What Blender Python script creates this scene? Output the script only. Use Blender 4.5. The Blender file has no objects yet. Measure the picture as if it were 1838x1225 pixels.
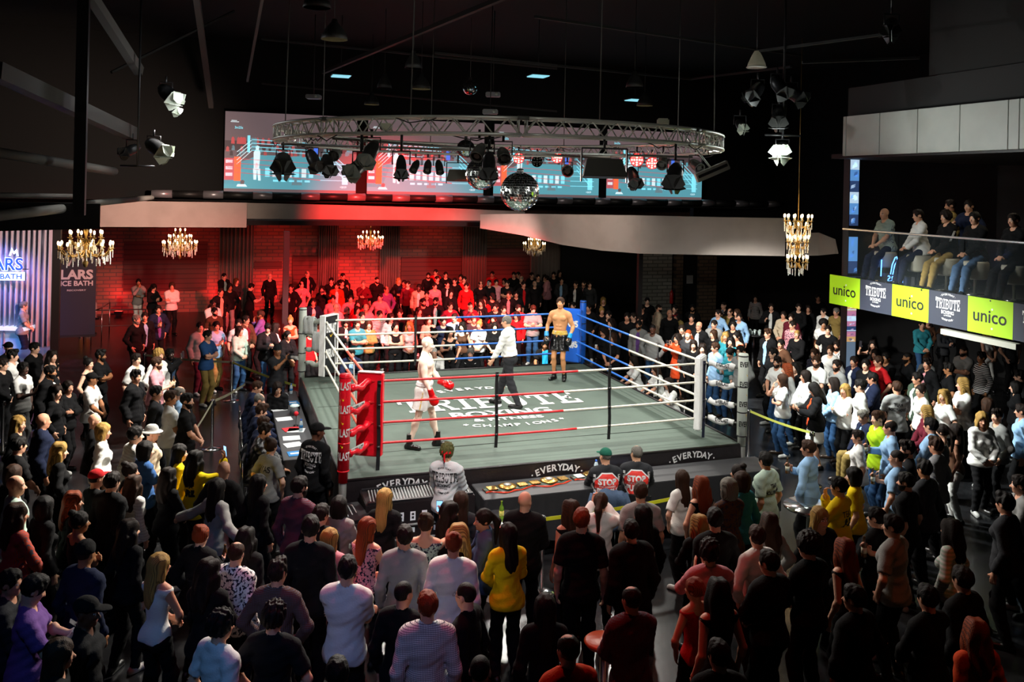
import bpy, bmesh, math, random
import numpy as np
from mathutils import Vector, Matrix, Quaternion
from mathutils.bvhtree import BVHTree

sc = bpy.context.scene
COL = sc.collection
PI = math.pi
random.seed(7)

# ---------------------------------------------------------------- camera
FPX, HZY, CXP, ROLL, CAMZ = 1510.0, 336.0, 919.0, 0.022, 5.4
cam_d = bpy.data.cameras.new('camera')
cam_d.sensor_fit = 'HORIZONTAL'; cam_d.sensor_width = 36.0
cam_d.lens = 36.0 * FPX / 1838.0
cam_d.shift_y = -(612.5 - HZY) / 1838.0
cam_d.clip_start = 0.2; cam_d.clip_end = 200
cam = bpy.data.objects.new('camera', cam_d); COL.objects.link(cam)
cam.location = (0, 0, CAMZ)
# the horizon runs down to the right, so the camera is rolled a little anticlockwise
cam.matrix_world = Matrix.Translation((0, 0, CAMZ)) @ Matrix.Rotation(PI/2, 4, 'X') @ Matrix.Rotation(ROLL, 4, 'Z')
sc.camera = cam

# ---------------------------------------------------------------- view, world
sc.view_settings.view_transform = 'Standard'
sc.view_settings.look = 'None'
sc.view_settings.gamma = 1.0
sc.view_settings.use_curve_mapping = False
sc.view_settings.exposure = 0.0
w = bpy.data.worlds.new('dark_hall'); sc.world = w; w.use_nodes = True
w.node_tree.nodes['Background'].inputs[0].default_value = (0.5, 0.55, 0.7, 1)
w.node_tree.nodes['Background'].inputs[1].default_value = 0.004

# ---------------------------------------------------------------- frames
RC = Vector((-0.264, 16.35, 0.0)); RA = 0.332            # ring centre and turn of the building
E1 = Vector((math.cos(RA), math.sin(RA), 0)); E2 = Vector((-math.sin(RA), math.cos(RA), 0))
def RF(u, v, z=0.0):                                      # building frame -> world
    return RC + E1*u + E2*v + Vector((0, 0, z))
def ray(px, py):
    u, v = px - CXP, py - HZY
    c, s = math.cos(ROLL), math.sin(ROLL)
    return Vector(((u*c + v*s)/FPX, 1.0, -(-u*s + v*c)/FPX))
def atz(px, py, z):                                       # point at height z seen at a pixel
    r = ray(px, py); return Vector((r.x, r.y, r.z))*((z - CAMZ)/r.z) + Vector((0, 0, CAMZ))
def atd(px, py, d):                                       # point at distance d seen at a pixel
    return ray(px, py)*d + Vector((0, 0, CAMZ))
def atv(px, py, v):                                       # on the plane of constant building v
    r = ray(px, py); a = r.dot(E2); b = (Vector((0, 0, CAMZ)) - RC).dot(E2)
    return r*((v - b)/a) + Vector((0, 0, CAMZ))
def atu(px, py, u):
    r = ray(px, py); a = r.dot(E1); b = (Vector((0, 0, CAMZ)) - RC).dot(E1)
    return r*((u - b)/a) + Vector((0, 0, CAMZ))
def uv_of(p):
    q = p - RC; return q.dot(E1), q.dot(E2)

# ---------------------------------------------------------------- lights
def spot(name, loc, target, power, color=(1, 1, 1), angle=60, blend=.5, size=.1):
    d = bpy.data.lights.new(name, 'SPOT'); d.energy = power; d.color = color
    d.spot_size = math.radians(angle); d.spot_blend = blend; d.shadow_soft_size = size
    o = bpy.data.objects.new(name, d); COL.objects.link(o); o.location = loc
    o.rotation_euler = (Vector(target) - Vector(loc)).to_track_quat('-Z', 'Y').to_euler(); return o
def point(name, loc, power, color=(1, 1, 1), size=.1):
    d = bpy.data.lights.new(name, 'POINT'); d.energy = power; d.color = color; d.shadow_soft_size = size
    o = bpy.data.objects.new(name, d); COL.objects.link(o); o.location = loc; return o
TR, TZ0, TZ1 = 4.1, 6.16, 6.40                            # circular truss radius, chord heights
WHITE = (1.0, .97, .90)
for k in range(8):                                        # white spots on the truss, aimed down at the canvas
    a = RA + PI/8 + k*PI/4
    p = RC + Vector((math.cos(a)*3.7, math.sin(a)*3.7, 5.65))
    q = RC + Vector((-math.cos(a)*.6, -math.sin(a)*.6, 1.1))
    spot('ring_spotlight', p, q, 560, WHITE, 112, .55, .12)
for a, r, pw, ang, col in ((200, 8.0, 4200, 62, (1, .93, .82)), (235, 8.5, 2100, 60, (1, .93, .82)), (-20, 8.0, 3000, 66, (.95, 1, .96)), (-50, 8.5, 1300, 60, (1, .96, .9)), (165, 8.0, 2600, 60, (1, .93, .84)),
                           (22, 9.0, 5000, 52, (1, .97, .9)), (70, 7.0, 4200, 56, (1, .95, .88)), (110, 7.0, 3600, 56, (1, .95, .88)), (262, 7.2, 420, 70, (1, .92, .8)), (285, 7.2, 420, 70, (1, .92, .8))):
    a = math.radians(a) + RA                              # truss lamps turned outwards over the spectators
    spot('house_spotlight', RC + Vector((math.cos(a)*3.9, math.sin(a)*3.75, 5.2)), RC + Vector((math.cos(a)*r, math.sin(a)*r, 1.4)), pw, col, ang, .8, .12)
RED = (1.0, .03, .035)
for px, du, dv, pw in [(932, -5.5, 10.5, 7000), (1000, -2.0, 11, 14000), (1145, 1.4, 12, 26000), (1170, -7.5, 12, 5000)]:
    p = atd(px, 286, 19.4) - Vector((0, 0, .35))
    spot('red_par_beam', p, RF(du, dv, .9), pw, RED, 36, .6, .1)
spot('red_fascia_beam', RF(-1.5, 5.2, 5.6), atv(695, 394, 13.8), 16000, (1, .035, .03), 42, 1.0, .1)
spot('added_fascia_fill', RF(-4.5, 5.0, 5.6), RF(-9, 12.4, 4.2), 3200, (1, .72, .56), 84, 1.0, .2)  # added warm fills without fixtures of their own, to brighten the fascias
spot('added_fascia_fill', RF(3.0, 3.6, 5.6), RF(4.5, 7.5, 4.2), 450, (1, .84, .72), 90, 1.0, .2)
# floodlights on hanging frames at either side light the stands
FL_R = atd(1404, 268, 16.5); FL_L = atd(300, 170, 17.0)
spot('floodlight_beam', FL_R + Vector((-.25, -.2, -.1)), RF(7.6, 1.0, .8), 1100, (.9, 1, .97), 90, .8, .15)
spot('floodlight_beam', FL_R + Vector((-.25, -.2, -.1)), RF(7.0, -4.0, 1.0), 900, (.95, 1, .97), 80, .8, .15)
spot('floodlight_beam', FL_L + Vector((.3, 0, -.2)), RF(-7.5, 1.0, 1.0), 1300, (1, .97, .9), 80, .8, .15)
# club lights over the standing crowd in front
spot('red_club_light', (-1.5, 9.5, 8.6), (-.6, 9.2, 1.5), 800, (1, .06, .05), 56, .9, .1)
spot('red_club_light', (3.5, 8.0, 8.6), (3.2, 8.6, 1.5), 120, (1, .07, .04), 60, .9, .1)
spot('blue_club_light', (-3.2, 3.0, 6.6), (-2.6, 8.2, 1.0), 260, (.12, .42, 1), 40, .9, .1)
spot('violet_club_light', (-.6, 2.6, 6.9), (-1.2, 9.2, .9), 230, (.5, .45, 1), 34, .9, .1)
spot('purple_club_light', (-5.5, 5.5, 7.5), (-5.4, 8.0, 1.3), 55, (.6, .1, 1), 36, .9, .1)
spot('orange_club_light', (6.5, 6.0, 7.5), (5.3, 8.2, 1.2), 80, (1, .35, .05), 34, .9, .1)
spot('cladding_wash', RF(4.6, -2.6, 6.1), RF(7.8, -4.0, 6.7), 160, (.95, 1, .95), 90, 1., .2)
spot('banner_wash', RF(4.0, -3.0, 5.6), RF(7.8, -3.2, 3.3), 220, (.97, 1, .97), 80, 1., .2)
spot('front_apron_spotlight', RF(-2.4, -8.2, 9.4), RF(-1.9, -3.2, 1.4), 2600, (1, .97, .92), 36, .8, .1)
spot('front_apron_spotlight', RF(2.2, -8.2, 9.4), RF(2.0, -3.2, 1.4), 2400, (1, .97, .92), 36, .8, .1)
point('floodlight_spill', FL_R + Vector((-.3, -.6, .05)), 45, (.9, 1, .97), .2)
point('floodlight_spill', FL_L + Vector((.6, -.4, -.1)), 30, (.95, .97, 1), .2)
spot('truss_side_light', FL_R + Vector((-.9, -.7, -.3)), RC + Vector((1, 0, 6.35)), 700, (.95, 1, .95), 46, .8, .1)
spot('truss_side_light', FL_L + Vector((1.1, -.7, -.4)), RC + Vector((-1, 0, 6.3)), 500, (.95, .97, 1), 46, .8, .1)
spot('added_truss_fill', (0, 3.5, 9.6), RC + Vector((0, -3.5, 6.3)), 420, (1, 1, .92), 44, .9, .1)  # fill added from the camera side to lighten the near truss
spot('judges_table_light', RF(-2.6, 1.2, 5.7), RF(-4.1, 1.2, 1.0), 420, (1, .96, .9), 64, .8, .1)
spot('added_rear_fill', RF(2.4, 4.4, 5.4), RF(4.0, 16.0, 1.4), 2600, (1, .62, .55), 34, .9, .1)  # extra spot added to lift the dark rear right crowd
spot('added_pier_fill', RF(8.6, 11.0, 3.6), RF(7.9, 15.0, 2.6), 70, (1, .95, .7), 80, .9, .1)  # small fill added only to brighten the brick pier
spot('front_key_light', (.5, 2.0, 9.3), RF(-.4, -3.5, 1.9), 1900, (1, .98, .94), 27, .8, .1)

# ================================================================ helpers
def lin(c):
    return tuple(((x/12.92) if x <= .04045 else ((x+.055)/1.055)**2.4) for x in c)
def hexc(h):
    return lin(tuple(int(h[i:i+2], 16)/255 for i in (0, 2, 4)))
MATS = {}
def mat(name, col=(.5, .5, .5), rough=.6, metal=0., emit=None, es=1., objcol=False, noise=None, bump=None,
        alpha=None, spec=None, trans=None, wave=None, check=None, sheen=None):
    if name in MATS: return MATS[name]
    m = bpy.data.materials.new(name); m.use_nodes = True; MATS[name] = m
    nt = m.node_tree; N = nt.nodes; L = nt.links; b = N['Principled BSDF']
    b.inputs['Base Color'].default_value = (*col, 1); b.inputs['Roughness'].default_value = rough
    b.inputs['Metallic'].default_value = metal
    if spec is not None: b.inputs['Specular IOR Level'].default_value = spec
    if emit is not None:
        b.inputs['Emission Color'].default_value = (*emit, 1); b.inputs['Emission Strength'].default_value = es
    if trans is not None: b.inputs['Transmission Weight'].default_value = trans
    if alpha is not None: b.inputs['Alpha'].default_value = alpha
    src = None
    if objcol:
        oi = N.new('ShaderNodeObjectInfo'); src = oi.outputs['Color']; m.diffuse_color = (.6, .5, .45, 1)
    else: m.diffuse_color = (*col, 1)
    tc = N.new('ShaderNodeTexCoord')
    def mixer(fac, other, base):
        mx = N.new('ShaderNodeMix'); mx.data_type = 'RGBA'
        L.new(fac, mx.inputs['Factor'])
        if base is not None: L.new(base, mx.inputs['A'])
        else: mx.inputs['A'].default_value = (*col, 1)
        mx.inputs['B'].default_value = (*other, 1)
        return mx.outputs['Result']
    if noise:                                             # (scale, other colour, threshold lo, hi)
        n = N.new('ShaderNodeTexNoise'); n.inputs['Scale'].default_value = noise[0]; n.inputs['Detail'].default_value = 4
        L.new(tc.outputs['Object'], n.inputs['Vector'])
        r = N.new('ShaderNodeMapRange'); r.inputs[1].default_value = noise[2]; r.inputs[2].default_value = noise[3]
        L.new(n.outputs[0], r.inputs[0]); src = mixer(r.outputs[0], noise[1], src)
    if wave:                                              # (axis, scale, other colour, lo, hi)
        n = N.new('ShaderNodeTexWave'); n.bands_direction = wave[0]; n.inputs['Scale'].default_value = wave[1]
        L.new(tc.outputs['Object'], n.inputs['Vector'])
        r = N.new('ShaderNodeMapRange'); r.inputs[1].default_value = wave[3]; r.inputs[2].default_value = wave[4]
        L.new(n.outputs[1], r.inputs[0]); src = mixer(r.outputs[0], wave[2], src)
        if len(wave) > 5:
            n = N.new('ShaderNodeTexWave'); n.bands_direction = wave[5]; n.inputs['Scale'].default_value = wave[1]
            L.new(tc.outputs['Object'], n.inputs['Vector'])
            r = N.new('ShaderNodeMapRange'); r.inputs[1].default_value = wave[3]; r.inputs[2].default_value = wave[4]
            L.new(n.outputs[1], r.inputs[0]); src = mixer(r.outputs[0], wave[2], src)
    if src is not None: L.new(src, b.inputs['Base Color'])
    if bump:                                              # (scale, strength)
        n = N.new('ShaderNodeTexNoise'); n.inputs['Scale'].default_value = bump[0]; n.inputs['Detail'].default_value = 3
        L.new(tc.outputs['Object'], n.inputs['Vector'])
        bp = N.new('ShaderNodeBump'); bp.inputs['Strength'].default_value = bump[1]; bp.inputs['Distance'].default_value = .02
        L.new(n.outputs[0], bp.inputs['Height']); L.new(bp.outputs[0], b.inputs['Normal'])
    return m

def mobj(name, me, m=None, parent=None, loc=None, mw=None):
    o = bpy.data.objects.new(name, me); COL.objects.link(o)
    if m is not None:
        if not me.materials: me.materials.append(m)
    if parent is not None: o.parent = parent
    if loc is not None: o.location = loc
    if mw is not None: o.matrix_local = mw
    return o
def empty(name, loc=(0, 0, 0), rz=0.):
    o = bpy.data.objects.new(name, None); COL.objects.link(o); o.location = loc; o.rotation_euler = (0, 0, rz)
    o.empty_display_size = .2; return o
USED = {}
def tag(o, label, cat, group=None, kind=None):
    o['label'] = label; o['category'] = cat
    if group: o['group'] = group
    if kind: o['kind'] = kind
    return o
def struct(o): o['kind'] = 'structure'; return o

class MB:                                                 # mesh builder
    def __init__(s): s.v = []; s.f = []; s.m = []; s.smooth = []
    def add(s, vs, fs, mi=0, smooth=False, M=None):
        n = len(s.v)
        for p in vs:
            p = Vector(p)
            s.v.append(M @ p if M is not None else p)
        for f in fs: s.f.append([n+i for i in f]); s.m.append(mi); s.smooth.append(smooth)
        return s
    def box(s, c, d, M=None, mi=0):
        x, y, z = [k/2 for k in d]; cx, cy, cz = c
        vs = [(cx+a*x, cy+b*y, cz+e*z) for a in (-1, 1) for b in (-1, 1) for e in (-1, 1)]
        return s.add(vs, [(0, 1, 3, 2), (4, 6, 7, 5), (0, 4, 5, 1), (2, 3, 7, 6), (0, 2, 6, 4), (1, 5, 7, 3)], mi, False, M)
    def beam(s, a, b, w, h, mi=0, up=(0, 0, 1)):
        a = Vector(a); b = Vector(b); d = (b-a); L = d.length; d.normalize()
        up = Vector(up); sd = d.cross(up)
        if sd.length < 1e-4: sd = Vector((1, 0, 0))
        sd.normalize(); u2 = sd.cross(d)
        M = Matrix((( sd.x, d.x, u2.x, (a.x+b.x)/2), (sd.y, d.y, u2.y, (a.y+b.y)/2), (sd.z, d.z, u2.z, (a.z+b.z)/2), (0, 0, 0, 1)))
        return s.box((0, 0, 0), (w, L, h), M, mi)
    def tube(s, pts, r, n=8, mi=0, cap=True, closed=False):
        pts = [Vector(p) for p in pts]; k = len(pts); rs = r if isinstance(r, (list, tuple)) else [r]*k
        vs = []; prev = None
        for i, p in enumerate(pts):
            a = pts[i-1] if (i > 0 or closed) else p
            b = pts[(i+1) % k] if (i < k-1 or closed) else p
            d = (b-a).normalized()
            if prev is None:
                x = d.cross(Vector((0, 0, 1)))
                if x.length < 1e-3: x = d.cross(Vector((1, 0, 0)))
            else: x = prev - d*prev.dot(d)
            x.normalize(); prev = x; y = d.cross(x)
            vs += [p + (x*math.cos(2*PI*j/n) + y*math.sin(2*PI*j/n))*rs[i] for j in range(n)]
        fs = []
        for i in range(k if closed else k-1):
            for j in range(n):
                i2 = (i+1) % k
                fs.append((i*n+j, i*n+(j+1) % n, i2*n+(j+1) % n, i2*n+j))
        if cap and not closed:
            fs += [tuple(range(n))[::-1], tuple((k-1)*n+j for j in range(n))]
        return s.add(vs, fs, mi, True)
    def lathe(s, prof, n=16, M=None, mi=0, smooth=True):
        vs = []; k = len(prof)
        for r, z in prof: vs += [(r*math.cos(2*PI*j/n), r*math.sin(2*PI*j/n), z) for j in range(n)]
        fs = [(i*n+j, i*n+(j+1) % n, (i+1)*n+(j+1) % n, (i+1)*n+j) for i in range(k-1) for j in range(n)]
        if prof[0][0] > 1e-4: fs.append(tuple(range(n))[::-1])
        if prof[-1][0] > 1e-4: fs.append(tuple((k-1)*n+j for j in range(n)))
        return s.add(vs, fs, mi, smooth, M)
    def sphere(s, c, r, n=12, mi=0, sc=(1, 1, 1)):
        c = Vector(c); vs = []; h = n//2
        for i in range(h+1):
            t = PI*i/h
            for j in range(n):
                a = 2*PI*j/n; vs.append(c + Vector((r*sc[0]*math.sin(t)*math.cos(a), r*sc[1]*math.sin(t)*math.sin(a), -r*sc[2]*math.cos(t))))
        fs = [(i*n+j, i*n+(j+1) % n, (i+1)*n+(j+1) % n, (i+1)*n+j) for i in range(h) for j in range(n)]
        return s.add(vs, fs, mi, True)
    def prism(s, poly, t, M=None, mi=0):                  # polygon in xy, thickness in z
        n = len(poly)
        vs = [(x, y, 0) for x, y in poly] + [(x, y, t) for x, y in poly]
        fs = [tuple(range(n))[::-1], tuple(range(n, 2*n))] + [(i, (i+1) % n, n+(i+1) % n, n+i) for i in range(n)]
        return s.add(vs, fs, mi, False, M)
    def mesh(s, name):
        me = bpy.data.meshes.new(name); me.from_pydata([tuple(p) for p in s.v], [], s.f)
        me.polygons.foreach_set('material_index', s.m); me.polygons.foreach_set('use_smooth', s.smooth)
        me.update(); return me
    def build(s, name, mats=None, parent=None, loc=None, bevel=0, mw=None):
        me = s.mesh(name)
        if mats is not None:
            for m in (mats if isinstance(mats, (list, tuple)) else [mats]): me.materials.append(m)
        if bevel:
            bm = bmesh.new(); bm.from_mesh(me); bmesh.ops.remove_doubles(bm, verts=bm.verts, dist=1e-5)
            es = [e for e in bm.edges if len(e.link_faces) == 2 and e.calc_face_angle(0) > .6]
            bmesh.ops.bevel(bm, geom=es, offset=bevel, segments=2, affect='EDGES', clamp_overlap=True)
            bm.to_mesh(me); bm.free()
        return mobj(name, me, None, parent, loc, mw)

def frameM(o, x, y):                                      # matrix from origin, x axis and y axis
    x = Vector(x).normalized(); y = Vector(y); z = x.cross(y).normalized(); y = z.cross(x)
    return Matrix(((x.x, y.x, z.x, o[0]), (x.y, y.y, z.y, o[1]), (x.z, y.z, z.z, o[2]), (0, 0, 0, 1)))

# ---- lettering -----------------------------------------------------------
def _ring(cx, cy, ro, ri, a0, a1, n=8, sy=1.):
    out = []
    for i in range(n):
        t0 = math.radians(a0+(a1-a0)*i/n); t1 = math.radians(a0+(a1-a0)*(i+1)/n)
        out.append([(cx+ri*math.cos(t0), cy+ri*sy*math.sin(t0)), (cx+ro*math.cos(t0), cy+ro*sy*math.sin(t0)),
                    (cx+ro*math.cos(t1), cy+ro*sy*math.sin(t1)), (cx+ri*math.cos(t1), cy+ri*sy*math.sin(t1))])
    return out
def _r(x0, y0, x1, y1): return [(x0, y0), (x1, y0), (x1, y1), (x0, y1)]
SLAB = {
 'T': (.78, [_r(0, .82, .78, 1), _r(0, .64, .12, .82), _r(.66, .64, .78, .82), _r(.3, .13, .48, .82), _r(.17, 0, .61, .13)]),
 'R': (.84, [_r(.1, .13, .28, .87), _r(0, 0, .38, .13), _r(0, .87, .5, 1), _r(.28, .46, .5, .6), [(.4, .46), (.56, .46), (.72, .13), (.56, .13)], _r(.56, 0, .84, .13)] + _ring(.5, .73, .27, .13, -90, 90)),
 'I': (.44, [_r(0, 0, .44, .13), _r(0, .87, .44, 1), _r(.13, .13, .31, .87)]),
 'B': (.8, [_r(.1, .13, .28, .87), _r(0, 0, .5, .14), _r(0, .86, .48, 1), _r(.28, .44, .5, .58)] + _ring(.48, .72, .28, .14, -90, 90) + _ring(.5, .29, .29, .15, -90, 90)),
 'U': (.84, [_r(.1, .32, .28, .87), _r(.56, .32, .74, .87), _r(0, .87, .38, 1), _r(.46, .87, .84, 1)] + _ring(.42, .32, .32, .14, 180, 360)),
 'E': (.72, [_r(.1, .13, .28, .87), _r(0, 0, .72, .14), _r(0, .86, .7, 1), _r(.28, .43, .52, .57), _r(.6, .14, .72, .32), _r(.58, .68, .7, .86), _r(.44, .36, .54, .64)]),
 'A': (.86, [_r(0, 0, .32, .13), _r(.54, 0, .86, .13), [(.08, .13), (.26, .13), (.48, 1), (.34, 1)], [(.6, .13), (.78, .13), (.52, 1), (.38, 1)], _r(.26, .3, .6, .42)]),
}
def slab_polys(text, gap=.1):
    out = []; x = 0
    for ch in text:
        w, ps = SLAB[ch]; out += [[(x+a, b) for a, b in p] for p in ps]; x += w+gap
    return out, x-gap
FONTC = {}
def font_polys(text, bold=.0, size=1.):                   # (verts, faces, width) of a line of sans letters, baseline at 0
    k = (text, bold)
    if k not in FONTC:
        cu = bpy.data.curves.new('lettering', 'FONT'); cu.body = text; cu.size = 1.0; cu.offset = bold; cu.fill_mode = 'FRONT'
        cu.resolution_u = 3
        ob = bpy.data.objects.new('lettering', cu)
        me = bpy.data.meshes.new_from_object(ob)
        vs = [(v.co.x, v.co.y) for v in me.vertices]; fs = [tuple(p.vertices) for p in me.polygons]
        bpy.data.objects.remove(ob); bpy.data.curves.remove(cu); bpy.data.meshes.remove(me)
        xs = [v[0] for v in vs] or [0]
        FONTC[k] = (vs, fs, min(xs), max(xs))
    return FONTC[k]
class Txt:                                                # collects flat lettering in 2-D, then maps it to a surface
    def __init__(s): s.v = []; s.f = []; s.m = []
    def raw(s, vs, fs, mi=0):
        n = len(s.v); s.v += vs; s.f += [tuple(n+i for i in f) for f in fs]; s.m += [mi]*len(fs); return s
    def poly(s, p, mi=0): return s.raw(list(p), [tuple(range(len(p)))], mi)
    def rect(s, x0, y0, x1, y1, mi=0): return s.poly(_r(x0, y0, x1, y1), mi)
    def sans(s, text, cx, y, h, w=None, bold=.02, mi=0, rot=0.):
        vs, fs, x0, x1 = font_polys(text, bold)
        if x1-x0 < 1e-6: return s
        k = h/.7; kx = k if w is None else w/(x1-x0); c, sn = math.cos(rot), math.sin(rot)
        out = []
        for a, b in vs:
            X = (a-(x0+x1)/2)*kx; Y = b*k; out.append((cx+X*c-Y*sn, y+X*sn+Y*c))
        return s.raw(out, fs, mi)
    def slab(s, text, cx, y, h, w, mi=0, arch=0.):
        ps, W = slab_polys(text)
        for p in ps:
            q = []
            for a, b in p:
                X = (a/W-.5); q.append((cx+X*w, y+b*h*(1+arch*(4*X*X))))
            s.poly(q, mi)
        return s
    def arc(s, text, cx, cy, r, h, span, up=True, mi=0, bold=.03):
        n = len(text)
        for i, ch in enumerate(text):
            if ch == ' ': continue
            t = ((i+.5)/n-.5)*span
            a = (PI/2-t) if up else (-PI/2+t)
            x, y = cx+r*math.cos(a), cy+r*math.sin(a)
            s.sans(ch, x, y, h, None, bold, mi, (a-PI/2) if up else (a+PI/2))
        return s
    def build(s, name, mats, parent, fn, mw=None):        # fn maps (x, y) to a 3-D point
        me = bpy.data.meshes.new(name); me.from_pydata([tuple(fn(a, b)) for a, b in s.v], [], s.f)
        for m in (mats if isinstance(mats, (list, tuple)) else [mats]): me.materials.append(m)
        me.polygons.foreach_set('material_index', s.m); me.update()
        return mobj(name, me, None, parent, None, mw)
def tribute_logo(mi=0, main='TRIBUTE'):                   # emblem about 1 wide, centred on 0,0
    t = Txt(); t.slab(main, 0, -.06, .36, 1.0, mi, .12)
    t.sans('BOXING', 0, -.23, .12, .52, .03, mi); t.sans('& FITNESS', 0, -.31, .05, .3, .02, mi)
    t.arc('·EVERYDAY·', 0, -.12, .57, .065, 1.15, True, mi); t.arc('·CHAMPIONS·', 0, .1, .58, .065, 1.0, False, mi)
    return t

# ================================================================ people
# Bodies are one continuous surface each: smooth-blended fields turned to a mesh (surface nets).
SN_E = [((0,0,0),(1,0,0)),((0,1,0),(1,1,0)),((0,0,1),(1,0,1)),((0,1,1),(1,1,1)),
        ((0,0,0),(0,1,0)),((1,0,0),(1,1,0)),((0,0,1),(0,1,1)),((1,0,1),(1,1,1)),
        ((0,0,0),(0,0,1)),((1,0,0),(1,0,1)),((0,1,0),(0,1,1)),((1,1,0),(1,1,1))]
def surface_nets(d, lo, h):
    S = d.shape; cs = tuple(k-1 for k in S)
    def cor(o): return d[o[0]:o[0]+cs[0], o[1]:o[1]+cs[1], o[2]:o[2]+cs[2]]
    neg = sum((cor((i, j, k)) < 0).astype(np.int8) for i in (0, 1) for j in (0, 1) for k in (0, 1))
    act = (neg > 0) & (neg < 8)
    I = np.argwhere(act); n = len(I)
    idx = -np.ones(cs, np.int32); idx[act] = np.arange(n)
    acc = np.zeros((n, 3)); cnt = np.zeros(n)
    for a, b in SN_E:
        A = d[I[:, 0]+a[0], I[:, 1]+a[1], I[:, 2]+a[2]]; B = d[I[:, 0]+b[0], I[:, 1]+b[1], I[:, 2]+b[2]]
        x = (A < 0) != (B < 0); t = A[x]/(A[x]-B[x])
        P = np.array(a)[None, :] + t[:, None]*(np.array(b)-np.array(a))[None, :]
        acc[x] += P; cnt[x] += 1
    V = (I + acc/cnt[:, None])*h + np.array(lo)
    Q = []
    for ax in range(3):
        o1, o2 = [(1, 2), (2, 0), (0, 1)][ax]
        sl0 = [slice(None)]*3; sl1 = [slice(None)]*3; sl0[ax] = slice(0, -1); sl1[ax] = slice(1, None)
        A = d[tuple(sl0)]; B = d[tuple(sl1)]
        for sgn in (0, 1):
            m = (A < 0) & (B >= 0) if sgn == 0 else (A >= 0) & (B < 0)
            E = np.argwhere(m)
            E = E[(E[:, o1] > 0) & (E[:, o2] > 0) & (E[:, o1] < cs[o1]) & (E[:, o2] < cs[o2])]
            if not len(E): continue
            def c(da, db):
                F = E.copy(); F[:, o1] -= da; F[:, o2] -= db; return idx[F[:, 0], F[:, 1], F[:, 2]]
            q = np.stack([c(1, 1), c(0, 1), c(0, 0), c(1, 0)], 1)
            Q.append(q if sgn == 0 else q[:, ::-1])
    return V, np.concatenate(Q)
def rotm(rx=0., ry=0., rz=0.):
    return np.array(Matrix.Rotation(rz, 3, 'Z') @ Matrix.Rotation(ry, 3, 'Y') @ Matrix.Rotation(rx, 3, 'X'))
class Prim:
    def __init__(s, kind, a, b, ra, rb=None, k=.02, tag='', R=None, clip=None, sub=False):
        s.kind, s.a, s.b, s.ra, s.rb, s.k, s.tag, s.R, s.clip, s.sub = kind, np.array(a, float), (None if b is None else np.array(b, float)), ra, rb, k, tag, R, clip, sub
    def bounds(s, g):
        if s.kind == 'c':
            r = max(s.ra, s.rb)+g; return np.minimum(s.a, s.b)-r, np.maximum(s.a, s.b)+r
        r = max(s.ra)+g; return s.a-r, s.a+r
def cone(a, b, ra, rb, k=.02, tag='', **kw): return Prim('c', a, b, ra, rb, k, tag, **kw)
def ell(c, r, k=.02, tag='', **kw): return Prim('e', c, None, r, None, k, tag, **kw)
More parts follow.
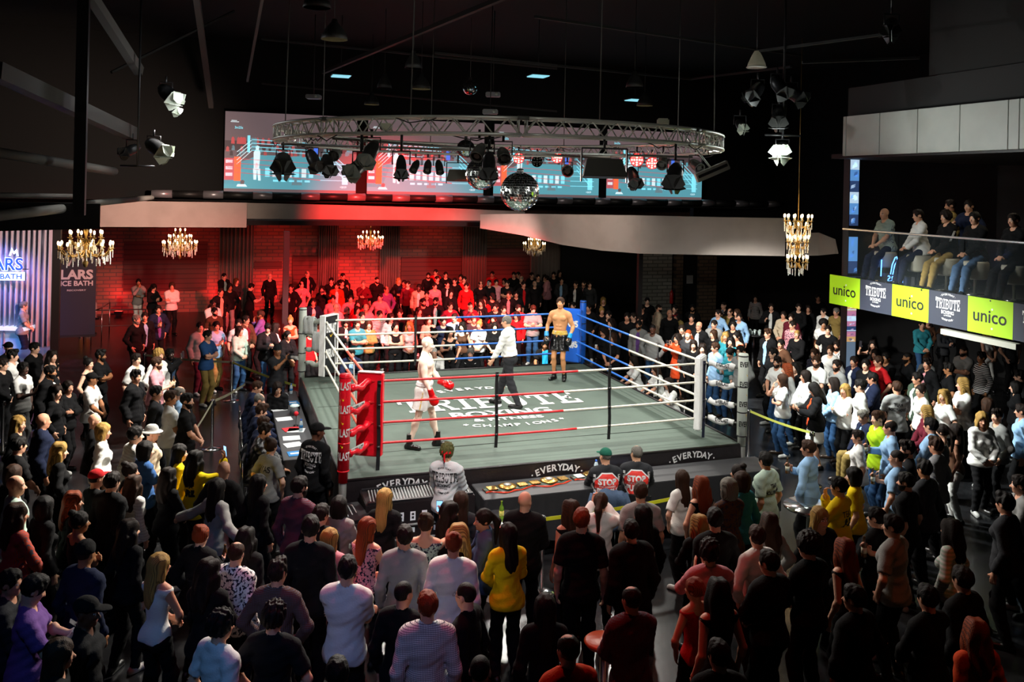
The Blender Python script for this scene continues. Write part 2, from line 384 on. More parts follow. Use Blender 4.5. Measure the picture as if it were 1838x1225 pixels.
def field_mesh(name, prims, h=.01, grow=0., planes=(), warp=None, kmul=1., cutter=()):
    los, his = zip(*[p.bounds(grow+.03) for p in prims if not p.sub]); lo = np.min(los, 0); hi = np.max(his, 0)
    n = np.ceil((hi-lo)/h).astype(int)+2
    ax = [lo[i]+h*np.arange(n[i]) for i in range(3)]
    D = np.full(n, .25, np.float32)
    for p in prims:
        g = grow if np.isscalar(grow) else 0
        pl, ph = p.bounds(g+.05+p.k)
        i0 = np.maximum(0, np.floor((pl-lo)/h).astype(int)); i1 = np.minimum(n, np.ceil((ph-lo)/h).astype(int)+1)
        if (i1 <= i0).any(): continue
        X = ax[0][i0[0]:i1[0], None, None]; Y = ax[1][None, i0[1]:i1[1], None]; Z = ax[2][None, None, i0[2]:i1[2]]
        if p.kind == 'c':
            ab = p.b-p.a; L2 = ab.dot(ab)+1e-12
            x, y, z = X-p.a[0], Y-p.a[1], Z-p.a[2]
            t = np.clip((x*ab[0]+y*ab[1]+z*ab[2])/L2, 0, 1)
            d = np.sqrt((x-t*ab[0])**2+(y-t*ab[1])**2+(z-t*ab[2])**2) - (p.ra+(p.rb-p.ra)*t)
        else:
            x, y, z = X-p.a[0], Y-p.a[1], Z-p.a[2]
            if p.R is not None:
                R = p.R; x, y, z = (R[0, 0]*x+R[1, 0]*y+R[2, 0]*z, R[0, 1]*x+R[1, 1]*y+R[2, 1]*z, R[0, 2]*x+R[1, 2]*y+R[2, 2]*z)
            r = p.ra; k0 = np.sqrt((x/r[0])**2+(y/r[1])**2+(z/r[2])**2)+1e-6
            k1 = np.sqrt((x/r[0]**2)**2+(y/r[1]**2)**2+(z/r[2]**2)**2)+1e-6
            d = k0*(k0-1)/k1
        if not p.sub: d = d-g
        if p.clip is not None:
            for (cp, cn) in p.clip:
                d = np.maximum(d, (X-cp[0])*cn[0]+(Y-cp[1])*cn[1]+(Z-cp[2])*cn[2])
        sl = (slice(i0[0], i1[0]), slice(i0[1], i1[1]), slice(i0[2], i1[2]))
        A = D[sl]
        if p.sub: D[sl] = np.maximum(A, -d)
        else:
            k = max(p.k*kmul, 1e-4); hh = np.clip(.5+.5*(d-A)/k, 0, 1)
            D[sl] = d*(1-hh)+A*hh-k*hh*(1-hh)
    X = ax[0][:, None, None]; Y = ax[1][None, :, None]; Z = ax[2][None, None, :]
    if warp is not None: D = D+warp(X, Y, Z).astype(np.float32)
    for cp, cn in planes: D = np.maximum(D, ((X-cp[0])*cn[0]+(Y-cp[1])*cn[1]+(Z-cp[2])*cn[2]).astype(np.float32))
    for c in cutter:
        x, y, z = X-c[0][0], Y-c[0][1], Z-c[0][2]; r = c[1]
        if len(c) > 2 and c[2] is not None:
            R = c[2]; x, y, z = (R[0, 0]*x+R[1, 0]*y+R[2, 0]*z, R[0, 1]*x+R[1, 1]*y+R[2, 1]*z, R[0, 2]*x+R[1, 2]*y+R[2, 2]*z)
        k0 = np.sqrt((x/r[0])**2+(y/r[1])**2+(z/r[2])**2); D = np.maximum(D, ((1-k0)*min(r)).astype(np.float32))
    V, F = surface_nets(D, lo, h)
    me = bpy.data.meshes.new(name); me.vertices.add(len(V)); me.vertices.foreach_set('co', V.ravel().astype(np.float32))
    me.loops.add(len(F)*4); me.loops.foreach_set('vertex_index', F.ravel().astype(np.int32))
    me.polygons.add(len(F)); me.polygons.foreach_set('loop_start', np.arange(0, len(F)*4, 4, dtype=np.int32))
    me.polygons.foreach_set('use_smooth', np.ones(len(F), bool)); me.update(calc_edges=True)
    return me
def unit(v): v = np.array(v, float); return v/(np.linalg.norm(v)+1e-9)
def ik(a, b, l1, l2, hint):
    a = np.array(a, float); b = np.array(b, float); d = b-a; L = np.linalg.norm(d)
    if L > (l1+l2)*.999: b = a+d/L*(l1+l2)*.999; d = b-a; L = np.linalg.norm(d)
    u = d/L; x = (l1*l1-l2*l2+L*L)/(2*L); y = math.sqrt(max(0, l1*l1-x*x))
    hh = np.array(hint, float)-u*np.dot(hint, u); return a+u*x+unit(hh)*y, b

def head_prims(hc, R, fem=False, k=.012):                 # head frame: facing -Y
    hc = np.array(hc); T = lambda p: hc+R@np.array(p, float)
    j = .9 if fem else 1.
    P = [ell(T((0, .012, .028)), (.076, .094, .09), .02, 'head', R=R), ell(T((0, -.028, -.035)), (.058*j, .064, .078), .03, 'head', R=R),
         ell(T((0, -.062, -.092)), (.027*j, .026, .022), .02, 'head', R=R), ell(T((0, -.02, -.07)), (.05*j, .05, .04), .03, 'head', R=R),
         cone(T((0, -.086, .002)), T((0, -.111, -.034)), .008, .013, .012, 'head'),
         ell(T((.012, -.098, -.038)), (.009, .009, .007), .006, 'head', R=R), ell(T((-.012, -.098, -.038)), (.009, .009, .007), .006, 'head', R=R),
         cone(T((-.036, -.07, .02)), T((.036, -.07, .02)), .014, .014, .012, 'head'),
         cone(T((-.019, -.086, -.064)), T((.019, -.086, -.064)), .009, .009, .006, 'head')]
    for s in (-1, 1):
        P += [ell(T((s*.034, -.066, -.03)), (.022, .02, .022), .02, 'head', R=R),
              ell(T((s*.077*(.96 if fem else 1), .012, -.008)), (.01, .02, .032), .006, 'head', R=R)]
    for s in (-1, 1): P.append(ell(T((s*.031, -.1, .002)), (.017, .017, .011), .01, 'head', R=R, sub=True))
    return P
def hand_prims(wr, d, n, curl=.5, s=1., side=1, tag='hand', fist=False):
    # wr wrist, d direction of the fingers, n direction the palm looks, side: which way the thumb lies (+1: d x n)
    d = unit(d); n = unit(np.array(n)-d*np.dot(n, d)); w = np.cross(d, n)*side; wr = np.array(wr)
    P = [ell(wr+d*.048*s, (.042*s, .05*s, .017*s), .014, tag, R=np.stack([w, d, n], 1)), cone(wr-d*.02, wr+d*.03*s, .026*s, .026*s, .02, tag)]
    for i, (o, L) in enumerate(((-.030, .062), (-.010, .076), (.011, .082), (.031, .074))):
        b = wr+d*.082*s+w*o*s; c = curl*(1.1-.08*i); a0 = .35*c
        dd = d*math.cos(a0)+n*math.sin(a0); m = b+dd*L*.5*s; a1 = a0+1.2*c
        d2 = d*math.cos(a1)+n*math.sin(a1); e = m+d2*L*.33*s; a2 = a1+.9*c; d3 = d*math.cos(a2)+n*math.sin(a2)
        P += [cone(b, m, .0105*s, .0095*s, .007, tag), cone(m, e, .0095*s, .009*s, .004, tag), cone(e, e+d3*L*.25*s, .009*s, .008*s, .004, tag)]
    t0 = wr+d*.03*s+w*.036*s; t1 = t0+(w*.75+d*.6+n*.35)*.036*s; t2 = t1+(d*.85+w*(.25-.4*curl)+n*(.3+.5*curl))*.032*s
    P += [cone(t0, t1, .014*s, .0115*s, .01, tag), cone(t1, t2, .011*s, .009*s, .004, tag)]
    return P

class Pose:                                               # a figure 1.78 (1.66) tall facing -Y, feet on z=0
    def __init__(s, fem=False, arms='side', seat=None, yaw=0., pitch=0., lean=0., stance='stand', twist=0., bulk=1., musc=False, legs=None, hands=None, curl=.5):
        s.fem = fem; s.musc = musc; f = .933 if fem else 1.
        s.f = f; S = s.S = f
        if seat is None: piv = np.array((0, 0, .95*f))
        else: piv = np.array((0, .05, seat+.09))
        R = rotm(lean, 0, 0) @ rotm(0, 0, twist); s.R = R; s.piv = piv
        T = s.T = lambda p: piv+R@(np.array((p[0]*f, p[1]*f, (p[2]-.95)*f)))
        P = []; b = bulk*f
        sw = .160 if fem else .178
        if fem:
            P += [ell(T((0, .01, 1.31)), (.138*b, .098*b, .15*f), .05, 'torso', R=R), ell(T((0, 0, 1.13)), (.112*b, .086*b, .15*f), .06, 'torso', R=R),
                  ell(T((0, .012, .96)), (.158*b, .112*b, .12*f), .06, 'torso', R=R), ell(T((0, .012, .95)), (.158*b, .112*b, .11*f), .06, 'hips', R=R)]
            for q in (-1, 1): P += [ell(T((q*.066, -.082, 1.27)), (.056*b, .05*b, .056*b), .03, 'torso', R=R), ell(T((q*.078, .058, .90)), (.088*b, .078*b, .09*f), .04, 'hips', R=R)]
        else:
            P += [ell(T((0, .005, 1.31)), (.165*b, .112*b, .17*f), .05, 'torso', R=R), ell(T((0, 0, 1.12)), (.14*b, .1*b, .16*f), .05, 'torso', R=R),
                  ell(T((0, .01, .97)), (.152*b, .108*b, .11*f), .05, 'torso', R=R), ell(T((0, .01, .95)), (.152*b, .11*b, .1*f), .05, 'hips', R=R)]
            for q in (-1, 1):
                P += [ell(T((q*.07, .05, .91)), (.085*b, .078*b, .085*f), .04, 'hips', R=R), ell(T((q*.075, -.07, 1.345)), (.078*b, .05*b, .06*f), .035 if not musc else .015, 'torso', R=R)]
                if musc:
                    P += [ell(T((q*.11, .03, 1.27)), (.06, .07, .13), .03, 'torso', R=R)]
                    for zz in (1.19, 1.12, 1.05): P.append(ell(T((q*.034, -.088, zz)), (.032, .022, .03), .012, 'torso', R=R))
        P += [cone(T((-sw*.86, .012, 1.435)), T((sw*.86, .012, 1.435)), .058*b, .058*b, .05, 'torso')]
        for q in (-1, 1): P += [cone(T((q*.02, .022, 1.50)), T((q*sw*.8, .015, 1.455)), .052*f, .045*b, .04, 'torso')]
        # head
        s.hR = R @ rotm(0, 0, yaw) @ rotm(pitch-lean*.7, 0, 0)
        nb = T((0, .02, 1.46)); s.hc = T((0, -.0, 1.665+.0))
        s.hc = s.hc + R@np.array((0, -.0+(-.02 if pitch > .1 else 0), 0))
        P += [cone(nb, s.hc+s.hR@np.array((0, .02, -.06)), .056 if not fem else .047, .052 if not fem else .043, .03, 'neck')]
        P += head_prims(s.hc, s.hR, fem)
        s.neck = T((0, 0, 1.5))
        # arms
        l1, l2 = .285*f, .255*f; s.sh = []; s.el = []; s.wr = []; s.hd = []
        for q in (-1, 1):
            sh = T((q*sw, .012, 1.425)); tgt, hint, hdir, nrm, cu = s.arm(arms, q)
            tgt = T(tgt) if tgt is not None else None
            el, wr = ik(sh, tgt, l1, l2, R@np.array(hint))
            hdir = R@np.array(hdir) if hdir is not None else unit(wr-el); nrm = R@np.array(nrm)
            m = 1.18 if musc else 1.; g = (.88 if fem else 1.)*(bulk**.5)
            P += [cone(sh, el, .052*g*m, .039*g, .025, 'uarm'), cone(el, wr, .041*g, .027*g, .015, 'farm'),
                  ell(el+(wr-el)*.25, (.042*g, .042*g, .06), .02, 'farm')]
            if musc: P += [ell(sh+(el-sh)*.12, (.066, .066, .075), .025, 'uarm'), ell(sh+(el-sh)*.5+R@np.array((0, -.012, 0)), (.05, .05, .085), .02, 'uarm')]
            side = -1 if q*1 > 0 else 1
            P += hand_prims(wr+unit(hdir)*.02, hdir, nrm, cu, .98 if not fem else .88, s.tside(q, hdir, nrm))
            s.sh.append(sh); s.el.append(el); s.wr.append(wr); s.hd.append(unit(hdir))
        # legs
        s.hip = []; s.kn = []; s.an = []; s.ft = []
        for q in (-1, 1):
            hip = piv+np.array((q*.088*f, 0.01, -.03*f)) if seat is None else T((q*.095, 0, .95))
            if legs: an, kh, fd = legs(q)
            elif seat is not None: an, kh, fd = (q*.13, -.42, .085), (0, -1, 1.2), (q*.15, -1, 0)
            else:
                an, kh, fd = (q*.115*f, .02+(.05*q if stance == 'step' else 0), .085*f), (0, -1, 0), (q*.25, -1, 0)
            kn, an = ik(hip, an, .435*f, .425*f, kh); fd = unit(fd)
            g = (1.04 if fem else 1.)*bulk**.5
            P += [cone(hip, kn, .082*g*f, .052*g*f, .03, 'thigh'), cone(kn, an, .05*g*f, .036*f, .02, 'calf'),
                  ell(kn+(an-kn)*.28+np.array((0, .015, 0)), (.052*g*f, .056*g*f, .11*f) if abs(kn[2]-an[2]) > .25 else (.05, .05, .05), .025, 'calf'),
                  cone(an+np.array((0, 0, -.045))-fd*.04, an+np.array((0, 0, -.055))+fd*.13*f, .036*f, .026*f, .03, 'foot'), cone(an, an+np.array((0, 0, -.045)), .036*f, .036*f, .02, 'foot')]
            s.hip.append(hip); s.kn.append(kn); s.an.append(an); s.ft.append(fd)
        s.P = P
    def tside(s, q, d, n):                                # thumb towards the body midline/up
        d = unit(d); n = unit(n); w = np.cross(d, n); ref = np.array((-q*.6, -.5, .9)) if not hasattr(s, 'tref') else s.tref(q)
        return 1 if np.dot(w, ref) > 0 else -1
    def arm(s, a, q):                                     # wrist target, elbow hint, hand direction, palm normal, curl
        if callable(a): return a(q)
        if a == 'side': return (q*.245, -.03, .925), (q*.3, 1, 0), (0, -.15, -1), (-q, 0, 0), .45
        if a == 'pockets': return (q*.2, -.07, .99), (q*1, .5, 0), (-q*.25, -.35, -1), (-q, .3, 0), .3
        if a == 'cross':
            if q > 0: return (-.09, -.195, 1.21), (1, -.1, -.4), (-1, .1, .25), (0, 1, 0), .35
            return (.09, -.165, 1.16), (-1, -.1, -.4), (1, .1, .25), (0, 1, 0), .4
        if a == 'drink':
            if q < 0: return (-.13, -.30, 1.24), (-1, .2, -1), (.25, -.5, .75), (1, 0, 0), .85
            return s.arm('pockets', q)
        if a == 'clasp': return (q*.065, -.235, 1.01), (q*1, .35, 0), (-q*.9, -.35, -.45), (0, 1, .2), .5
        if a == 'clap': return (q*.055, -.33, 1.30), (q*1, .1, -.9), (-q*.1, -.45, .95), (-q, 0, 0), .12
        if a == 'phone': return (q*.075, -.36, 1.52), (q*1, -.1, -1), (-q*.15, -.3, 1), (-q*.6, .7, 0), .7
        if a == 'onephone':
            if q < 0: return (-.14, -.38, 1.60), (-1, -.1, -1), (.1, -.2, 1), (.4, .8, 0), .75
            return s.arm('side', q)
        if a == 'look':                                   # holding a phone low in front
            return (q*.05, -.31, 1.20), (q*1, .1, -.9), (-q*.45, -.6, .5), (-q*.3, .3, 1), .6
        if a == 'chin':
            if q < 0: return (-.03, -.19, 1.47), (-1, -.2, -1), (.2, .1, 1), (.2, 1, 0), .6
            return (.03, -.2, 1.17), (1, -.1, -.4), (-1, .05, .2), (0, 1, 0), .4
        if a == 'table': return (q*.16, -.42, 1.13), (q*1, .2, -.6), (-q*.5, -.9, -.1), (0, 0, -1), .4
        if a == 'lap': return (q*.06, -.30, 1.03), (q*1, .4, -.3), (-q*.7, -.7, -.1), (0, .2, -1), .45
        if a == 'wide':
            return (q*.62, .1, 1.18), (q*.2, 1, -.5), (q*.8, -.2, -.5), (0, 0, -1), .5
        raise KeyError(a)

def body_mesh(p, h=.009, name='body'):
    me = field_mesh(name, p.P, h)
    # eyes, brows and lips get their own tones
    V = np.empty(len(me.vertices)*3, np.float32); me.vertices.foreach_get('co', V); V = V.reshape(-1, 3)
    nF = len(me.polygons); LV = np.empty(nF*4, np.int32); me.loops.foreach_get('vertex_index', LV)
    C = V[LV.reshape(-1, 4)].mean(1); Lc = (C-p.hc)@p.hR
    mi = np.zeros(nF, np.int32); x, y, z = Lc[:, 0], Lc[:, 1], Lc[:, 2]; fr = y < -.05
    mi[fr & (((np.abs(x)-.031)/.0155)**2+((z-.002)/.0075)**2 < 1)] = 1
    mi[fr & (((np.abs(x)-.031)/.0065)**2+((z-.002)/.0075)**2 < 1)] = 2
    mi[fr & (np.abs(np.abs(x)-.032) < .017) & (np.abs(z-.022-.1*(.03-np.abs(np.abs(x)-.03))) < .0045)] = 2
    mi[(y < -.078) & ((x/.023)**2+((z+.064)/.0095)**2 < 1)] = 3
    me.polygons.foreach_set('material_index', mi)
    for m in (M_SKIN, M_EYE, M_DARK, M_LIP): me.materials.append(m)
    return me
def wr_fold(X, Y, Z): return .004*np.sin(Z*26+4*np.sin(X*9+Y*5)+3*Y*9)*np.sin(X*17+Z*5+1.3)*np.sin(Y*13+Z*11)+.002*np.sin(Z*34+X*30)+.003*np.sin(Z*71+X*23+Y*31)
def top_mesh(p, kind, h=.01, hem=None, name='shirt'):
    """kind: t short sleeve, l long sleeve, k sleeveless, j open jacket, n naked top"""
    g = {'t': .017, 'l': .019, 'k': .010, 'j': .032}[kind]; R = p.R; P = []
    for q in p.P:
        if q.tag == 'torso' or q.tag == 'hips': P.append(q)
        if q.tag == 'uarm' and kind in 'lj': P.append(q)
        if q.tag == 'farm' and kind in 'lj': P.append(q)
    out = list(P)
    if kind != 'k': out.append(cone(p.T((0, .01, 1.06)), p.T((0, .012, .90)), .125*p.f, .15*p.f, .06, 'hem')); out.append(ell(p.T((0, .012, .92)), (.172*p.f, .128*p.f, .14*p.f), .05, 'hem', R=R))
    if kind == 't':
        for i in (0, 1):
            a, b = p.sh[i], p.el[i]; u = unit(b-a); e = a+(b-a)*.78
            out.append(cone(a, b, .058*(.88 if p.fem else 1), .056*(.85 if p.fem else 1), .02, 'uarm', clip=[(e, u)]))
    if kind in 'lj':
        out = [q for q in out if q.tag != 'farm']
        for i in (0, 1):
            a, b = p.el[i], p.wr[i]; u = unit(b-a)
            out.append(cone(a, b, .044, .036, .015, 'farm', clip=[(b+u*.01, u)]))
    hz = hem if hem is not None else {'t': .86, 'l': .86, 'k': .90, 'j': .80}[kind]
    up = R@np.array((0, 0, 1.)); nz = p.T((0, -.02, 1.53)); cut = []
    f = p.f
    if kind == 'k': cut += [(p.T((0, -.03, 1.52)), (.105*f, .2, .12), R)]
    elif kind == 'j': cut += [(p.T((0, -.0, 1.545)), (.075*f, .085, .07), R), (p.T((0, -.19, 1.28)), (.058, .16, .42), R)]
    else: cut += [(nz, (.074*f, .095, .068), R)]
    pl = [(p.T((0, 0, hz)), -up)]
    if kind == 'k': pl += [(p.T((0, 0, 1.47)), up)]
    if kind != 'j': out = [q for q in out]
    return field_mesh(name, out, h, g, pl, wr_fold if kind != 'k' else None, 1., cut)
def bottoms_mesh(p, kind='p', h=.011, name='trousers'):
    f = p.f; R = p.R; up = R@np.array((0, 0, 1.)); P = [q for q in p.P if q.tag in ('hips', 'thigh')]
    out = list(P)
    if kind in ('p', 'w'):
        for i in (0, 1):
            a, b = p.kn[i], p.an[i]; u = unit(b-a)
            out.append(cone(a, b, .064*f, (.05 if kind == 'w' else .044)*f, .02, 'calf', clip=[(b+u*.03, u)])); out.append(cone(a+(b-a)*.05, a+(b-a)*.5, .066*f, .054*f, .03, 'calf'))
        return field_mesh(name, out, h, .013, [(p.T((0, 0, 1.03)), up)], wr_fold)
    if kind == 's':                                       # skirt or short dress below
        out.append(cone(p.T((0, .01, .98)), p.T((0, .0, .60)), .13*f, .17*f, .03, 'skirt', clip=[(p.T((0, 0, .56)), -up)]))
        out = [q for q in out if q.tag != 'thigh']
        return field_mesh(name, out, h, .018, [(p.T((0, 0, 1.04)), up)], wr_fold)
    if kind == 'b':                                       # boxing shorts
        out = [q for q in out if q.tag != 'thigh']
        for i in (0, 1):
            a, b = p.hip[i], p.kn[i]; u = unit(b-a); e = a+(b-a)*.66
            out.append(cone(a, b, .098, .125, .03, 'thigh', clip=[(e, u)]))
        return field_mesh(name, out, h*.8, .014, [(p.T((0, 0, 1.06)), up)], lambda X, Y, Z: .007*np.sin(X*60+Y*20)*np.sin(Z*9))
def shoe_mesh(p, i, h=.009, tall=0.):
    a, fd, f = p.an[i], p.ft[i], p.f; z = np.array((0, 0, 1.)); b = a-z*.085*f
    P = [cone(b+z*.036-fd*.045, b+z*.034+fd*.15*f, .038*f, .034*f, .03), cone(b+z*.02-fd*.05, b+z*.02+fd*.17*f, .034*f, .032*f, .02), cone(a+z*(.0+tall), b+z*.05, .044*f, .042*f, .03)]
    if tall: P[-1].rb = .05
    return field_mesh('shoe', P, h, .004, [(b+z*.002, -z)]+([(a+z*(tall+.01), z)]))

# hair and headwear in the head frame (facing -Y)
def skull(g=.0): return [ell((0, .012, .028), (.078+g, .097+g, .092+g), .01)]
FACE = ((0, -.115, -.052), (.064, .085, .112))
def hair_mesh(style):
    W = lambda a, b: (lambda X, Y, Z: a*np.sin(X*b+Z*b*.5)*np.sin(Y*b*1.1+1)+a*.5*np.sin(X*b*2.3+Y*b*1.7))
    V = lambda a, b: (lambda X, Y, Z: a*np.sin(X*b+2*np.sin(Z*14))+a*.6*np.sin(Y*b*.9+Z*9))
    ear = [ell((s*.085, -.015, -.02), (.025, .035, .045), .004, sub=True) for s in (-1, 1)]
    if style == 'z': return field_mesh('hair', skull(-.001)+ear, .0095, 0., [((0, -.03, -.045), (0, -.35, -1))], None, 1, [FACE])
    if style == 'r': return field_mesh('hair', skull(.006)+ear, .0095, 0., [((0, -.03, -.05), (0, -.35, -1))], W(.002, 90), 1, [FACE, ((0, -.05, .11), (.05, .09, .06))])
    if style == 's': return field_mesh('hair', skull(.012)+[ell((0, -.03, .09), (.062, .06, .035), .02)]+ear, .0095, 0., [((0, -.03, -.055), (0, -.4, -1))], W(.004, 80), 1, [FACE])
    if style == 'q': return field_mesh('hair', skull(.010)+[ell((0, -.045, .108), (.06, .062, .04), .02), ell((0, .03, .10), (.062, .07, .04), .02)]+ear, .0095, 0., [((0, -.03, -.055), (0, -.4, -1))], W(.008, 70), 1, [FACE])
    if style == 'c': return field_mesh('hair', skull(.022)+[ell((0, .0, .1), (.075, .085, .045), .02)], .0105, 0., [((0, -.03, -.055), (0, -.4, -1))], W(.012, 75), 1, [FACE])
    if style == 'A': return field_mesh('hair', [ell((0, .02, .055), (.135, .135, .12), .01)], .0115, 0., [((0, 0, -.06), (0, 0, -1))], W(.01, 95), 1, [((0, -.13, -.045), (.07, .1, .105))])
    if style == 'L': return field_mesh('hair', skull(.016)+[ell((0, .055, -.06), (.088, .05, .17), .03), ell((0, .085, -.23), (.085, .036, .17), .04), ell((.072, .0, -.07), (.025, .045, .12), .02), ell((-.072, .0, -.07), (.025, .045, .12), .02)], .0115, 0., (), V(.0035, 120), 1, [FACE])
    if style == 'W': return field_mesh('hair', skull(.02)+[ell((0, .06, -.06), (.1, .06, .16), .03), ell((0, .085, -.21), (.105, .05, .15), .04), ell((.085, -.0, -.1), (.034, .055, .14), .02), ell((-.085, -.0, -.1), (.034, .055, .14), .02)], .0115, 0., (), V(.009, 60), 1, [FACE])
    if style == 'B': return field_mesh('hair', skull(.018)+[ell((0, .045, -.05), (.098, .065, .1), .03), ell((.078, -.005, -.06), (.028, .055, .09), .02), ell((-.078, -.005, -.06), (.028, .055, .09), .02)], .0115, 0., [((0, 0, -.145), (0, 0, -1))], V(.003, 110), 1, [FACE])
    if style == 'P': return field_mesh('hair', skull(.009)+[cone((0, .11, .04), (0, .17, -.05), .03, .04, .02), cone((0, .17, -.05), (0, .14, -.30), .04, .018, .03)], .0115, 0., (), V(.003, 120), 1, [FACE, ((0, -.02, -.15), (.2, .14, .1))])
    if style == 'U': return field_mesh('hair', skull(.009)+[ell((0, .085, .115), (.045, .045, .04), .015)], .0105, 0., [((0, -.03, -.06), (0, -.35, -1))], W(.003, 90), 1, [FACE])
    if style == 'beard': return field_mesh('beard', [ell((0, -.032, -.045), (.066, .068, .085), .02), ell((0, -.066, -.098), (.036, .032, .03), .02)], .006, .003, [((0, 0, -.038), (0, .0, 1)), ((0, .012, 0), (0, 1, 0))], W(.0015, 150), 1, [((0, -.1, -.064), (.026, .04, .0085)), ((0, -.11, -.03), (.04, .06, .024))])
    if style == 'C':
        me = field_mesh('cap', [ell((0, .012, .045), (.087, .107, .088), .01), ell((0, -.13, .045), (.068, .082, .012), .02)], .0095, 0., [((0, 0, .028), (0, 0, -1))]); return me
    if style == 'V':                                      # cap worn backwards
        return field_mesh('cap', [ell((0, .012, .045), (.087, .107, .088), .01), ell((0, .14, .035), (.06, .07, .012), .02)], .0095, 0., [((0, 0, .02), (0, 0, -1))])
    if style == 'N': return field_mesh('beanie', [ell((0, .014, .045), (.088, .106, .1), .01), cone((0, .014, .03), (0, .014, .034), .09, .09, .01)], .0105, 0., [((0, -.02, .012), (0, .1, -1))], lambda X, Y, Z: .003*np.sin(X*150))
    if style == 'H': return field_mesh('bucket_hat', [ell((0, .012, .05), (.088, .106, .1), .01), ell((0, .012, .028), (.15, .17, .02), .03)], .0105, 0., [((0, 0, .008), (0, 0, -1)), ((0, 0, .135), (0, 0, 1))])
HAIR = {}
def get_hair(st):
    if st not in HAIR:
        me = hair_mesh(st); me.materials.append(M_HAIR if st not in 'CVNH' else M_CLOTH); HAIR[st] = me
    return HAIR[st]
def glasses_mesh():
    b = MB()
    for s in (-1, 1):
        b.tube([(s*.032+.021*math.cos(t), -.107, .0+.016*math.sin(t)) for t in [i*PI/5 for i in range(10)]], .0022, 5, closed=True)
        b.tube([(s*.053, -.104, .004), (s*.08, .0, .004)], .0022, 5)
    b.tube([(-.011, -.108, .002), (.011, -.108, .002)], .0022, 5); return b.mesh('glasses')

M_SKIN = mat('skin', rough=.55, objcol=True, bump=(90, .15), spec=.35)
M_EYE = mat('eye_white', (.75, .72, .7), .3)
M_DARK = mat('dark_iris', (.02, .014, .01), .4)
M_LIP = mat('lip', (.42, .16, .13), .5)
M_HAIR = mat('hair', rough=.6, objcol=True, wave=('X', 28, (.012, .008, .006), .25, 1.35), bump=(120, .4), spec=.18)
M_CLOTH = mat('cloth', rough=.9, objcol=True, bump=(60, .2), spec=.2)
M_STRIPE = mat('striped_cloth', rough=.9, objcol=True, wave=('Z', 8, (.65, .62, .6), .49, .51), spec=.2)
M_CHECK = mat('checked_cloth', rough=.9, objcol=True, wave=('Z', 22, (.09, .09, .12), .8, .97, 'X'), spec=.2)
M_FLORAL = mat('floral_cloth', rough=.9, objcol=True, noise=(38, (.02, .02, .04), .52, .56), spec=.2)
M_SATIN = mat('satin', rough=.25, objcol=True, bump=(14, .5))
M_LEATHER = mat('leather', rough=.32, objcol=True, bump=(20, .4))

# ================================================================ the hall
M_FLOOR = mat('dark_floor', (.008, .008, .009), .26, noise=(3, (.022, .023, .025), .45, .7), bump=(8, .05))
M_BLACKWALL = mat('black_wall', (.0025, .0025, .003), .85)
M_CEIL = mat('black_ceiling', (.004, .004, .004), .9)
def brick_mat(name, c1, c2, mortar, scale=1.0, bw=.46, bh=.15):
    m = bpy.data.materials.new(name); m.use_nodes = True; nt = m.node_tree; b = nt.nodes['Principled BSDF']
    t = nt.nodes.new('ShaderNodeTexBrick'); tc = nt.nodes.new('ShaderNodeTexCoord'); mp = nt.nodes.new('ShaderNodeMapping')
    mp.inputs['Rotation'].default_value = (PI/2, 0, 0)
    nt.links.new(tc.outputs['Object'], mp.inputs['Vector']); nt.links.new(mp.outputs[0], t.inputs['Vector'])
    t.inputs['Color1'].default_value = (*c1, 1); t.inputs['Color2'].default_value = (*c2, 1); t.inputs['Mortar'].default_value = (*mortar, 1)
    t.inputs['Scale'].default_value = scale; t.inputs['Brick Width'].default_value = bw; t.inputs['Row Height'].default_value = bh; t.inputs['Mortar Size'].default_value = .02
    nt.links.new(t.outputs[0], b.inputs['Base Color']); b.inputs['Roughness'].default_value = .75
    bp = nt.nodes.new('ShaderNodeBump'); bp.inputs['Distance'].default_value = .03; bp.inputs['Strength'].default_value = .6
    nt.links.new(t.outputs[0], bp.inputs['Height']); nt.links.new(bp.outputs[0], b.inputs['Normal']); return m
M_BRICK = brick_mat('brick_wall', (.30, .13, .09), (.22, .10, .08), (.12, .09, .08))
M_PALEBRICK = brick_mat('pale_painted_brick', (.34, .33, .28), (.26, .26, .22), (.12, .12, .1))
M_TANBRICK = brick_mat('tan_brick', (.20, .13, .08), (.15, .10, .06), (.06, .05, .04))
M_FASCIA = mat('painted_plaster', (.36, .31, .28), .7, noise=(1.5, (.30, .26, .23), .4, .7))
M_PANEL = mat('cladding_panel', (.50, .52, .48), .45, noise=(2, (.44, .46, .43), .4, .7))
M_JOINT = mat('panel_joint', (.1, .1, .1), .8)
M_CURT = mat('curtain_cloth', (.20, .17, .15), .9)
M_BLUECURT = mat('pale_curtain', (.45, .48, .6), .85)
M_BLK = mat('black_paint', (.008, .008, .009), .5)
M_STEEL = mat('grey_steel', (.10, .10, .09), .55)
M_CHROME = mat('chrome', (.75, .75, .75), .18, metal=1.)
M_ALU = mat('truss_aluminium', (.66, .66, .60), .42, metal=.45)

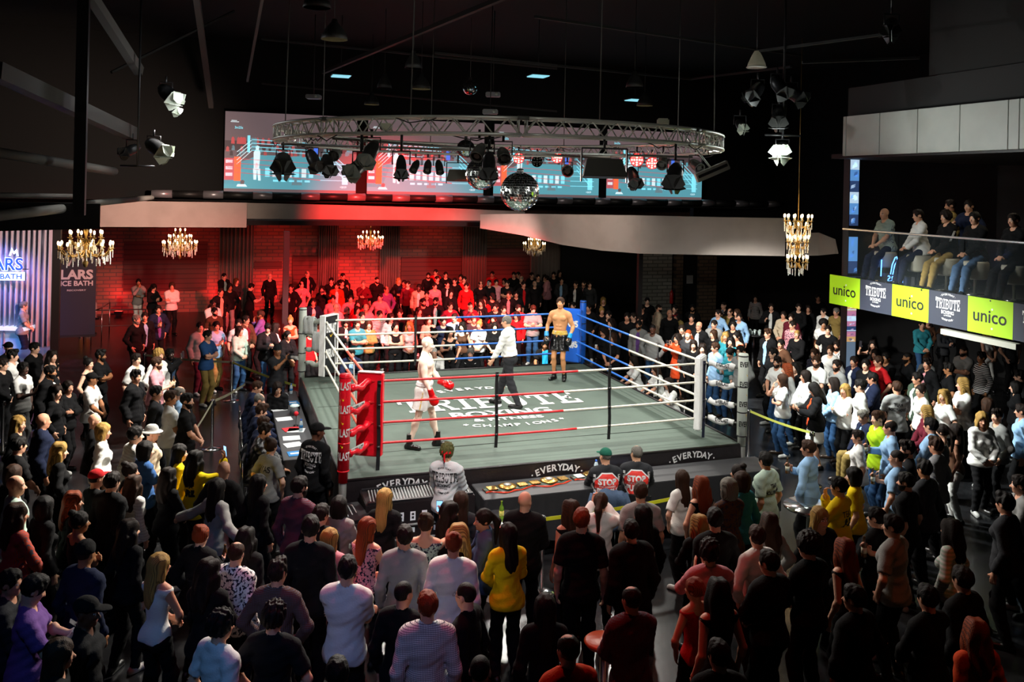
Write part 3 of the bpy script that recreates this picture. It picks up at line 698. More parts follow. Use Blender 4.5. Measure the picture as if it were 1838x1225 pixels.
def slabbox(name, u0, u1, v0, v1, z0, z1, m, parent=None, kind='structure', bevel=0):
    """box in the building frame; local origin at its own base corner so textures run with the wall"""
    b = MB(); b.box(((u1-u0)/2, (v1-v0)/2, (z1-z0)/2), (u1-u0, v1-v0, z1-z0))
    o = b.build(name, m, parent, None, bevel)
    o.matrix_world = Matrix.Translation(RF(u0, v0, z0)) @ Matrix.Rotation(RA, 4, 'Z')
    if kind: o['kind'] = kind
    return o
slabbox('floor', -26, 18, -22, 22, -.2, 0, M_FLOOR)
slabbox('ceiling', -26, 18, -22, 22, 10.2, 10.4, M_CEIL)
slabbox('wall_back', -26, 17, 21.2, 21.6, 0, 5.2, M_BRICK)
slabbox('wall_back_upper', -26, 18, 14.75, 15.0, 4.7, 10.2, M_BLACKWALL)
slabbox('wall_left', -26, -25.6, -22, 21.2, 0, 10.2, M_BLACKWALL)
slabbox('wall_right', 17.2, 17.6, -22, 21.2, 0, 10.2, M_BLACKWALL)
slabbox('ceiling_soffit', -26, 17, 12.6, 21.2, 4.0, 4.15, M_BLACKWALL)
slabbox('wall_dark_recess', uv_of(atv(1008, 480, 20.4))[0], 17.2, 20.4, 20.6, 0, 4.0, M_BLACKWALL)
pu = [uv_of(atv(px, 500, 15.0))[0] for px in (1153, 1206, 1213, 1226, 1254, 1286)]
slabbox('trim_1', pu[0], pu[1], 15.0, 15.5, 0, 4.0, M_PALEBRICK)
slabbox('trim_2', pu[2], pu[3], 15.0, 15.4, 0, 4.0, M_TANBRICK)
slabbox('trim_3', pu[4], pu[5], 15.0, 15.4, 0, 4.0, M_TANBRICK)
dr = slabbox('door_1', pu[3], pu[4], 15.12, 15.2, 0, 3.0, M_BLK)
slabbox('wall_over_door', pu[3], pu[4], 15.0, 15.4, 3.0, 4.0, M_TANBRICK)
zs = MB().box((0, 0, 0), (.3, .01, .34)).build('door_sign', mat('white_notice', (.5, .5, .48), .6), dr)
zs.matrix_parent_inverse = dr.matrix_world.inverted(); zs.matrix_world = Matrix.Translation(atv(1238, 502, 15.1)) @ Matrix.Rotation(RA, 4, 'Z')
ext = MB().lathe([(0, 0), (.07, 0), (.075, .03), (.075, .42), (.05, .5), (.02, .52), (.02, .56), (0, .56)], 14).build('fire_extinguisher', mat('red_enamel', (.5, .02, .02), .3), None, atv(1205, 545, 14.85))
MB().tube([(0, 0, .55), (.08, 0, .6), (.1, 0, .4)], .012).build('hose', M_BLK, ext)
MB().box((0, .12, .2), (.05, .1, .3)).build('wall_bracket', M_STEEL, ext)
tag(ext, 'red fire extinguisher hung on the pale brick pier', 'fire extinguisher')

# mezzanine fascias (painted bulkheads)
def fascia(name, pts, zt, zb, th=.18, m=M_FASCIA):
    """pts: list of (x,y) world; zt, zb lists of heights"""
    b = MB(); n = len(pts); vs = []
    for (x, y), t, q in zip(pts, zt, zb):
        d = Vector((x, y)).normalized()*th
        vs += [(x, y, q), (x, y, t), (x+d.x, y+d.y, t), (x+d.x, y+d.y, q)]
    fs = []
    for i in range(n-1):
        a = i*4; c = a+4
        fs += [(a, a+1, c+1, c), (a+1, a+2, c+2, c+1), (a+2, a+3, c+3, c+2), (a+3, a, c, c+3)]
    fs += [(0, 3, 2, 1), ((n-1)*4, (n-1)*4+1, (n-1)*4+2, (n-1)*4+3)]
    b.add(vs, fs); return struct(b.build(name, m))
def xy(p): return (p.x, p.y)
fascia('trim_fascia_left', [xy(atv(176, 380, 12.4)), xy(atv(443, 380, 12.4))], [4.72]*2, [3.93]*2)
pB = [atv(px, 390, 13.8) for px in (443, 560, 700, 820, 942)]
fascia('trim_fascia_middle', [xy(p) for p in pB], [4.68, 4.66, 4.62, 4.58, 4.5], [3.93, 3.95, 3.95, 3.92, 3.88])
cx_ = [(862, 27.2, 385, 410), (940, 26, 384, 423), (1010, 25, 385, 440), (1080, 24.2, 386, 450), (1150, 23.5, 387, 455.5), (1280, 22.9, 390, 458), (1410, 22.5, 392, 460)]
pC = [atd(px, 400, d) for px, d, t, q in cx_]
fascia('trim_fascia_right', [xy(p) for p in pC], [atd(px, t, d).z for px, d, t, q in cx_], [atd(px, q, d).z for px, d, t, q in cx_])
cx_ = [(1412, 22.9, 421, 460), (1470, 22.7, 418, 459), (1500, 22.4, 430, 456), (1506, 22.3, 455, 456)]
fascia('trim_fascia_end', [xy(atd(px, 400, d)) for px, d, t, q in cx_], [atd(px, t, d).z for px, d, t, q in cx_], [atd(px, q, d).z for px, d, t, q in cx_])
# left black bulkhead over the stage side and dark posts
fascia('trim_bulkhead_left', [xy(atv(-40, 380, 1.5)), xy(atv(180, 380, 1.5))], [atv(-40, 362, 1.5).z, atv(180, 366, 1.5).z], [atv(-40, 416, 1.5).z, atv(180, 411, 1.5).z], .3, M_BLK)
def pole(name, px, y0, y1, d, wpx, m, z0=None, z1=None, kind='structure'):
    a = atd(px, y0, d); wd = wpx*d/FPX
    zt = a.z if z1 is None else z1; zb = 0 if z0 is None else z0
    b = MB().box((0, 0, (zt+zb)/2), (wd, wd, zt-zb)).build(name, m, None, (a.x, a.y, 0)); b.rotation_euler = (0, 0, RA)
    if kind: b['kind'] = kind
    return b
pole('trim_post_1', 515, 405, 640, 24.0, 10, M_BLK, 0, 4.0)
pole('trim_post_2', 103, 415, 620, 22.5, 13, M_BLK, 0, 4.0)
pole('trim_post_3', 1149, 455, 560, 25.5, 8, M_BLK, 0, 3.7)
pole('trim_post_4', 147, 160, 400, 14.5, 19, M_BLK, 4.75, 10.2)

# curtains hang in folds on the back wall
def curtain(px0, px1, v, ztop, zbot, m, label, folds=9, depth=.07):
    a = uv_of(atv(px0, 480, v))[0]; c = uv_of(atv(px1, 480, v))[0]; W = c-a; b = MB(); n = folds*8; vs = []; r = random.Random(px0)
    ph = [r.uniform(-.5, .5) for _ in range(n+1)]
    for i in range(n+1):
        x = W*i/n; y = -depth*(1+math.sin(i/8*2*PI+ph[i//8]))
        vs += [(x, y, ztop), (x, y*1.2, (ztop+zbot)/2), (x+.02*math.sin(i), y*1.4, zbot)]
    fs = [(3*i+k, 3*i+k+1, 3*i+k+4, 3*i+k+3) for i in range(n) for k in (0, 1)]
    b.add(vs, fs, 0, True); o = b.build('curtain', m)
    md = o.modifiers.new('thickness', 'SOLIDIFY'); md.thickness = .012
    o.matrix_world = Matrix.Translation(RF(a, v, 0)) @ Matrix.Rotation(RA, 4, 'Z')
    tag(o, label, 'curtain', 'curtains along the back wall'); return o
for px0, px1, lb in ((392, 454, 'tall grey-brown curtain right of the left brick panel, behind the rear spectators'), (570, 606, 'narrow grey curtain right of the dark pillar before the red wall'),
                     (680, 716, 'grey curtain just right of the chandelier in front of the red wall'), (828, 872, 'dark grey curtain in the middle of the red back wall'), (950, 1004, 'brown-grey curtain at the right end of the red wall behind a chandelier')):
    curtain(px0, px1, 21.05, 4.0, 0.02, M_CURT, lb)
# dark timber frames on the brick wall
for px0, px1, z0, z1 in ((222, 372, .9, 2.9), (456, 506, 1.75, 2.05), (525, 570, .6, 2.3), (720, 828, .7, 2.2), (872, 950, .9, 2.6)):
    a = uv_of(atv(px0, 480, 21.1))[0]; c = uv_of(atv(px1, 480, 21.1))[0]
    o = slabbox('wall_panel', a, c, 21.06, 21.2, z0, z1, mat('dark_red_boards', (.09, .03, .025), .7, wave=('Z', 1.6, (.05, .018, .015), .8, .95)))
# red uplights at the foot of the wall
M_REDLED = mat('red_led_face', (.3, .01, .01), .4, emit=(1, .03, .02), es=6)
for k, (px, pw) in enumerate(((213, 90), (300, 45), (384, 120), (484, 130), (560, 60), (650, 130), (770, 60), (905, 60))):
    p = atv(px, 560, 20.6); p.z = .22
    spot('red_wall_uplight', p + Vector((0, 0, .08)), atv(px, 500, 21.2) * 1.0 + Vector((0, 0, 0)), pw*1.0, (1, .03, .03), 95, 1., .1)
    o = MB().box((0, 0, -.09), (.3, .16, .14)).box((0, 0, -.19), (.14, .2, .06)).build('uplight', M_BLK, None, p, .01)
    MB().box((0, 0, -.018), (.26, .12, .006)).build('lens', M_REDLED, o)
    tag(o, ['leftmost', 'second', 'third', 'fourth', 'fifth', 'sixth', 'seventh', 'rightmost'][k]+' red floor uplight along the foot of the brick wall, counted from left', 'uplight', 'red uplights along the back wall')
for k in range(4):                                        # raised glow under the fascia, washing the brick from above
    p = RF(-6.5+k*3.4, 19.4, 3.85); spot('red_wall_washer', p, RF(-6.5+k*3.4, 21.2, 2.4), 60, (1, .05, .04), 120, 1., .2)

# stage at the far left: pale curtain lit blue, low platform, railing
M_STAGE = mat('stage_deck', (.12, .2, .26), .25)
def dist_uv(px, py, v): return uv_of(atv(px, py, v))
aL = dist_uv(-60, 500, 12.0)[0]; bL = dist_uv(97, 500, 12.0)[0]
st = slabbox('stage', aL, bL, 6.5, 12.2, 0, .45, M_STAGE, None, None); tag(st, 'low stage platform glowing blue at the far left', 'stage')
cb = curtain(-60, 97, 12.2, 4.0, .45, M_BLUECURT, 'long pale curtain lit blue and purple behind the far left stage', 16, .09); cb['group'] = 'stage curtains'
del cb['group']
spot('blue_stage_light', RF(bL-2.2, 10.8, 3.6), RF(bL-2.0, 12.2, 1.8), 420, (.08, .3, 1), 120, .8, .1)
spot('blue_stage_light', RF(bL-4.2, 8.8, 3.7), RF(bL-3.4, 11, .4), 300, (.08, .55, 1), 120, .8, .1)
spot('purple_stage_light', RF(bL-.9, 10.4, 3.7), RF(bL-1.4, 12.2, 1.8), 150, (.7, .35, 1), 75, .8, .1)
spot('magenta_stage_light', RF(bL-.75, 11.6, 3.8), RF(bL-.8, 12.2, .6), 60, (1, .0, .15), 25, .5, .05)
# glowing sign of blue letters, only the end of the word is in view
M_NEONW = mat('sign_white_glow', (.6, .7, .9), .4, emit=(.62, .78, 1), es=2.2); M_NEONB = mat('sign_blue_edge', (.02, .05, .5), .4, emit=(.02, .08, .9), es=1.0)
sg = atd(8, 483, 24.0); sgn = MB().box((0, 0, 0), (1.3, .06, .02)).build('illuminated_sign', M_BLK, None, sg); sgn.rotation_euler = (0, 0, RA*.3)
t1 = Txt(); t1.sans('LARS', 0, -.12, .34, 1.05, .05); t1.build('sign_letters', M_NEONW, sgn, lambda a, b: (a, -.05, b+.1))
t1 = Txt(); t1.sans('LARS', 0, -.12, .34, 1.05, .02); t1.build('letter_outline', M_NEONB, sgn, lambda a, b: (a, -.054, b+.1))
t1 = Txt(); t1.rect(-.55, -.32, .58, -.08); t1.build('letter_backing', M_NEONW, sgn, lambda a, b: (a, -.05, b))
t1 = Txt(); t1.sans('ICE BATH', 0, -.28, .15, 1.0, .02); t1.build('small_letters', M_NEONB, sgn, lambda a, b: (a, -.056, b))
t1 = Txt(); t1.poly([(-.02, .38), (.06, .62), (.12, .5), (.2, .58), (.25, .38), (.2, .38), (.17, .48), (.12, .42), (.07, .5), (.04, .38)]); t1.build('mountain_mark', M_NEONW, sgn, lambda a, b: (a+.15, -.05, b))
tag(sgn, 'white and blue illuminated sign with mountain mark at the far left edge', 'sign')
sw = atd(10, 528, 24.3); o = MB().box((0, 0, 0), (1.3, .3, .55)).build('white_counter', mat('counter_white', (.6, .65, .75), .4), None, (sw.x, sw.y, .7), .02)
MB().box((0, -.02, .33), (1.5, .5, .1)).build('counter_top', mat('counter_top', (.75, .75, .7), .3, emit=(.8, .85, 1), es=.5), o); o.scale.z = 1
MB().box((0, 0, -.47), (1.28, .28, .42)).build('counter_base', M_BLK, o)
tag(o, 'white lit counter with overhanging top below the blue sign', 'counter')
# banner on the dark panel
bn = atv(138, 505, 12.0); ba = MB().box((0, 0, 0), (1.02, .03, 2.5)).build('banner', mat('navy_banner', (.005, .007, .016), .7), None, (bn.x, bn.y, 2.0)); ba.rotation_euler = (0, 0, RA)
MB().box((0, .1, -1.26), (1.06, .36, .06)).box((0, .06, 0), (.05, .04, 2.5)).build('banner_stand', M_BLK, ba)
MW = mat('printed_white', (.35, .35, .37), .6)
t1 = Txt(); t1.sans('LARS', 0, .42, .26, .86, .04).sans('ICE BATH', 0, .22, .14, .86, .03)
for p in ([(-.28, .8), (-.2, .8), (-.1, 1.12), (-.05, 1.18), (.0, 1.12), (-.05, 1.05)], [(-.04, 1.14), (.02, 1.02), (.1, 1.06), (.2, .8), (.28, .8), (.14, 1.16), (.05, 1.1), (0, 1.18)]): t1.poly(p)
t1.sans('RECOVERY', 0, .06, .05, .5, .01); t1.build('banner_print', MW, ba, lambda a, b: (a, -.018, b))
tag(ba, 'dark navy upright banner printed LARS with a mountain mark', 'banner')
# railings near the platform
def railing(name, pts, h, m, label, r=.02, posts=True, mid=False):
    o = empty(name, pts[0]); P = [Vector(p)-Vector(pts[0]) for p in pts]
    MB().tube([p+Vector((0, 0, h)) for p in P], r).build('top_rail', m, o)
    if mid: MB().tube([p+Vector((0, 0, h*.5)) for p in P], r*.8).build('mid_rail', m, o)
    for p in P: MB().tube([p, p+Vector((0, 0, h))], r).build('post', m, o)
    tag(o, label, 'railing'); return o
def gz(px, py, z=0.): return atz(px, py, z)
railing('railing', [gz(-5, 620), gz(60, 618), gz(150, 615), gz(260, 612)], 1.05, M_BLK, 'low black pipe railing before the stage at the far left', .02, True, True)
railing('railing', [gz(163, 622), gz(182, 612), gz(196, 600)], 1.1, M_CHROME, 'short chrome stair handrail below the left chandelier', .018)

# ceiling steelwork and pipes
def beam3(name, a, b, w_, h_, m, label, cat='beam', rnd=False, group=None):
    o = MB()
    if rnd: o.tube([a, b], w_/2, 12)
    else: o.beam(a, b, w_, h_)
    q = o.build(name, m); tag(q, label, cat, group); return q
M_RAFT = mat('grey_rafter', (.085, .082, .075), .7)
B3 = [((155, -20, 15), (250, 128, 17.5), .16, 'steel rafter sloping from the top edge down to the hanging lamps, upper left'),
      ((-10, 126, 12.5), (240, 242, 17.5), .22, 'long grey steel beam sloping from left edge towards the lamps'),
      ((352, -10, 19), (379, 190, 26), .14, 'pale steel rafter left of the big screens, near the top'),
      ((472, -10, 19), (444, 145, 26), .07, 'thin dim rod rafter above the leftmost screen')]
for a, b, w_, lb in B3: beam3('rafter', atd(*a), atd(*b), w_, w_*1.2, M_RAFT, lb, 'rafter')
for a, b, r, lb in [((-10, 273, 13), (205, 308, 17), .17, 'round grey duct crossing left side at mid height'), ((-10, 388, 12.5), (137, 372, 16), .17, 'lower round pipe at the far left edge'),
                    ((158, 366, 16), (272, 355, 21), .13, 'grey pipe running right towards the screens from the dark post'), ((-10, 350, 13), (130, 352, 16), .08, 'thin pipe above the lower left pipe')]:
    beam3('duct', atd(*a), atd(*b), r, r, M_RAFT, lb, 'pipe', True)
M_DIM = mat('dim_cable_tray', (.014, .013, .012), .7)
for k, (a, b) in enumerate([((905, -5, 15), (580, 130, 24)), ((470, 70, 22), (1000, 123, 22)), ((780, 95, 18), (1000, 118, 18)), ((960, 30, 16), (1440, 100, 20)), ((1000, 118, 19), (1240, 142, 24)), ((1240, 142, 24), (1420, 120, 19)), ((1360, 92, 17), (1600, 60, 15)),
                              ((200, 130, 18), (420, 20, 22)), ((1440, 112, 16), (1650, 104, 16)), ((470, 150, 27), (1000, 200, 27))]):
    w_ = .09 if k == 0 else .05
    beam3('cable_tray', atd(*a), atd(*b), w_, w_, M_DIM, ['sloping tray from top centre down to the small projector', 'long thin rail below the largest dome lamp', 'double rail at the top centre', 'thin rail running from top centre to the right lamp cluster', 'thin rail above the truss, right of centre', 'thin rail rising right towards the dome lamp', 'rail crossing right of the hanging lamp cluster', 'thin rod in the dark upper left roof', 'thin rail in front of the dark upper right wall', 'thin rail just above the screens'][k], 'rail')

# duct with grille sections under the screens
du = empty('air_duct', atv(272, 350, 14.0)); o0 = Vector(du.location)
u0 = uv_of(atv(272, 350, 14.0))[0]; u1 = uv_of(atv(1400, 380, 14.0))[0]; k = 0; uu = u0
M_GRL = mat('black_grille', (.02, .02, .02), .5, wave=('X', 12, (.004, .004, .004), .5, .6)); M_DUCT = mat('duct_metal', (.35, .33, .36), .35, metal=.5)
while uu < u1:
    L = .62 if k % 2 == 0 else .95
    a = RF(uu, 14.0, 4.93)-o0; b = RF(min(uu+L, u1), 14.0, 4.93)-o0
    MB().tube([a, b], .135 if k % 2 == 0 else .12, 16).build('smooth_section' if k % 2 == 0 else 'grille_section', M_DUCT if k % 2 == 0 else M_GRL, du)
    uu += L; k += 1
tag(du, 'long round air duct with alternate smooth and grille sections under the screens', 'duct')

# ---------------------------------------------------------------- right balcony
BU = 7.84
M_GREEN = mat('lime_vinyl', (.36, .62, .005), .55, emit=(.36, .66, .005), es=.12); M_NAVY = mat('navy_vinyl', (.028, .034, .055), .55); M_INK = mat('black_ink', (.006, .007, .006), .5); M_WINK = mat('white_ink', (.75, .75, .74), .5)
slabbox('floor_balcony', BU+.06, 16, -12, uv_of(atu(1491, 520, BU))[1], 2.98, 3.55, M_BLK)
slabbox('wall_balcony_back', 13.2, 13.4, -12, .35, 3.55, 10.2, M_BLACKWALL)
slabbox('trim_soffit_strip', BU-.02, BU+.12, uv_of(atu(1825, 610, BU))[1], uv_of(atu(1690, 576, BU))[1], 2.80, 2.90, mat('pale_strip', (.45, .45, .38), .5))
edges = [uv_of(atu(px, 520, BU))[1] for px in (1490, 1544.5, 1602.5, 1668.5, 1739, 1820.5, 1915)]
bbn = empty('balcony_banner', RF(BU, edges[0], 3.28))
for k in range(6):
    v1, v0 = edges[k], edges[k+1]; W = v1-v0; o = MB().box((0, 0, 0), (W, .03, .64)).build('green_panel' if k % 2 == 0 else 'dark_panel', M_GREEN if k % 2 == 0 else M_NAVY, bbn)
    o.matrix_local = Matrix.Translation(RF(BU, (v0+v1)/2, 3.28)-RF(BU, edges[0], 3.28)) @ Matrix.Rotation(RA-PI/2, 4, 'Z')
    if k % 2 == 0:
        t = Txt(); t.sans('unico', 0, -.10, .23, W*.74, .012); t.build('lettering', M_INK, o, lambda a, b: (a, -.018, b))
        dt = Txt()
        for dz in (.14, -.2): dt.poly([(.02*math.cos(q*PI/4)+.05, dz+.02*math.sin(q*PI/4)) for q in range(8)])
        dt.build('white_dots', M_WINK, o, lambda a, b: (a, -.018, b))
    else: tribute_logo().build('emblem', M_WINK, o, lambda a, b, W=W: (a*W*.62, -.018, b*.52+.035))
tag(bbn, 'long balcony banner of alternating lime green unico and dark emblem panels', 'banner')
# glass railing
GV = uv_of(atu(1513, 480, BU+.03))[1]; gr = empty('glass_railing', RF(BU+.03, GV, 3.55)); g0 = Vector(gr.location)
pr = [RF(BU+.03, v, 4.64)-g0 for v in (GV+.02, -9.5)]
MB().tube(pr, .022, 10).build('handrail', mat('brushed_rail', (.7, .7, .72), .25, metal=.6), gr)
M_GLASS = mat('railing_glass', (.25, .3, .32), .03, spec=.6, alpha=.03)
for k in range(6):
    a, b = GV-k*1.6, GV-(k+1)*1.6+.02
    q = MB().box((0, 0, 0), (a-b, .012, 1.06)).build('glass_pane', M_GLASS, gr); q.matrix_local = Matrix.Translation(RF(BU+.03, (a+b)/2, 4.1)-g0) @ Matrix.Rotation(RA-PI/2, 4, 'Z')
tag(gr, 'frameless glass balustrade with slim steel handrail along the balcony edge', 'railing')
# upper cladding band and dark wall over it
uv1 = uv_of(atu(1515, 250, BU-.05))[1]; cl = empty('cladding_band', RF(BU-.05, uv1, 6.24)); c0 = Vector(cl.location)
jn = [uv_of(atu(px, 250, BU-.05))[1] for px in (1515, 1521, 1581, 1649, 1725, 1812, 1832, 1990)]
for k in range(7):
    a, b = jn[k], jn[k+1]; q = MB().box((0, 0, 0), (a-b-.012, .08, .86)).build('cladding_panel', M_PANEL, cl, None, .006)
    q.matrix_local = Matrix.Translation(RF(BU-.05, (a+b)/2, 6.67)-c0) @ Matrix.Rotation(RA-PI/2, 4, 'Z')
MB().box((0, 0, 0), (uv1+12, .05, .84)).build('joint_backing', M_JOINT, cl).matrix_local = Matrix.Translation(RF(BU+.03, (uv1-12)/2, 6.67)-c0) @ Matrix.Rotation(RA-PI/2, 4, 'Z')
tag(cl, 'band of pale grey cladding panels above the balcony opening', 'cladding')
slabbox('ceiling_balcony', BU+.1, 13.2, -12, .1, 6.2, 6.3, M_BLK)
M_DKW = mat('charcoal_wall', (.018, .017, .017), .8)
slabbox('wall_upper_right', BU+.15, 13.2, -12, uv_of(atu(1523, 150, BU+.15))[1], 7.1, 7.75, M_DKW)
slabbox('wall_upper_block', BU+.2, 13.2, -12, uv_of(atu(1668, 100, BU+.2))[1], 7.7, 10.2, mat('charcoal_block', (.010, .0095, .009), .8))
# pillar with screens showing pictures
lc = atd(1529, 300, 20.2); pil = MB().box((0, 0, 3.3), (.26, .26, 6.6)).build('screen_pillar', M_BLK, None, (lc.x, lc.y, 0)); pil.rotation_euler = (0, 0, .15)
ledm = [mat('led_'+n, c, .3, emit=c, es=s) for n, c, s in (('blue', (.10, .28, .62), .9), ('pale', (.55, .75, .95), .8), ('navy', (.03, .06, .16), .8), ('pink', (.5, .2, .35), .7), ('tan', (.6, .35, .15), .8), ('grey', (.12, .17, .24), .8))]
t1 = Txt(); rr = random.Random(3)
def strip(z0, z1, cols, n):
    for i in range(n):
        a = z0+(z1-z0)*i/n; b = z0+(z1-z0)*(i+1)/n; t1.rect(-.115, a, .115, b, cols[i % len(cols)])
        for q in range(3):
            x = rr.uniform(-.1, .03); y = a+(b-a)*rr.uniform(.05, .5)
            t1.poly([(x, y), (x+rr.uniform(.04, .1), y+(b-a)*.1), (x+.07, y+(b-a)*.4), (x+.01, y+(b-a)*.3)], cols[rr.randrange(len(cols))])
zz = lambda y: CAMZ-(y-349.5)/FPX*20.2
strip(zz(405), zz(285), [2, 0, 1], 6); strip(zz(490), zz(425), [2, 0, 0], 3); strip(zz(612), zz(548), [4, 3, 2, 3, 1, 3], 7); strip(zz(660), zz(612), [5, 5], 2)
for i in range(len(t1.v)): pass
t1.build('picture_screen', ledm, pil, lambda a, b: (a, -.134, b))
for zc in (zz(572), zz(592), zz(555)): MB().box((0, -.136, zc), (.23, .004, .02)).build('screen_frame', ledm[1], pil)
tag(pil, 'slim dark pillar with glowing picture screens at the end of the balcony', 'pillar')
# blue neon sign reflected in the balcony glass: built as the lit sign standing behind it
M_NEON = mat('neon_reflection_glow', (.02, .1, .8), .3, emit=(.08, .28, 1), es=5); ng = atu(1609, 487, BU+.35)
ns = MB().box((0, .04, -.1), (.7, .03, .02)).build('neon_reflection', M_BLK, None, ng); ns.rotation_euler = (0, 0, RA-PI/2)
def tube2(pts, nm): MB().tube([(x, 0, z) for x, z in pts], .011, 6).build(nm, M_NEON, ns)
tube2([(-.16, -.08), (-.12, .12), (-.04, .28), (.0, .3), (.03, .2), (.08, .12), (.1, -.05)], 'reflected_tube'); tube2([(-.1, -.08), (-.05, .12), (0, .2), (.03, .12)], 'reflected_tube')
t1 = Txt(); t1.sans('LARS', .02, -.24, .13, .42, .01); t1.build('reflected_letters', M_NEON, ns, lambda a, b: (-a, -.01, b))
MB().tube([(-.42, 0, .2), (-.43, 0, -.15)], .012, 6).build('reflected_tube', M_NEON, ns)
MB().box((0, .05, -.2), (.9, .02, .24)).build('reflected_sign_base', M_BLK, ns)
tag(ns, 'reflection of a blue neon sign with mountain outline, modelled behind the balcony glass', 'sign')

# ================================================================ the ring
CZ = 1.12; A = 3.366; Bc = 2.91
M_CANVAS = mat('canvas_green_grey', (.074, .103, .082), .75, noise=(1.3, (.062, .087, .069), .42, .62), bump=(5, .35))
M_APRON = mat('black_apron_vinyl', (.012, .009, .010), .42, bump=(7, .5))
M_WHITEINK = mat('canvas_white_print', (.70, .70, .69), .7)
M_REDV = mat('red_vinyl', (.80, .006, .02), .3, bump=(22, .3)); M_WHV = mat('white_vinyl', (.82, .82, .80), .4, bump=(22, .35))
M_BLUEV = mat('blue_vinyl', (.01, .12, .62), .3, bump=(22, .3)); M_BLKV = mat('black_vinyl', (.012, .012, .014), .35)
M_CREAM = mat('cream_post_pad', (.70, .76, .68), .5, bump=(12, .3)); M_ROPEW = mat('rope_cream', (.62, .58, .48), .5); M_ROPER = mat('rope_red', (.60, .015, .02), .4)
M_ROPEO = mat('rope_orange_red', (.72, .09, .05), .4); M_ROPEB = mat('rope_blue', (.015, .12, .48), .4); M_YEL = mat('yellow_tick', (.8, .5, .01), .5)
RM = Matrix.Translation(RC) @ Matrix.Rotation(RA, 4, 'Z')
ring = empty('boxing_ring_platform'); ring.matrix_world = RM
b = MB(); n = 24; vs = []
for i in range(n+1):
    for j in range(n+1):
        u = -A+2*A*i/n; v = -A+2*A*j/n; vs.append((u, v, CZ+.004*math.sin(u*2.1+v)*math.cos(v*1.7)-.004))
b.add(vs, [(i*(n+1)+j, (i+1)*(n+1)+j, (i+1)*(n+1)+j+1, i*(n+1)+j+1) for i in range(n) for j in range(n)], 0, True)
b.build('canvas', M_CANVAS, ring)
for k in range(4):                                        # seams are stitched tape on the canvas
    q = MB().box((0, -2.2+k*1.5, CZ+.001), (2*A-.2, .02, .003)).build('canvas_seam', mat('seam_tape', (.06, .08, .066), .7), ring)
for k in range(4):
    R = Matrix.Rotation(k*PI/2, 4, 'Z'); b = MB(); m_ = 60; vs = []
    for i in range(m_+1):
        u = -A+2*A*i/m_; w1 = .012*math.sin(u*5.3+k)+.006*math.sin(u*17)
        vs += [(u, -A-.015+w1*.2, CZ+.006), (u, -A-.03+w1*.6, CZ-.32), (u, -A-.02+w1*1.6, .02)]
    b.add(vs, [(3*i+j, 3*i+3+j, 3*i+4+j, 3*i+1+j) for i in range(m_) for j in (0, 1)], 0, True)
    me = b.build('apron', M_APRON, ring); me.matrix_local = R
    e = MB().tube([(-A, -A, CZ+.006), (A, -A, CZ+.006)], .022, 8).build('edge_trim', M_APRON, ring); e.matrix_local = R
MB().box((0, 0, .5), (2*A-.3, 2*A-.3, 1.0)).build('frame_deck', M_BLK, ring)
for nm, fn in (('main_wordmark', lambda T: T.slab('TRIBUTE', 0, -.14, .84, 3.62, 0, .14)), ('boxing_line', lambda T: T.sans('BOXING', -.03, -.70, .36, 1.98, .035)), ('fitness_line', lambda T: T.sans('& FITNESS', -.03, -1.0, .17, 1.35, .025)),
               ('upper_arc', lambda T: T.arc('EVERYDAY', 0, -1.0, 2.34, .19, .72, True)), ('lower_arc', lambda T: T.arc('*CHAMPIONS*', 0, 1.7, 3.12, .16, .68, False, 0, .02))):
    T = Txt(); fn(T); T.build(nm, M_WHITEINK, ring, lambda a, b: (a+.05, b+.06-.02*a, CZ+.0075))
for uc, nm in ((-.05, 0), (2.35, 1), (-2.5, 2)):
    t1 = Txt(); t1.arc('·EVERYDAY·', 0, -.75, .95, .10, .95, True)
    q = t1.build('apron_lettering', M_WHITEINK, ring, lambda a, b: (a+uc, -A-.05, b+CZ-.32))
q['label'] = 'white arched lettering on black apron'
tag(ring, 'raised boxing ring platform with grey-green lettered canvas and black apron', 'boxing ring')

# posts with padded sleeves, rope-end pads and big corner cushions
def label_quad(par, c, x, y, w_, h_, text, mats, name, flip=False):
    t = Txt(); t.rect(-w_/2, -h_/2, w_/2, h_/2, 0); t.sans(text, 0, -h_*.28, h_*.56, w_*.86, .04, 1)
    X = Vector(x).normalized(); Y = Vector(y).normalized(); N_ = X.cross(Y)
    return t.build(name, mats, par, lambda a, b: Vector(c)+X*a+Y*b+N_*(.0012 if False else 0))
def wrap_text(par, text, r, zc, h_, ang, m, name, arc=2.0):
    t = Txt(); t.sans(text, 0, 0, h_, r*arc, .025)
    return t.build(name, m, par, lambda a, b: (math.cos(ang+a/r)*r, math.sin(ang+a/r)*r, zc+b))
def tick(par, r, zc, ang, m):
    t = Txt(); t.poly([(-.045, .02), (-.02, -.005), (.06, .035), (-.018, -.03)])
    t.build('maker_mark', m, par, lambda a, b: (math.cos(ang+a/r)*r, math.sin(ang+a/r)*r, zc+b))
CORN = [(-1, -1, M_REDV, 'red'), (1, -1, M_CREAM, 'white'), (-1, 1, M_CREAM, 'left'), (1, 1, M_BLUEV, 'blue')]
RZ = [CZ+z for z in (1.31, .99, .68, .37)]
tocam = -PI/2-RA
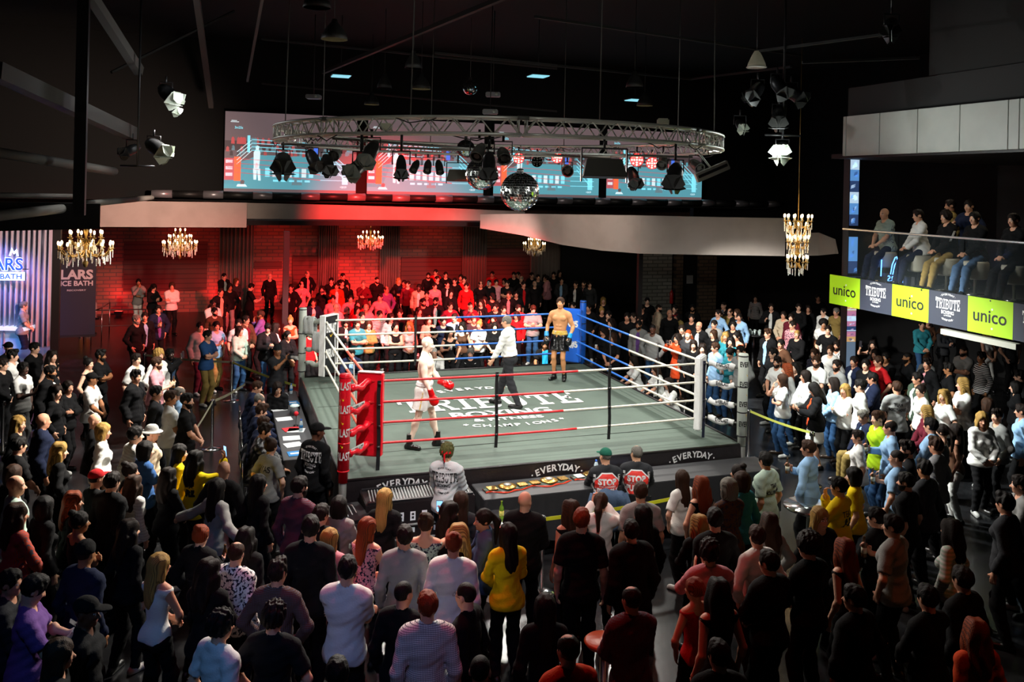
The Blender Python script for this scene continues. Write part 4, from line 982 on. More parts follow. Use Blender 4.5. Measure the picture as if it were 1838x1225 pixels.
for su, sv, m, nm in CORN:
    pu_, pv_ = su*(A-.02), sv*(A-.02); po = empty('ring_post'); po.matrix_world = RM @ Matrix.Translation((pu_, pv_, 0))
    r = .085 if nm != 'blue' else .08
    MB().lathe([(0, CZ-.02), (r*.8, CZ-.02), (r*.8, CZ+.14), (r, CZ+.15), (r, CZ+1.52), (r*.9, CZ+1.54), (0, CZ+1.54)], 18).build('post_sleeve', m, po)
    MB().tube([(0, 0, 0), (0, 0, CZ+.05)], .06, 12).build('post_tube', M_STEEL, po)
    for zc in (.15, .55, .98, 1.5): MB().lathe([(r*1.02, CZ+zc-.01), (r*1.05, CZ+zc), (r*1.02, CZ+zc+.01)], 18).build('sleeve_strap', M_BLKV if m != M_REDV else M_REDV, po)
    ink = {'red': M_WHITEINK, 'white': M_BLKV, 'left': M_BLKV, 'blue': M_WHITEINK}[nm]
    if nm in ('red', 'white'):
        for i in range(4):
            wrap_text(po, 'EVERLAST', r+.004, CZ+.32+i*.335, .11 if nm == 'red' else .085, tocam+(-.45 if nm == 'red' else .95), ink, 'post_lettering', 3.6)
            if i < 3: tick(po, r+.004, CZ+.52+i*.335, tocam+(.1 if nm == 'red' else .9), M_YEL)
    tag(po, {'red': 'red padded ring post at the near left corner', 'white': 'pale padded ring post at the near right corner', 'left': 'pale padded ring post at the far left corner', 'blue': 'blue padded ring post at the far right corner'}[nm], 'ring post')
    # four padded rope ends from the post to the rope corner
    pmat = {'red': M_REDV, 'white': M_WHV, 'left': M_CREAM, 'blue': M_BLUEV}[nm]
    tb = empty('turnbuckle_pads'); tb.matrix_world = RM
    for i, z in enumerate(RZ):
        a = Vector((su*(A-.12), sv*(A-.12), z-.02)); c = Vector((su*(Bc+.03), sv*(Bc+.03), z)); d = c-a; N8 = 9; pts = []; rs = []
        for q in range(N8):
            f = q/(N8-1); pts.append(a+d*f+Vector((0, 0, .02*math.sin(f*9+i*2)-.02*math.sin(f*PI)))); rs.append((.05 if nm != 'blue' else .04)*(1+.16*math.sin(f*14+i*3)))
        pdm = MB().tube(pts, rs, 12).build('rope_end_pad', pmat, tb)
        MB().tube([a-d.normalized()*.06, a+d.normalized()*.05], .02, 8).build('turnbuckle', M_STEEL, tb)
        if nm in ('red', 'white') and (i in (1, 3) or nm == 'white'):
            mid = (a+c)/2; X = d.normalized() if su < 0 else -d.normalized(); camdir = Vector((math.cos(tocam), math.sin(tocam), .25)); Y = Vector((0, 0, 1)); off = camdir.normalized()*.066
            if nm == 'red': label_quad(tb, mid+off, X, Y, .30, .12, 'EVERLAST', [M_WHITEINK, M_BLKV], 'pad_label')
            else:
                t = Txt(); t.sans('EVERLAST', 0, -.03, .06, .22, .03); t.build('pad_lettering', M_BLKV, tb, lambda a_, b_, mid=mid, off=off, X=X: mid+off-X*a_*(-1)+Vector((0, 0, b_)))
    tag(tb, 'four %s padded rope ends at the %s corner of the ring' % ({'red': 'red', 'white': 'white', 'left': 'pale', 'blue': 'blue'}[nm], {'red': 'near left', 'white': 'near right', 'left': 'far left', 'blue': 'far right'}[nm]), 'turnbuckle pads')
    # cushion inside the corner, bent around the ropes
    cu = empty('corner_cushion'); cu.matrix_world = RM @ Matrix.Translation((su*(Bc-.04), sv*(Bc-.04), 0)) @ Matrix.Rotation(math.atan2(-sv, -su), 4, 'Z')
    if nm == 'red':
        cu.matrix_world = RM @ Matrix.Translation((-Bc+.0, -Bc+.03, 0)) @ Matrix.Rotation(math.radians(62), 4, 'Z')
    H0, H1 = CZ+.17, CZ+1.43
    bodym = {'red': M_REDV, 'white': M_WHV, 'left': M_BLKV, 'blue': M_BLUEV}[nm]
    W = {'red': .40, 'white': .40, 'left': .42, 'blue': .46}[nm]
    bl = MB().box((.05, 0, (H0+H1)/2), (.12, W, H1-H0)).build('cushion', bodym, cu, None, .02)
    if nm == 'left':
        for s in (-1, 1): MB().box((.05, s*(W/2+.012), (H0+H1)/2), (.14, .03, H1-H0+.02)).build('side_edging', M_WHV, cu)
        MB().box((.05, 0, H1+.008), (.14, W+.05, .02)).build('top_edging', M_WHV, cu)
        for z in (H1-.34, H0+.38):
            t = Txt(); t.sans('EVERLAST', 0, 0, .17, .33, .05); t.build('cushion_lettering', M_WHITEINK, cu, lambda a_, b_, z=z: (.113, a_, z+b_))
        t = Txt(); t.poly([(-.06, .03), (-.02, -.01), (.07, .05), (-.018, -.04)]); t.build('maker_mark', M_YEL, cu, lambda a_, b_: (.114, a_, H1-.42+b_))
    if nm == 'blue':
        for z in (H1-.42, H0+.36):
            t = Txt(); t.sans('IN#5', 0, 0, .14, .36, .05); t.build('cushion_lettering', M_WHITEINK, cu, lambda a_, b_, z=z: (.113, a_, z+b_))
    if nm == 'red': MB().box((.05, 0, H1+.006), (.118, W-.02, .01)).build('top_patch', mat('pale_red_top', (.7, .45, .42), .35), cu)  # thin paler sheet over the cushion top
    tag(cu, {'red': 'bright red corner cushion at the near left of ring', 'white': 'white corner cushion at the near right of ring', 'left': 'black corner cushion with white edging at the far left', 'blue': 'blue corner cushion behind the bare-chested fighter'}[nm], 'corner cushion')

# ropes: every rope is a thing with two coloured sleeves
def rope(p0, p1, frac, m0, m1, label, r=.019):
    o = empty('ring_rope'); o.matrix_world = RM; p0 = Vector(p0); p1 = Vector(p1); N8 = 24
    P = [p0.lerp(p1, i/N8)+Vector((0, 0, -.02*math.sin(PI*i/N8))) for i in range(N8+1)]; k = max(1, min(N8-1, round(frac*N8)))
    MB().tube(P[:k+1], r, 8).build('rope_sleeve', m0, o); MB().tube(P[k:], r*.97, 8).build('rope_sleeve', m1, o)
    tag(o, label, 'rope', 'ring ropes'); return o
OW = ['top', 'second from top', 'third from top', 'bottom']
for i, z in enumerate(RZ):
    z2 = z
    rope((-Bc, -Bc, z), (Bc, -Bc, z), (.60, .54, .56, .57)[i], M_ROPER, M_ROPEW, '%s rope on the near side, red left half and cream right half' % OW[i])
    rope((-Bc, Bc, z), (Bc, Bc, z), .5, M_ROPEW, M_ROPEB, '%s rope on the far side, cream left half and blue right half' % OW[i], .022)
    rope((-Bc, -Bc, z), (-Bc, Bc, z), .42, M_ROPEO, M_ROPEW, '%s rope on the left side, orange-red near half and white far half' % OW[i], .023)
    rope((Bc, -Bc, z), (Bc, Bc, z), .52, M_ROPEW, M_ROPEB, '%s rope on the right side, white near half and blue far half' % OW[i], .021)
def tie(u, v, zb, label, m=M_BLKV, wd=.05, ph=0.):
    o = MB(); pts = [Vector((u+.01*math.sin(k+ph), v-.02, z)) for k, z in enumerate((zb, RZ[3], (RZ[3]+RZ[2])/2, RZ[2], RZ[1], (RZ[1]+RZ[0])/2, RZ[0]+.04))]
    for a, c in zip(pts, pts[1:]): o.beam(a, c+Vector((0, 0, .005)), wd, .012, 0, (0, 1, 0))
    for z in RZ: o.tube([(u, v-.032, z-.012), (u, v-.032, z+.012)], .026, 8)
    q = o.build('rope_tie', m); q.matrix_world = RM; tag(q, label, 'strap', 'rope spacer straps'); return q
tv = lambda px, py: uv_of(atv(px, py, 0))
def u_at(px, v): 
    r_ = ray(px, 720); best = min((abs((lambda q: (q-RC).dot(E2)-v)(Vector((r_.x*d, d, 0)))), d) for d in [10+.01*k for k in range(1400)])[1]
    return (Vector((r_.x*best, best, 0))-RC).dot(E1)
tie(u_at(891, -Bc), -Bc, CZ+.16, 'left black spacer strap tying the near side ropes')
tie(u_at(1093, -Bc), -Bc, CZ+.14, 'right black spacer strap tying the near side ropes')
tie(u_at(1262, -Bc), -Bc-.0, CZ+.03, 'dark strap around the white corner cushion', mat('navy_strap', (.01, .012, .03), .5))
tie(u_at(680, -Bc-.16), -Bc-.16, CZ+.02, 'black strap down the red corner cushion', M_BLKV, .055)
tie(u_at(743, Bc), Bc, CZ+.25, 'black spacer strap tying the far side ropes')
for v_, lb in ((1.2, 'thin cord tying the left side ropes near the far post'), (-1.3, 'thin cord tying the left side ropes near the red post')):
    q = MB().tube([(-Bc+.01*math.sin(k), v_, z) for k, z in enumerate((RZ[3]-.1, RZ[3], RZ[2], RZ[1], RZ[0]+.02))], .009, 6).build('rope_tie', M_WHV); q.matrix_world = RM; tag(q, lb, 'cord', 'side rope cords')
for v_, lb in ((.9, 'black strap tying the right side ropes near the blue post'), (-1.2, 'black strap tying the right side ropes near the white pad')):
    q = MB().tube([(Bc+.01*math.sin(k), v_, z) for k, z in enumerate((RZ[3]-.1, RZ[3], RZ[2], RZ[1], RZ[0]+.02))], .014, 6).build('rope_tie', M_BLKV); q.matrix_world = RM; tag(q, lb, 'strap', 'side rope straps')
# towels over the far left rope ends
M_TOWEL = mat('pale_towel', (.78, .82, .80), .95, bump=(60, .4))
for k, (t_, z, L) in enumerate(((.35, RZ[0]+.03, .42), (.75, RZ[1]+.03, .46))):
    p = Vector((-A, A, 0)).lerp(Vector((-Bc, Bc, 0)), t_); b = MB(); vs = []
    for i in range(9):
        for j in range(13):
            f = (j-6)/6; x = (i/8-.5)*.30; yy = .055*math.copysign(1, f)*min(1, abs(f)*3)+.012*math.sin(i*1.7+j*.6); zz_ = z+.02-max(0, abs(f)-.12)*L+.01*math.sin(i*2.1)
            vs.append((x, yy, zz_))
    b.add(vs, [(i*13+j, i*13+j+1, (i+1)*13+j+1, (i+1)*13+j) for i in range(8) for j in range(12)], 0, True)
    q = b.build('towel', M_TOWEL); q.matrix_world = RM @ Matrix.Translation((p.x, p.y, 0)) @ Matrix.Rotation(-PI/4, 4, 'Z')
    md = q.modifiers.new('thickness', 'SOLIDIFY'); md.thickness = .012
    tag(q, ['pale towel draped over the top pad at the far left corner', 'pale towel hanging lower at the far left corner'][k], 'towel')

# ---------------------------------------------------------------- ringside tables and equipment
M_TCLOTH = mat('black_table_cloth', (.016, .016, .018), .55, bump=(6, .5)); M_TGREY = mat('charcoal_table_top', (.045, .045, .048), .5)
def R3(u, v, z): return RF(u, v, z)
def draped(name, u0, u1, v0, v1, z, mtop, mside, label, drop=.68):
    o = empty(name, RF((u0+u1)/2, (v0+v1)/2, 0), RA); W, D = u1-u0, v1-v0
    MB().box((0, 0, z-.02), (W, D, .04)).build('table_top', mtop, o, None, .008)
    b = MB(); pts = []; n8 = 120
    for i in range(n8):
        t_ = i/n8*2*(W+D)
        if t_ < W: p = (-W/2+t_, -D/2); nn = (0, -1)
        elif t_ < W+D: p = (W/2, -D/2+t_-W); nn = (1, 0)
        elif t_ < 2*W+D: p = (W/2-(t_-W-D), D/2); nn = (0, 1)
        else: p = (-W/2, D/2-(t_-2*W-D)); nn = (-1, 0)
        pts.append((p, nn))
    vs = []
    for i, (p, nn) in enumerate(pts):
        for j, f in enumerate((0, .5, 1)):
            a_ = .006+f*(.02+.018*math.sin(i*1.9)); vs.append((p[0]+nn[0]*a_, p[1]+nn[1]*a_, z-.005-f*drop))
    b.add(vs, [(3*i+j, 3*i+j+1, 3*((i+1) % n8)+j+1, 3*((i+1) % n8)+j) for i in range(n8) for j in (0, 1)], 0, True)
    b.build('table_skirt', mside, o)
    for sx in (-1, 1):
        for sy in (-1, 1): MB().tube([(sx*(W/2-.08), sy*(D/2-.08), 0), (sx*(W/2-.08), sy*(D/2-.08), z-.03)], .018, 8).build('leg', M_STEEL, o)
    tag(o, label, 'table'); return o
TZ = .93
draped('ringside_table', -1.45, 1.05, -4.12, -3.44, TZ, M_TGREY, M_TCLOTH, 'long black-draped ringside table carrying the championship belts')
draped('ringside_table', 1.10, 3.55, -4.12, -3.44, TZ, M_TGREY, M_TCLOTH, 'bare black-draped ringside table at the right of the near side')
draped('judges_table', -4.02, -3.44, -1.15, 3.55, .78, mat('pale_table_top', (.06, .06, .065), .5), M_TCLOTH, 'long table along the left side of ring covered with papers')
# things on the judges' table
rr = random.Random(5)
M_PAPER = mat('paper', (.62, .64, .66), .8); M_BLUEP = mat('blue_printed_folder', (.02, .2, .5), .5); M_REDP = mat('red_folder', (.5, .02, .03), .5)
for k, (u, v, m, lb) in enumerate([(-3.78, 3.3, M_PAPER, 'white paper at the far end of judges table'), (-3.85, 2.75, M_PAPER, 'wide pale paper in front of the seated pair'), (-3.62, 2.55, M_BLUEP, 'blue printed folder near the ring edge'), (-3.9, 2.1, M_PAPER, 'white score sheet beneath folded hands'),
                                  (-3.84, 1.35, M_PAPER, 'pale paper sheet in the middle of the judges table'), (-3.76, .62, M_REDP, 'red folder in front of the dark-haired official'), (-3.68, .52, M_PAPER, 'white sheet lying over the red folder'), (-3.80, .05, M_PAPER, 'white card stack left of the black cap'), (-3.80, -.35, M_PAPER, 'second white card stack nearest the coach'), (-3.78, -.85, M_BLUEP, 'blue and white leaflet at the near end')]):
    q = MB().box((0, 0, .004), (.30, .26, .008)).build('paper', m, None, RF(u, v, .782)); q.rotation_euler = (0, 0, RA+rr.uniform(-.25, .25)); tag(q, lb, 'paper', 'papers on the judges table')
    if m == M_BLUEP: MB().box((0, 0, .0095), (.22, .08, .002)).build('printed_panel', M_PAPER, q)
def water_bottle(p, lb):
    q = MB().lathe([(0, 0), (.032, 0), (.034, .02), (.034, .15), (.02, .19), (.014, .2), (.014, .215), (0, .215)], 12).build('water_bottle', mat('clear_plastic', (.55, .68, .75), .1, spec=.8), None, p)
    MB().lathe([(.016, .20), (.016, .225), (0, .226)], 10).build('bottle_cap', M_BLUEV, q); MB().lathe([(.0348, .07), (.0348, .12)], 12).build('label', M_BLUEP, q); tag(q, lb, 'bottle', 'water bottles'); return q
water_bottle(RF(-3.56, 3.35, .782), 'clear water bottle at the far end of the judges table')
water_bottle(RF(-3.60, .45, .782), 'clear water bottle beside the red microphone')
mi_ = MB().lathe([(0, 0), (.05, 0), (.05, .015), (.008, .02), (.008, .2), (0, .2)], 12).build('desk_microphone', M_BLK, None, RF(-3.66, .82, .782)); MB().sphere((0, 0, .235), .045, 12).build('foam_cover', mat('red_foam', (.6, .01, .02), .9), mi_); tag(mi_, 'microphone with red foam ball on the judges table', 'microphone')
bk = MB().lathe([(0, 0), (.09, 0), (.11, .17), (.115, .175), (.105, .17), (.085, .01), (0, .01)], 20).build('ice_bucket', M_CHROME, None, RF(-3.62, 1.65, .782)); MB().sphere((0, 0, .165), .10, 10, 0, (1, 1, .45)).build('ice', mat('ice', (.6, .75, .72), .1), bk); tag(bk, 'silver ice bucket on the judges table near the ring edge', 'bucket')
# championship belts laid along the near table
M_BELT = mat('belt_leather_green', (.03, .05, .03), .4); M_GOLD = mat('gold_plate', (.75, .48, .12), .28, metal=.9, noise=(40, (.35, .03, .02), .56, .6)); M_EDGE = mat('belt_red_edge', (.65, .04, .01), .4); M_PALEP = mat('silver_plate', (.62, .62, .62), .35, metal=.4)
def belt(u0, u1, v0, v1, label, side):
    o = empty('championship_belt', RF((u0+u1)/2, (v0+v1)/2, TZ+.003), RA+math.atan2(v1-v0, u1-u0)); L = math.hypot(u1-u0, v1-v0)
    def strip(hw, z, name, m):
        b = MB(); n8 = 30; vs = []
        for i in range(n8+1):
            x = (i/n8-.5)*L; y = .02*math.sin(i*.45); h_ = hw*(.72+.28*math.cos((i/n8-.5)*2*PI)); zz_ = z+.006+.006*math.sin(i*.8)
            vs += [(x, y-h_, zz_), (x, y+h_, zz_), (x, y-h_, 0), (x, y+h_, 0)]
        fs = []
        for i in range(n8): a_ = 4*i; fs += [(a_, a_+4, a_+5, a_+1), (a_+2, a_+6, a_+4, a_), (a_+1, a_+5, a_+7, a_+3)]
        b.add(vs, fs, 0, True); return b.build(name, m, o)
    strip(.17, .008, 'edge_piping', M_EDGE); strip(.15, .014, 'leather_strap', M_BELT)
    for x, w_, m in ((0, .15, M_GOLD), (-L*.33, .09, side), (L*.33, .09, side)):
        if x == 0:
            MB().lathe([(0, .03), (.135, .03), (.14, .038), (.11, .045), (.1, .055), (.05, .058), (0, .06)], 22).build('centre_plate', M_GOLD, o).location = (0, .0, 0)
            MB().lathe([(0, .061), (.055, .06), (.06, .063), (0, .07)], 16).build('centre_emblem', M_PALEP, o)
        else: MB().box((x, .0, .034), (.14, .15, .012)).build('side_plate', m, o, None, .004)
    tag(o, label, 'championship belt', 'championship belts on the ringside table'); return o
belt(-1.36, -.62, -3.80, -3.74, 'championship belt at the left, beside the grey-shirted cornerman', M_GOLD)
belt(-.66, .06, -3.74, -3.66, 'middle championship belt with gold side plates', M_GOLD)
belt(.10, .82-.02, -3.66, -3.58, 'championship belt at the right with silver side plates', M_PALEP)
b = MB(); vs = []
for i in range(12):
    for j in range(7): vs.append((-.28+i*.05, -.10+j*.035+.02*math.sin(i*.8), .012+.022*abs(math.sin(i*1.3+j*.9))))
b.add(vs, [(i*7+j, (i+1)*7+j, (i+1)*7+j+1, i*7+j+1) for i in range(11) for j in range(6)], 0, True)
q = b.build('crumpled_towel', mat('blue_white_towel', (.02, .10, .5), .9, wave=('X', 2.2, (.7, .72, .75), .5, .6)), None, RF(.78+.30, -3.66, TZ)); q.rotation_euler = (0, 0, RA+.3); tag(q, 'crumpled blue and white towel beside the right-hand belt', 'towel')
q = MB().box((0, 0, .006), (.32, .24, .012)).build('clipboard_papers', M_PAPER, None, RF(.98, -3.98, TZ)); q.rotation_euler = (0, 0, RA+.5); tag(q, 'white papers held at table edge by the official in green cap', 'paper')
water_bottle(RF(.55, -3.55, TZ), 'blue-capped water bottle behind the blue towel')
# slatted equipment case and black box by the red post
cs = empty('equipment_case', RF(-2.35, -3.76, 0), RA); cs.scale = (1, 1, 1.14)
MB().box((0, 0, .46), (1.55, .62, .84)).build('case_body', M_APRON, cs, None, .01)
M_SLOT = mat('slot_grey', (.32, .34, .33), .4)
for i in range(34):
    MB().beam((-.70+i*.0425, -.24, .888), (-.66+i*.0425, .22, .888), .016, .014).build('top_slat', M_SLOT, cs)
MB().box((0, -.27, .893), (1.5, .05, .02)).box((0, .26, .893), (1.5, .05, .02)).build('top_frame', M_BLKV, cs)
t1 = Txt()
for r_ in range(3):
    for c_ in range(8):
        x = -.62+c_*.165; y = .70-r_*.17; w_, h_ = (.075, .11) if r_ == 0 else (.06, .06)
        t1.rect(x-w_/2, y-h_/2, x+w_/2, y+h_/2, 0)
        t1.rect(x-w_*.22, y-h_*.32, x+w_*.22, y-h_*.05, 1); t1.rect(x-w_*.22, y+h_*.08, x+w_*.22, y+h_*.32, 1)
t1.build('socket_panel', [mat('panel_white', (.85, .9, .95), .5), M_BLKV], cs, lambda a, b: (a, -.313, b))
for z in (.60, .43, .24): MB().box((0, -.32, z), (1.5, .02, .018)).build('panel_rail', M_SLOT, cs)
tag(cs, 'black slatted equipment case with white connector panel by the near apron', 'equipment case')
bx = empty('covered_crate', RF(-3.42, -3.98, 0), RA+.15)
MB().box((0, 0, .44), (.62, .66, .88)).build('crate_cover', mat('brown_black_cover', (.028, .02, .02), .6, bump=(5, .5)), bx, None, .03)
MB().box((0, 0, .895), (.60, .64, .02)).build('lid', M_BLKV, bx)
for i in range(6): MB().tube([(-.2+.07*i, -.2+.05*(i % 3), .92), (-.15+.06*i, .1, .95), (-.05+.04*i, .2, .92)], .008, 6).build('cable', mat('grey_cable', (.4, .42, .4), .4), bx)
tag(bx, 'dark covered crate with cables on top, under the red post', 'crate')

# barrier posts with tape
def stanchion(p, h, label):
    o = MB().lathe([(0, 0), (.19, 0), (.19, .012), (.06, .03), (.03, .04), (0, .04)], 24).build('barrier_post', M_CHROME, None, p)
    MB().lathe([(.03, .03), (.03, h-.08), (.036, h-.08), (.036, h), (0, h)], 14).build('upright', M_CHROME, o)
    MB().box((0, 0, h-.05), (.085, .05, .07)).build('tape_head', M_BLK, o); tag(o, label, 'barrier post', 'chrome barrier posts'); return o
def tape(a, b, m, label, wd=.05):
    a = Vector(a); b = Vector(b); o = MB(); n8 = 10
    P = [a.lerp(b, i/n8)+Vector((0, 0, -.03*math.sin(PI*i/n8))) for i in range(n8+1)]
    for p, q in zip(P, P[1:]): o.beam(p, q+(q-p)*.02, .004, wd)
    q = o.build('barrier_tape', m); tag(q, label, 'barrier tape', 'barrier tapes'); return q
M_YTAPE = mat('yellow_black_tape', (.62, .66, .12), .5); M_DTAPE = mat('dark_tape', (.25, .24, .16), .5)
s1 = gz(380, 806); s2 = gz(415, 720); s3 = gz(4, 812); s4 = gz(229, 690); s5 = gz(258, 705)
S1 = stanchion(s1, 1.0, 'chrome barrier post nearest the camera on the left walkway'); S2 = stanchion(s2, .98, 'chrome barrier post in front of the long-haired person in jeans'); S3 = stanchion(s3, 1.0, 'chrome barrier post at the far left edge')
S5 = stanchion(s5, 1.0, 'chrome barrier post inside the left crowd')
H = Vector((0, 0, .95))
tape(s2+H, RF(-A-.1, A, .95), M_YTAPE, 'yellow-green barrier tape between the far post and ring corner')
tape(s2+H, s5+H, M_DTAPE, 'dark barrier tape running left from the post by the jeans')
tape(s1+H, gz(440, 690, .95), M_DTAPE, 'tape rising from the nearest chrome post towards the walkway')
tape(s1+H, gz(338, 790, .95), M_DTAPE, 'tape running back from the nearest chrome post to the crowd')
r1 = gz(1345, 738, .97); r2 = gz(1458, 778, .97)
tape(r1, r2, M_YTAPE, 'pale yellow barrier tape right of the white ring post', .045)
for p, lb in ((r1, 'barrier post hidden beside the white ring post'), (r2, 'barrier post ending the pale yellow tape at right')): stanchion(Vector((p.x, p.y, 0)), 1.0, lb)
f1 = gz(1262, 884, .95); f2 = gz(974, 933, .95)
tape(f1, f2, mat('bright_yellow_tape', (.62, .62, .02), .5), 'bright yellow barrier tape before the ringside tables', .05)
for p, lb in ((f1, 'barrier post at right end of the bright yellow tape'), (f2, 'barrier post at left end of the bright yellow tape')): stanchion(Vector((p.x, p.y, 0)), 1.0, lb)

# chairs and small tables
M_CHAIR = mat('black_chair', (.012, .012, .013), .35)
def chair(name, p, rz, label, seat=.47, group=None, back=.42):
    o = empty(name, p, rz)                                # facing -Y
    MB().box((0, 0, seat-.03), (.44, .42, .05)).build('seat', M_CHAIR, o, None, .015)
    MB().box((0, .23, seat+back*.62), (.44, .035, back*.6)).build('backrest', M_CHAIR, o, None, .012)
    for sx in (-1, 1):
        MB().tube([(sx*.2, -.18, 0), (sx*.2, -.17, seat-.04)], .013, 8).build('leg', M_CHROME, o)
        MB().tube([(sx*.2, .22, 0), (sx*.2, .21, seat), (sx*.2, .235, seat+back*.9)], .013, 8).build('leg', M_CHROME, o)
    tag(o, label, 'chair', group); return o
rt = gz(1452, 908, 1.02); o = MB().lathe([(0, 0), (.24, 0), (.24, .015), (.035, .04), (.03, .98), (.33, .985), (.34, .99), (.34, 1.02), (0, 1.02)], 28).build('poseur_table', mat('grey_laminate', (.32, .38, .36), .3), None, (rt.x, rt.y, 0)); tag(o, 'small round grey standing table beside the yellow shirts', 'table')
MB().lathe([(.342, .985), (.346, 1.0), (.342, 1.022)], 28).build('table_edge', M_CHROME, o)
q = bpy.data.objects.new('drinking_glass', None)
bpy.data.objects.remove(q)
rt2 = gz(900, 932, 1.02); o = MB().lathe([(0, 0), (.24, 0), (.24, .015), (.035, .04), (.03, .98), (.31, .985), (.31, 1.02), (0, 1.02)], 28).build('poseur_table', mat('grey_laminate', (.32, .38, .36), .3), None, (rt2.x, rt2.y, 0)); tag(o, 'round standing table with green bottle in the centre foreground', 'table')
MB().lathe([(.312, .985), (.316, 1.0), (.312, 1.022)], 28).build('table_edge', M_CHROME, o)
gb = MB().lathe([(.0, 0), (.03, .0), (.031, .01), (.031, .13), (.026, .155), (.013, .19), (.012, .225), (.014, .236), (0, .236)], 14).build('bottle', mat('green_glass', (.12, .25, .02), .1, spec=.8), None, (rt2.x, rt2.y, 1.021)); MB().lathe([(.0316, .045), (.0316, .11)], 12).build('bottle_label', mat('yellow_label', (.7, .7, .15), .5), gb); tag(gb, 'green glass bottle standing on the round table in the foreground', 'bottle')
# orange stool top at the bottom edge
os_ = gz(1083, 1152, 1.0); o = MB().lathe([(0, .97), (.17, .97), (.19, 1.0), (.17, 1.02), (0, 1.02)], 22).build('bar_stool', mat('orange_leather', (.5, .1, .02), .4, bump=(14, .3)), None, (os_.x, os_.y, 0)); MB().lathe([(0, 0), (.2, 0), (.2, .015), (.03, .03), (.03, .97), (0, .97)], 18).build('stool_pedestal', M_CHROME, o); tag(o, 'orange topped bar stool among the foreground crowd', 'stool')
# tall bar table with glassware right of the ring
g0_ = gz(1352, 600, 1.1); o = MB().lathe([(0, 0), (.25, 0), (.25, .015), (.035, .04), (.03, 1.06), (.36, 1.07), (.36, 1.1), (0, 1.1)], 24).build('poseur_table', M_BLK, None, (g0_.x, g0_.y, 0)); tag(o, 'dark standing table crowded with empty glasses right of the ring', 'table')
MB().lathe([(.032, .05), (.032, 1.05)], 12).build('chrome_pole', M_CHROME, o)
for k in range(11):
    a_ = k*2.4; rd = .06+.022*k; q = MB().lathe([(0, 0), (.028, 0), (.036, .12), (.033, .12), (.026, .008), (0, .008)], 12).build('drinking_glass', mat('glassware', (.35, .42, .4), .06, spec=1.), None, (g0_.x+rd*math.cos(a_), g0_.y+rd*math.sin(a_), 1.101)); tag(q, 'empty clear glass on the dark standing table right of the ring', 'glass', 'empty glasses on the dark standing table')

# ================================================================ lighting rig and screens
# circular truss: eight curved sections
tr = empty('circular_lighting_truss', RC + Vector((0, 0, TZ0)))
HW = .125; DZ = TZ1-TZ0
def tp(a, dr, dz): return Vector((math.cos(a)*(TR+dr), math.sin(a)*(TR+dr), dz))
for s in range(8):
    a0 = s*PI/4+.1; a1 = a0+PI/4-.008; ch = MB(); n8 = 12
    for dr, dz in ((-HW, 0), (HW, 0), (-HW, DZ), (HW, DZ)): ch.tube([tp(a0+(a1-a0)*i/n8, dr, dz) for i in range(n8+1)], .025, 8)
    sec = ch.build('truss_section', M_ALU, tr); br = MB(); nb = 8
    for i in range(nb):
        b0 = a0+(a1-a0)*i/nb; b1 = a0+(a1-a0)*(i+1)/nb; bm_ = (b0+b1)/2
        for dr in (-HW, HW):
            br.tube([tp(b0, dr, 0), tp(bm_, dr, DZ)], .011, 6); br.tube([tp(bm_, dr, DZ), tp(b1, dr, 0)], .011, 6)
        for dz in (0, DZ): br.tube([tp(b0, -HW, dz), tp(b1, HW, dz)], .011, 6)
    for dr in (-HW, HW): br.tube([tp(a0+.01, dr, 0), tp(a0+.01, dr, DZ)], .014, 6); br.tube([tp(a1-.01, dr, 0), tp(a1-.01, dr, DZ)], .014, 6)
    br.build('bracing', M_ALU, sec)
    MB().tube([tp(a1+.004-.02, HW, DZ), tp(a1+.004+.02, HW, DZ)], .033, 8).build('coupler', M_STEEL, sec)
for k, a in enumerate((.4, 1.2, 2.0, 2.75, 3.6, 4.4, 5.1, 5.9)):
    MB().tube([tp(a, 0, DZ), tp(a, -.05*(k % 3), 4.0)], .010, 6).build('suspension_wire', M_STEEL, tr)
cb_ = MB(); rr = random.Random(9)
for k in range(30):                                       # power cables draped along the chords
    a = rr.uniform(0, 2*PI); L = rr.uniform(.08, .22); dr = rr.choice((-HW, HW)); z = rr.choice((0, DZ))
    cb_.tube([tp(a+L*q/6, dr*1.05, z-.02-.09*math.sin(PI*q/6)*rr.uniform(.3, 1)) for q in range(7)], .009, 5)
cb_.build('power_cables', M_BLK, tr)
tag(tr, 'large circular aluminium lighting truss hanging above the ring', 'lighting truss')
# inner cross bars that carry the mirror balls
for k, (a, b, lb) in enumerate([(.25, PI+.2, 'thin dark crossbar spanning the circular truss left to right'), (.9, PI+.9, 'thin dark crossbar crossing the circular truss diagonally')]):
    q = MB().tube([RC+tp(a, 0, 0)+Vector((0, 0, TZ0-.06)), RC+tp(b, 0, 0)+Vector((0, 0, TZ0-.06))], .022, 8).build('crossbar', M_STEEL); tag(q, lb, 'crossbar')

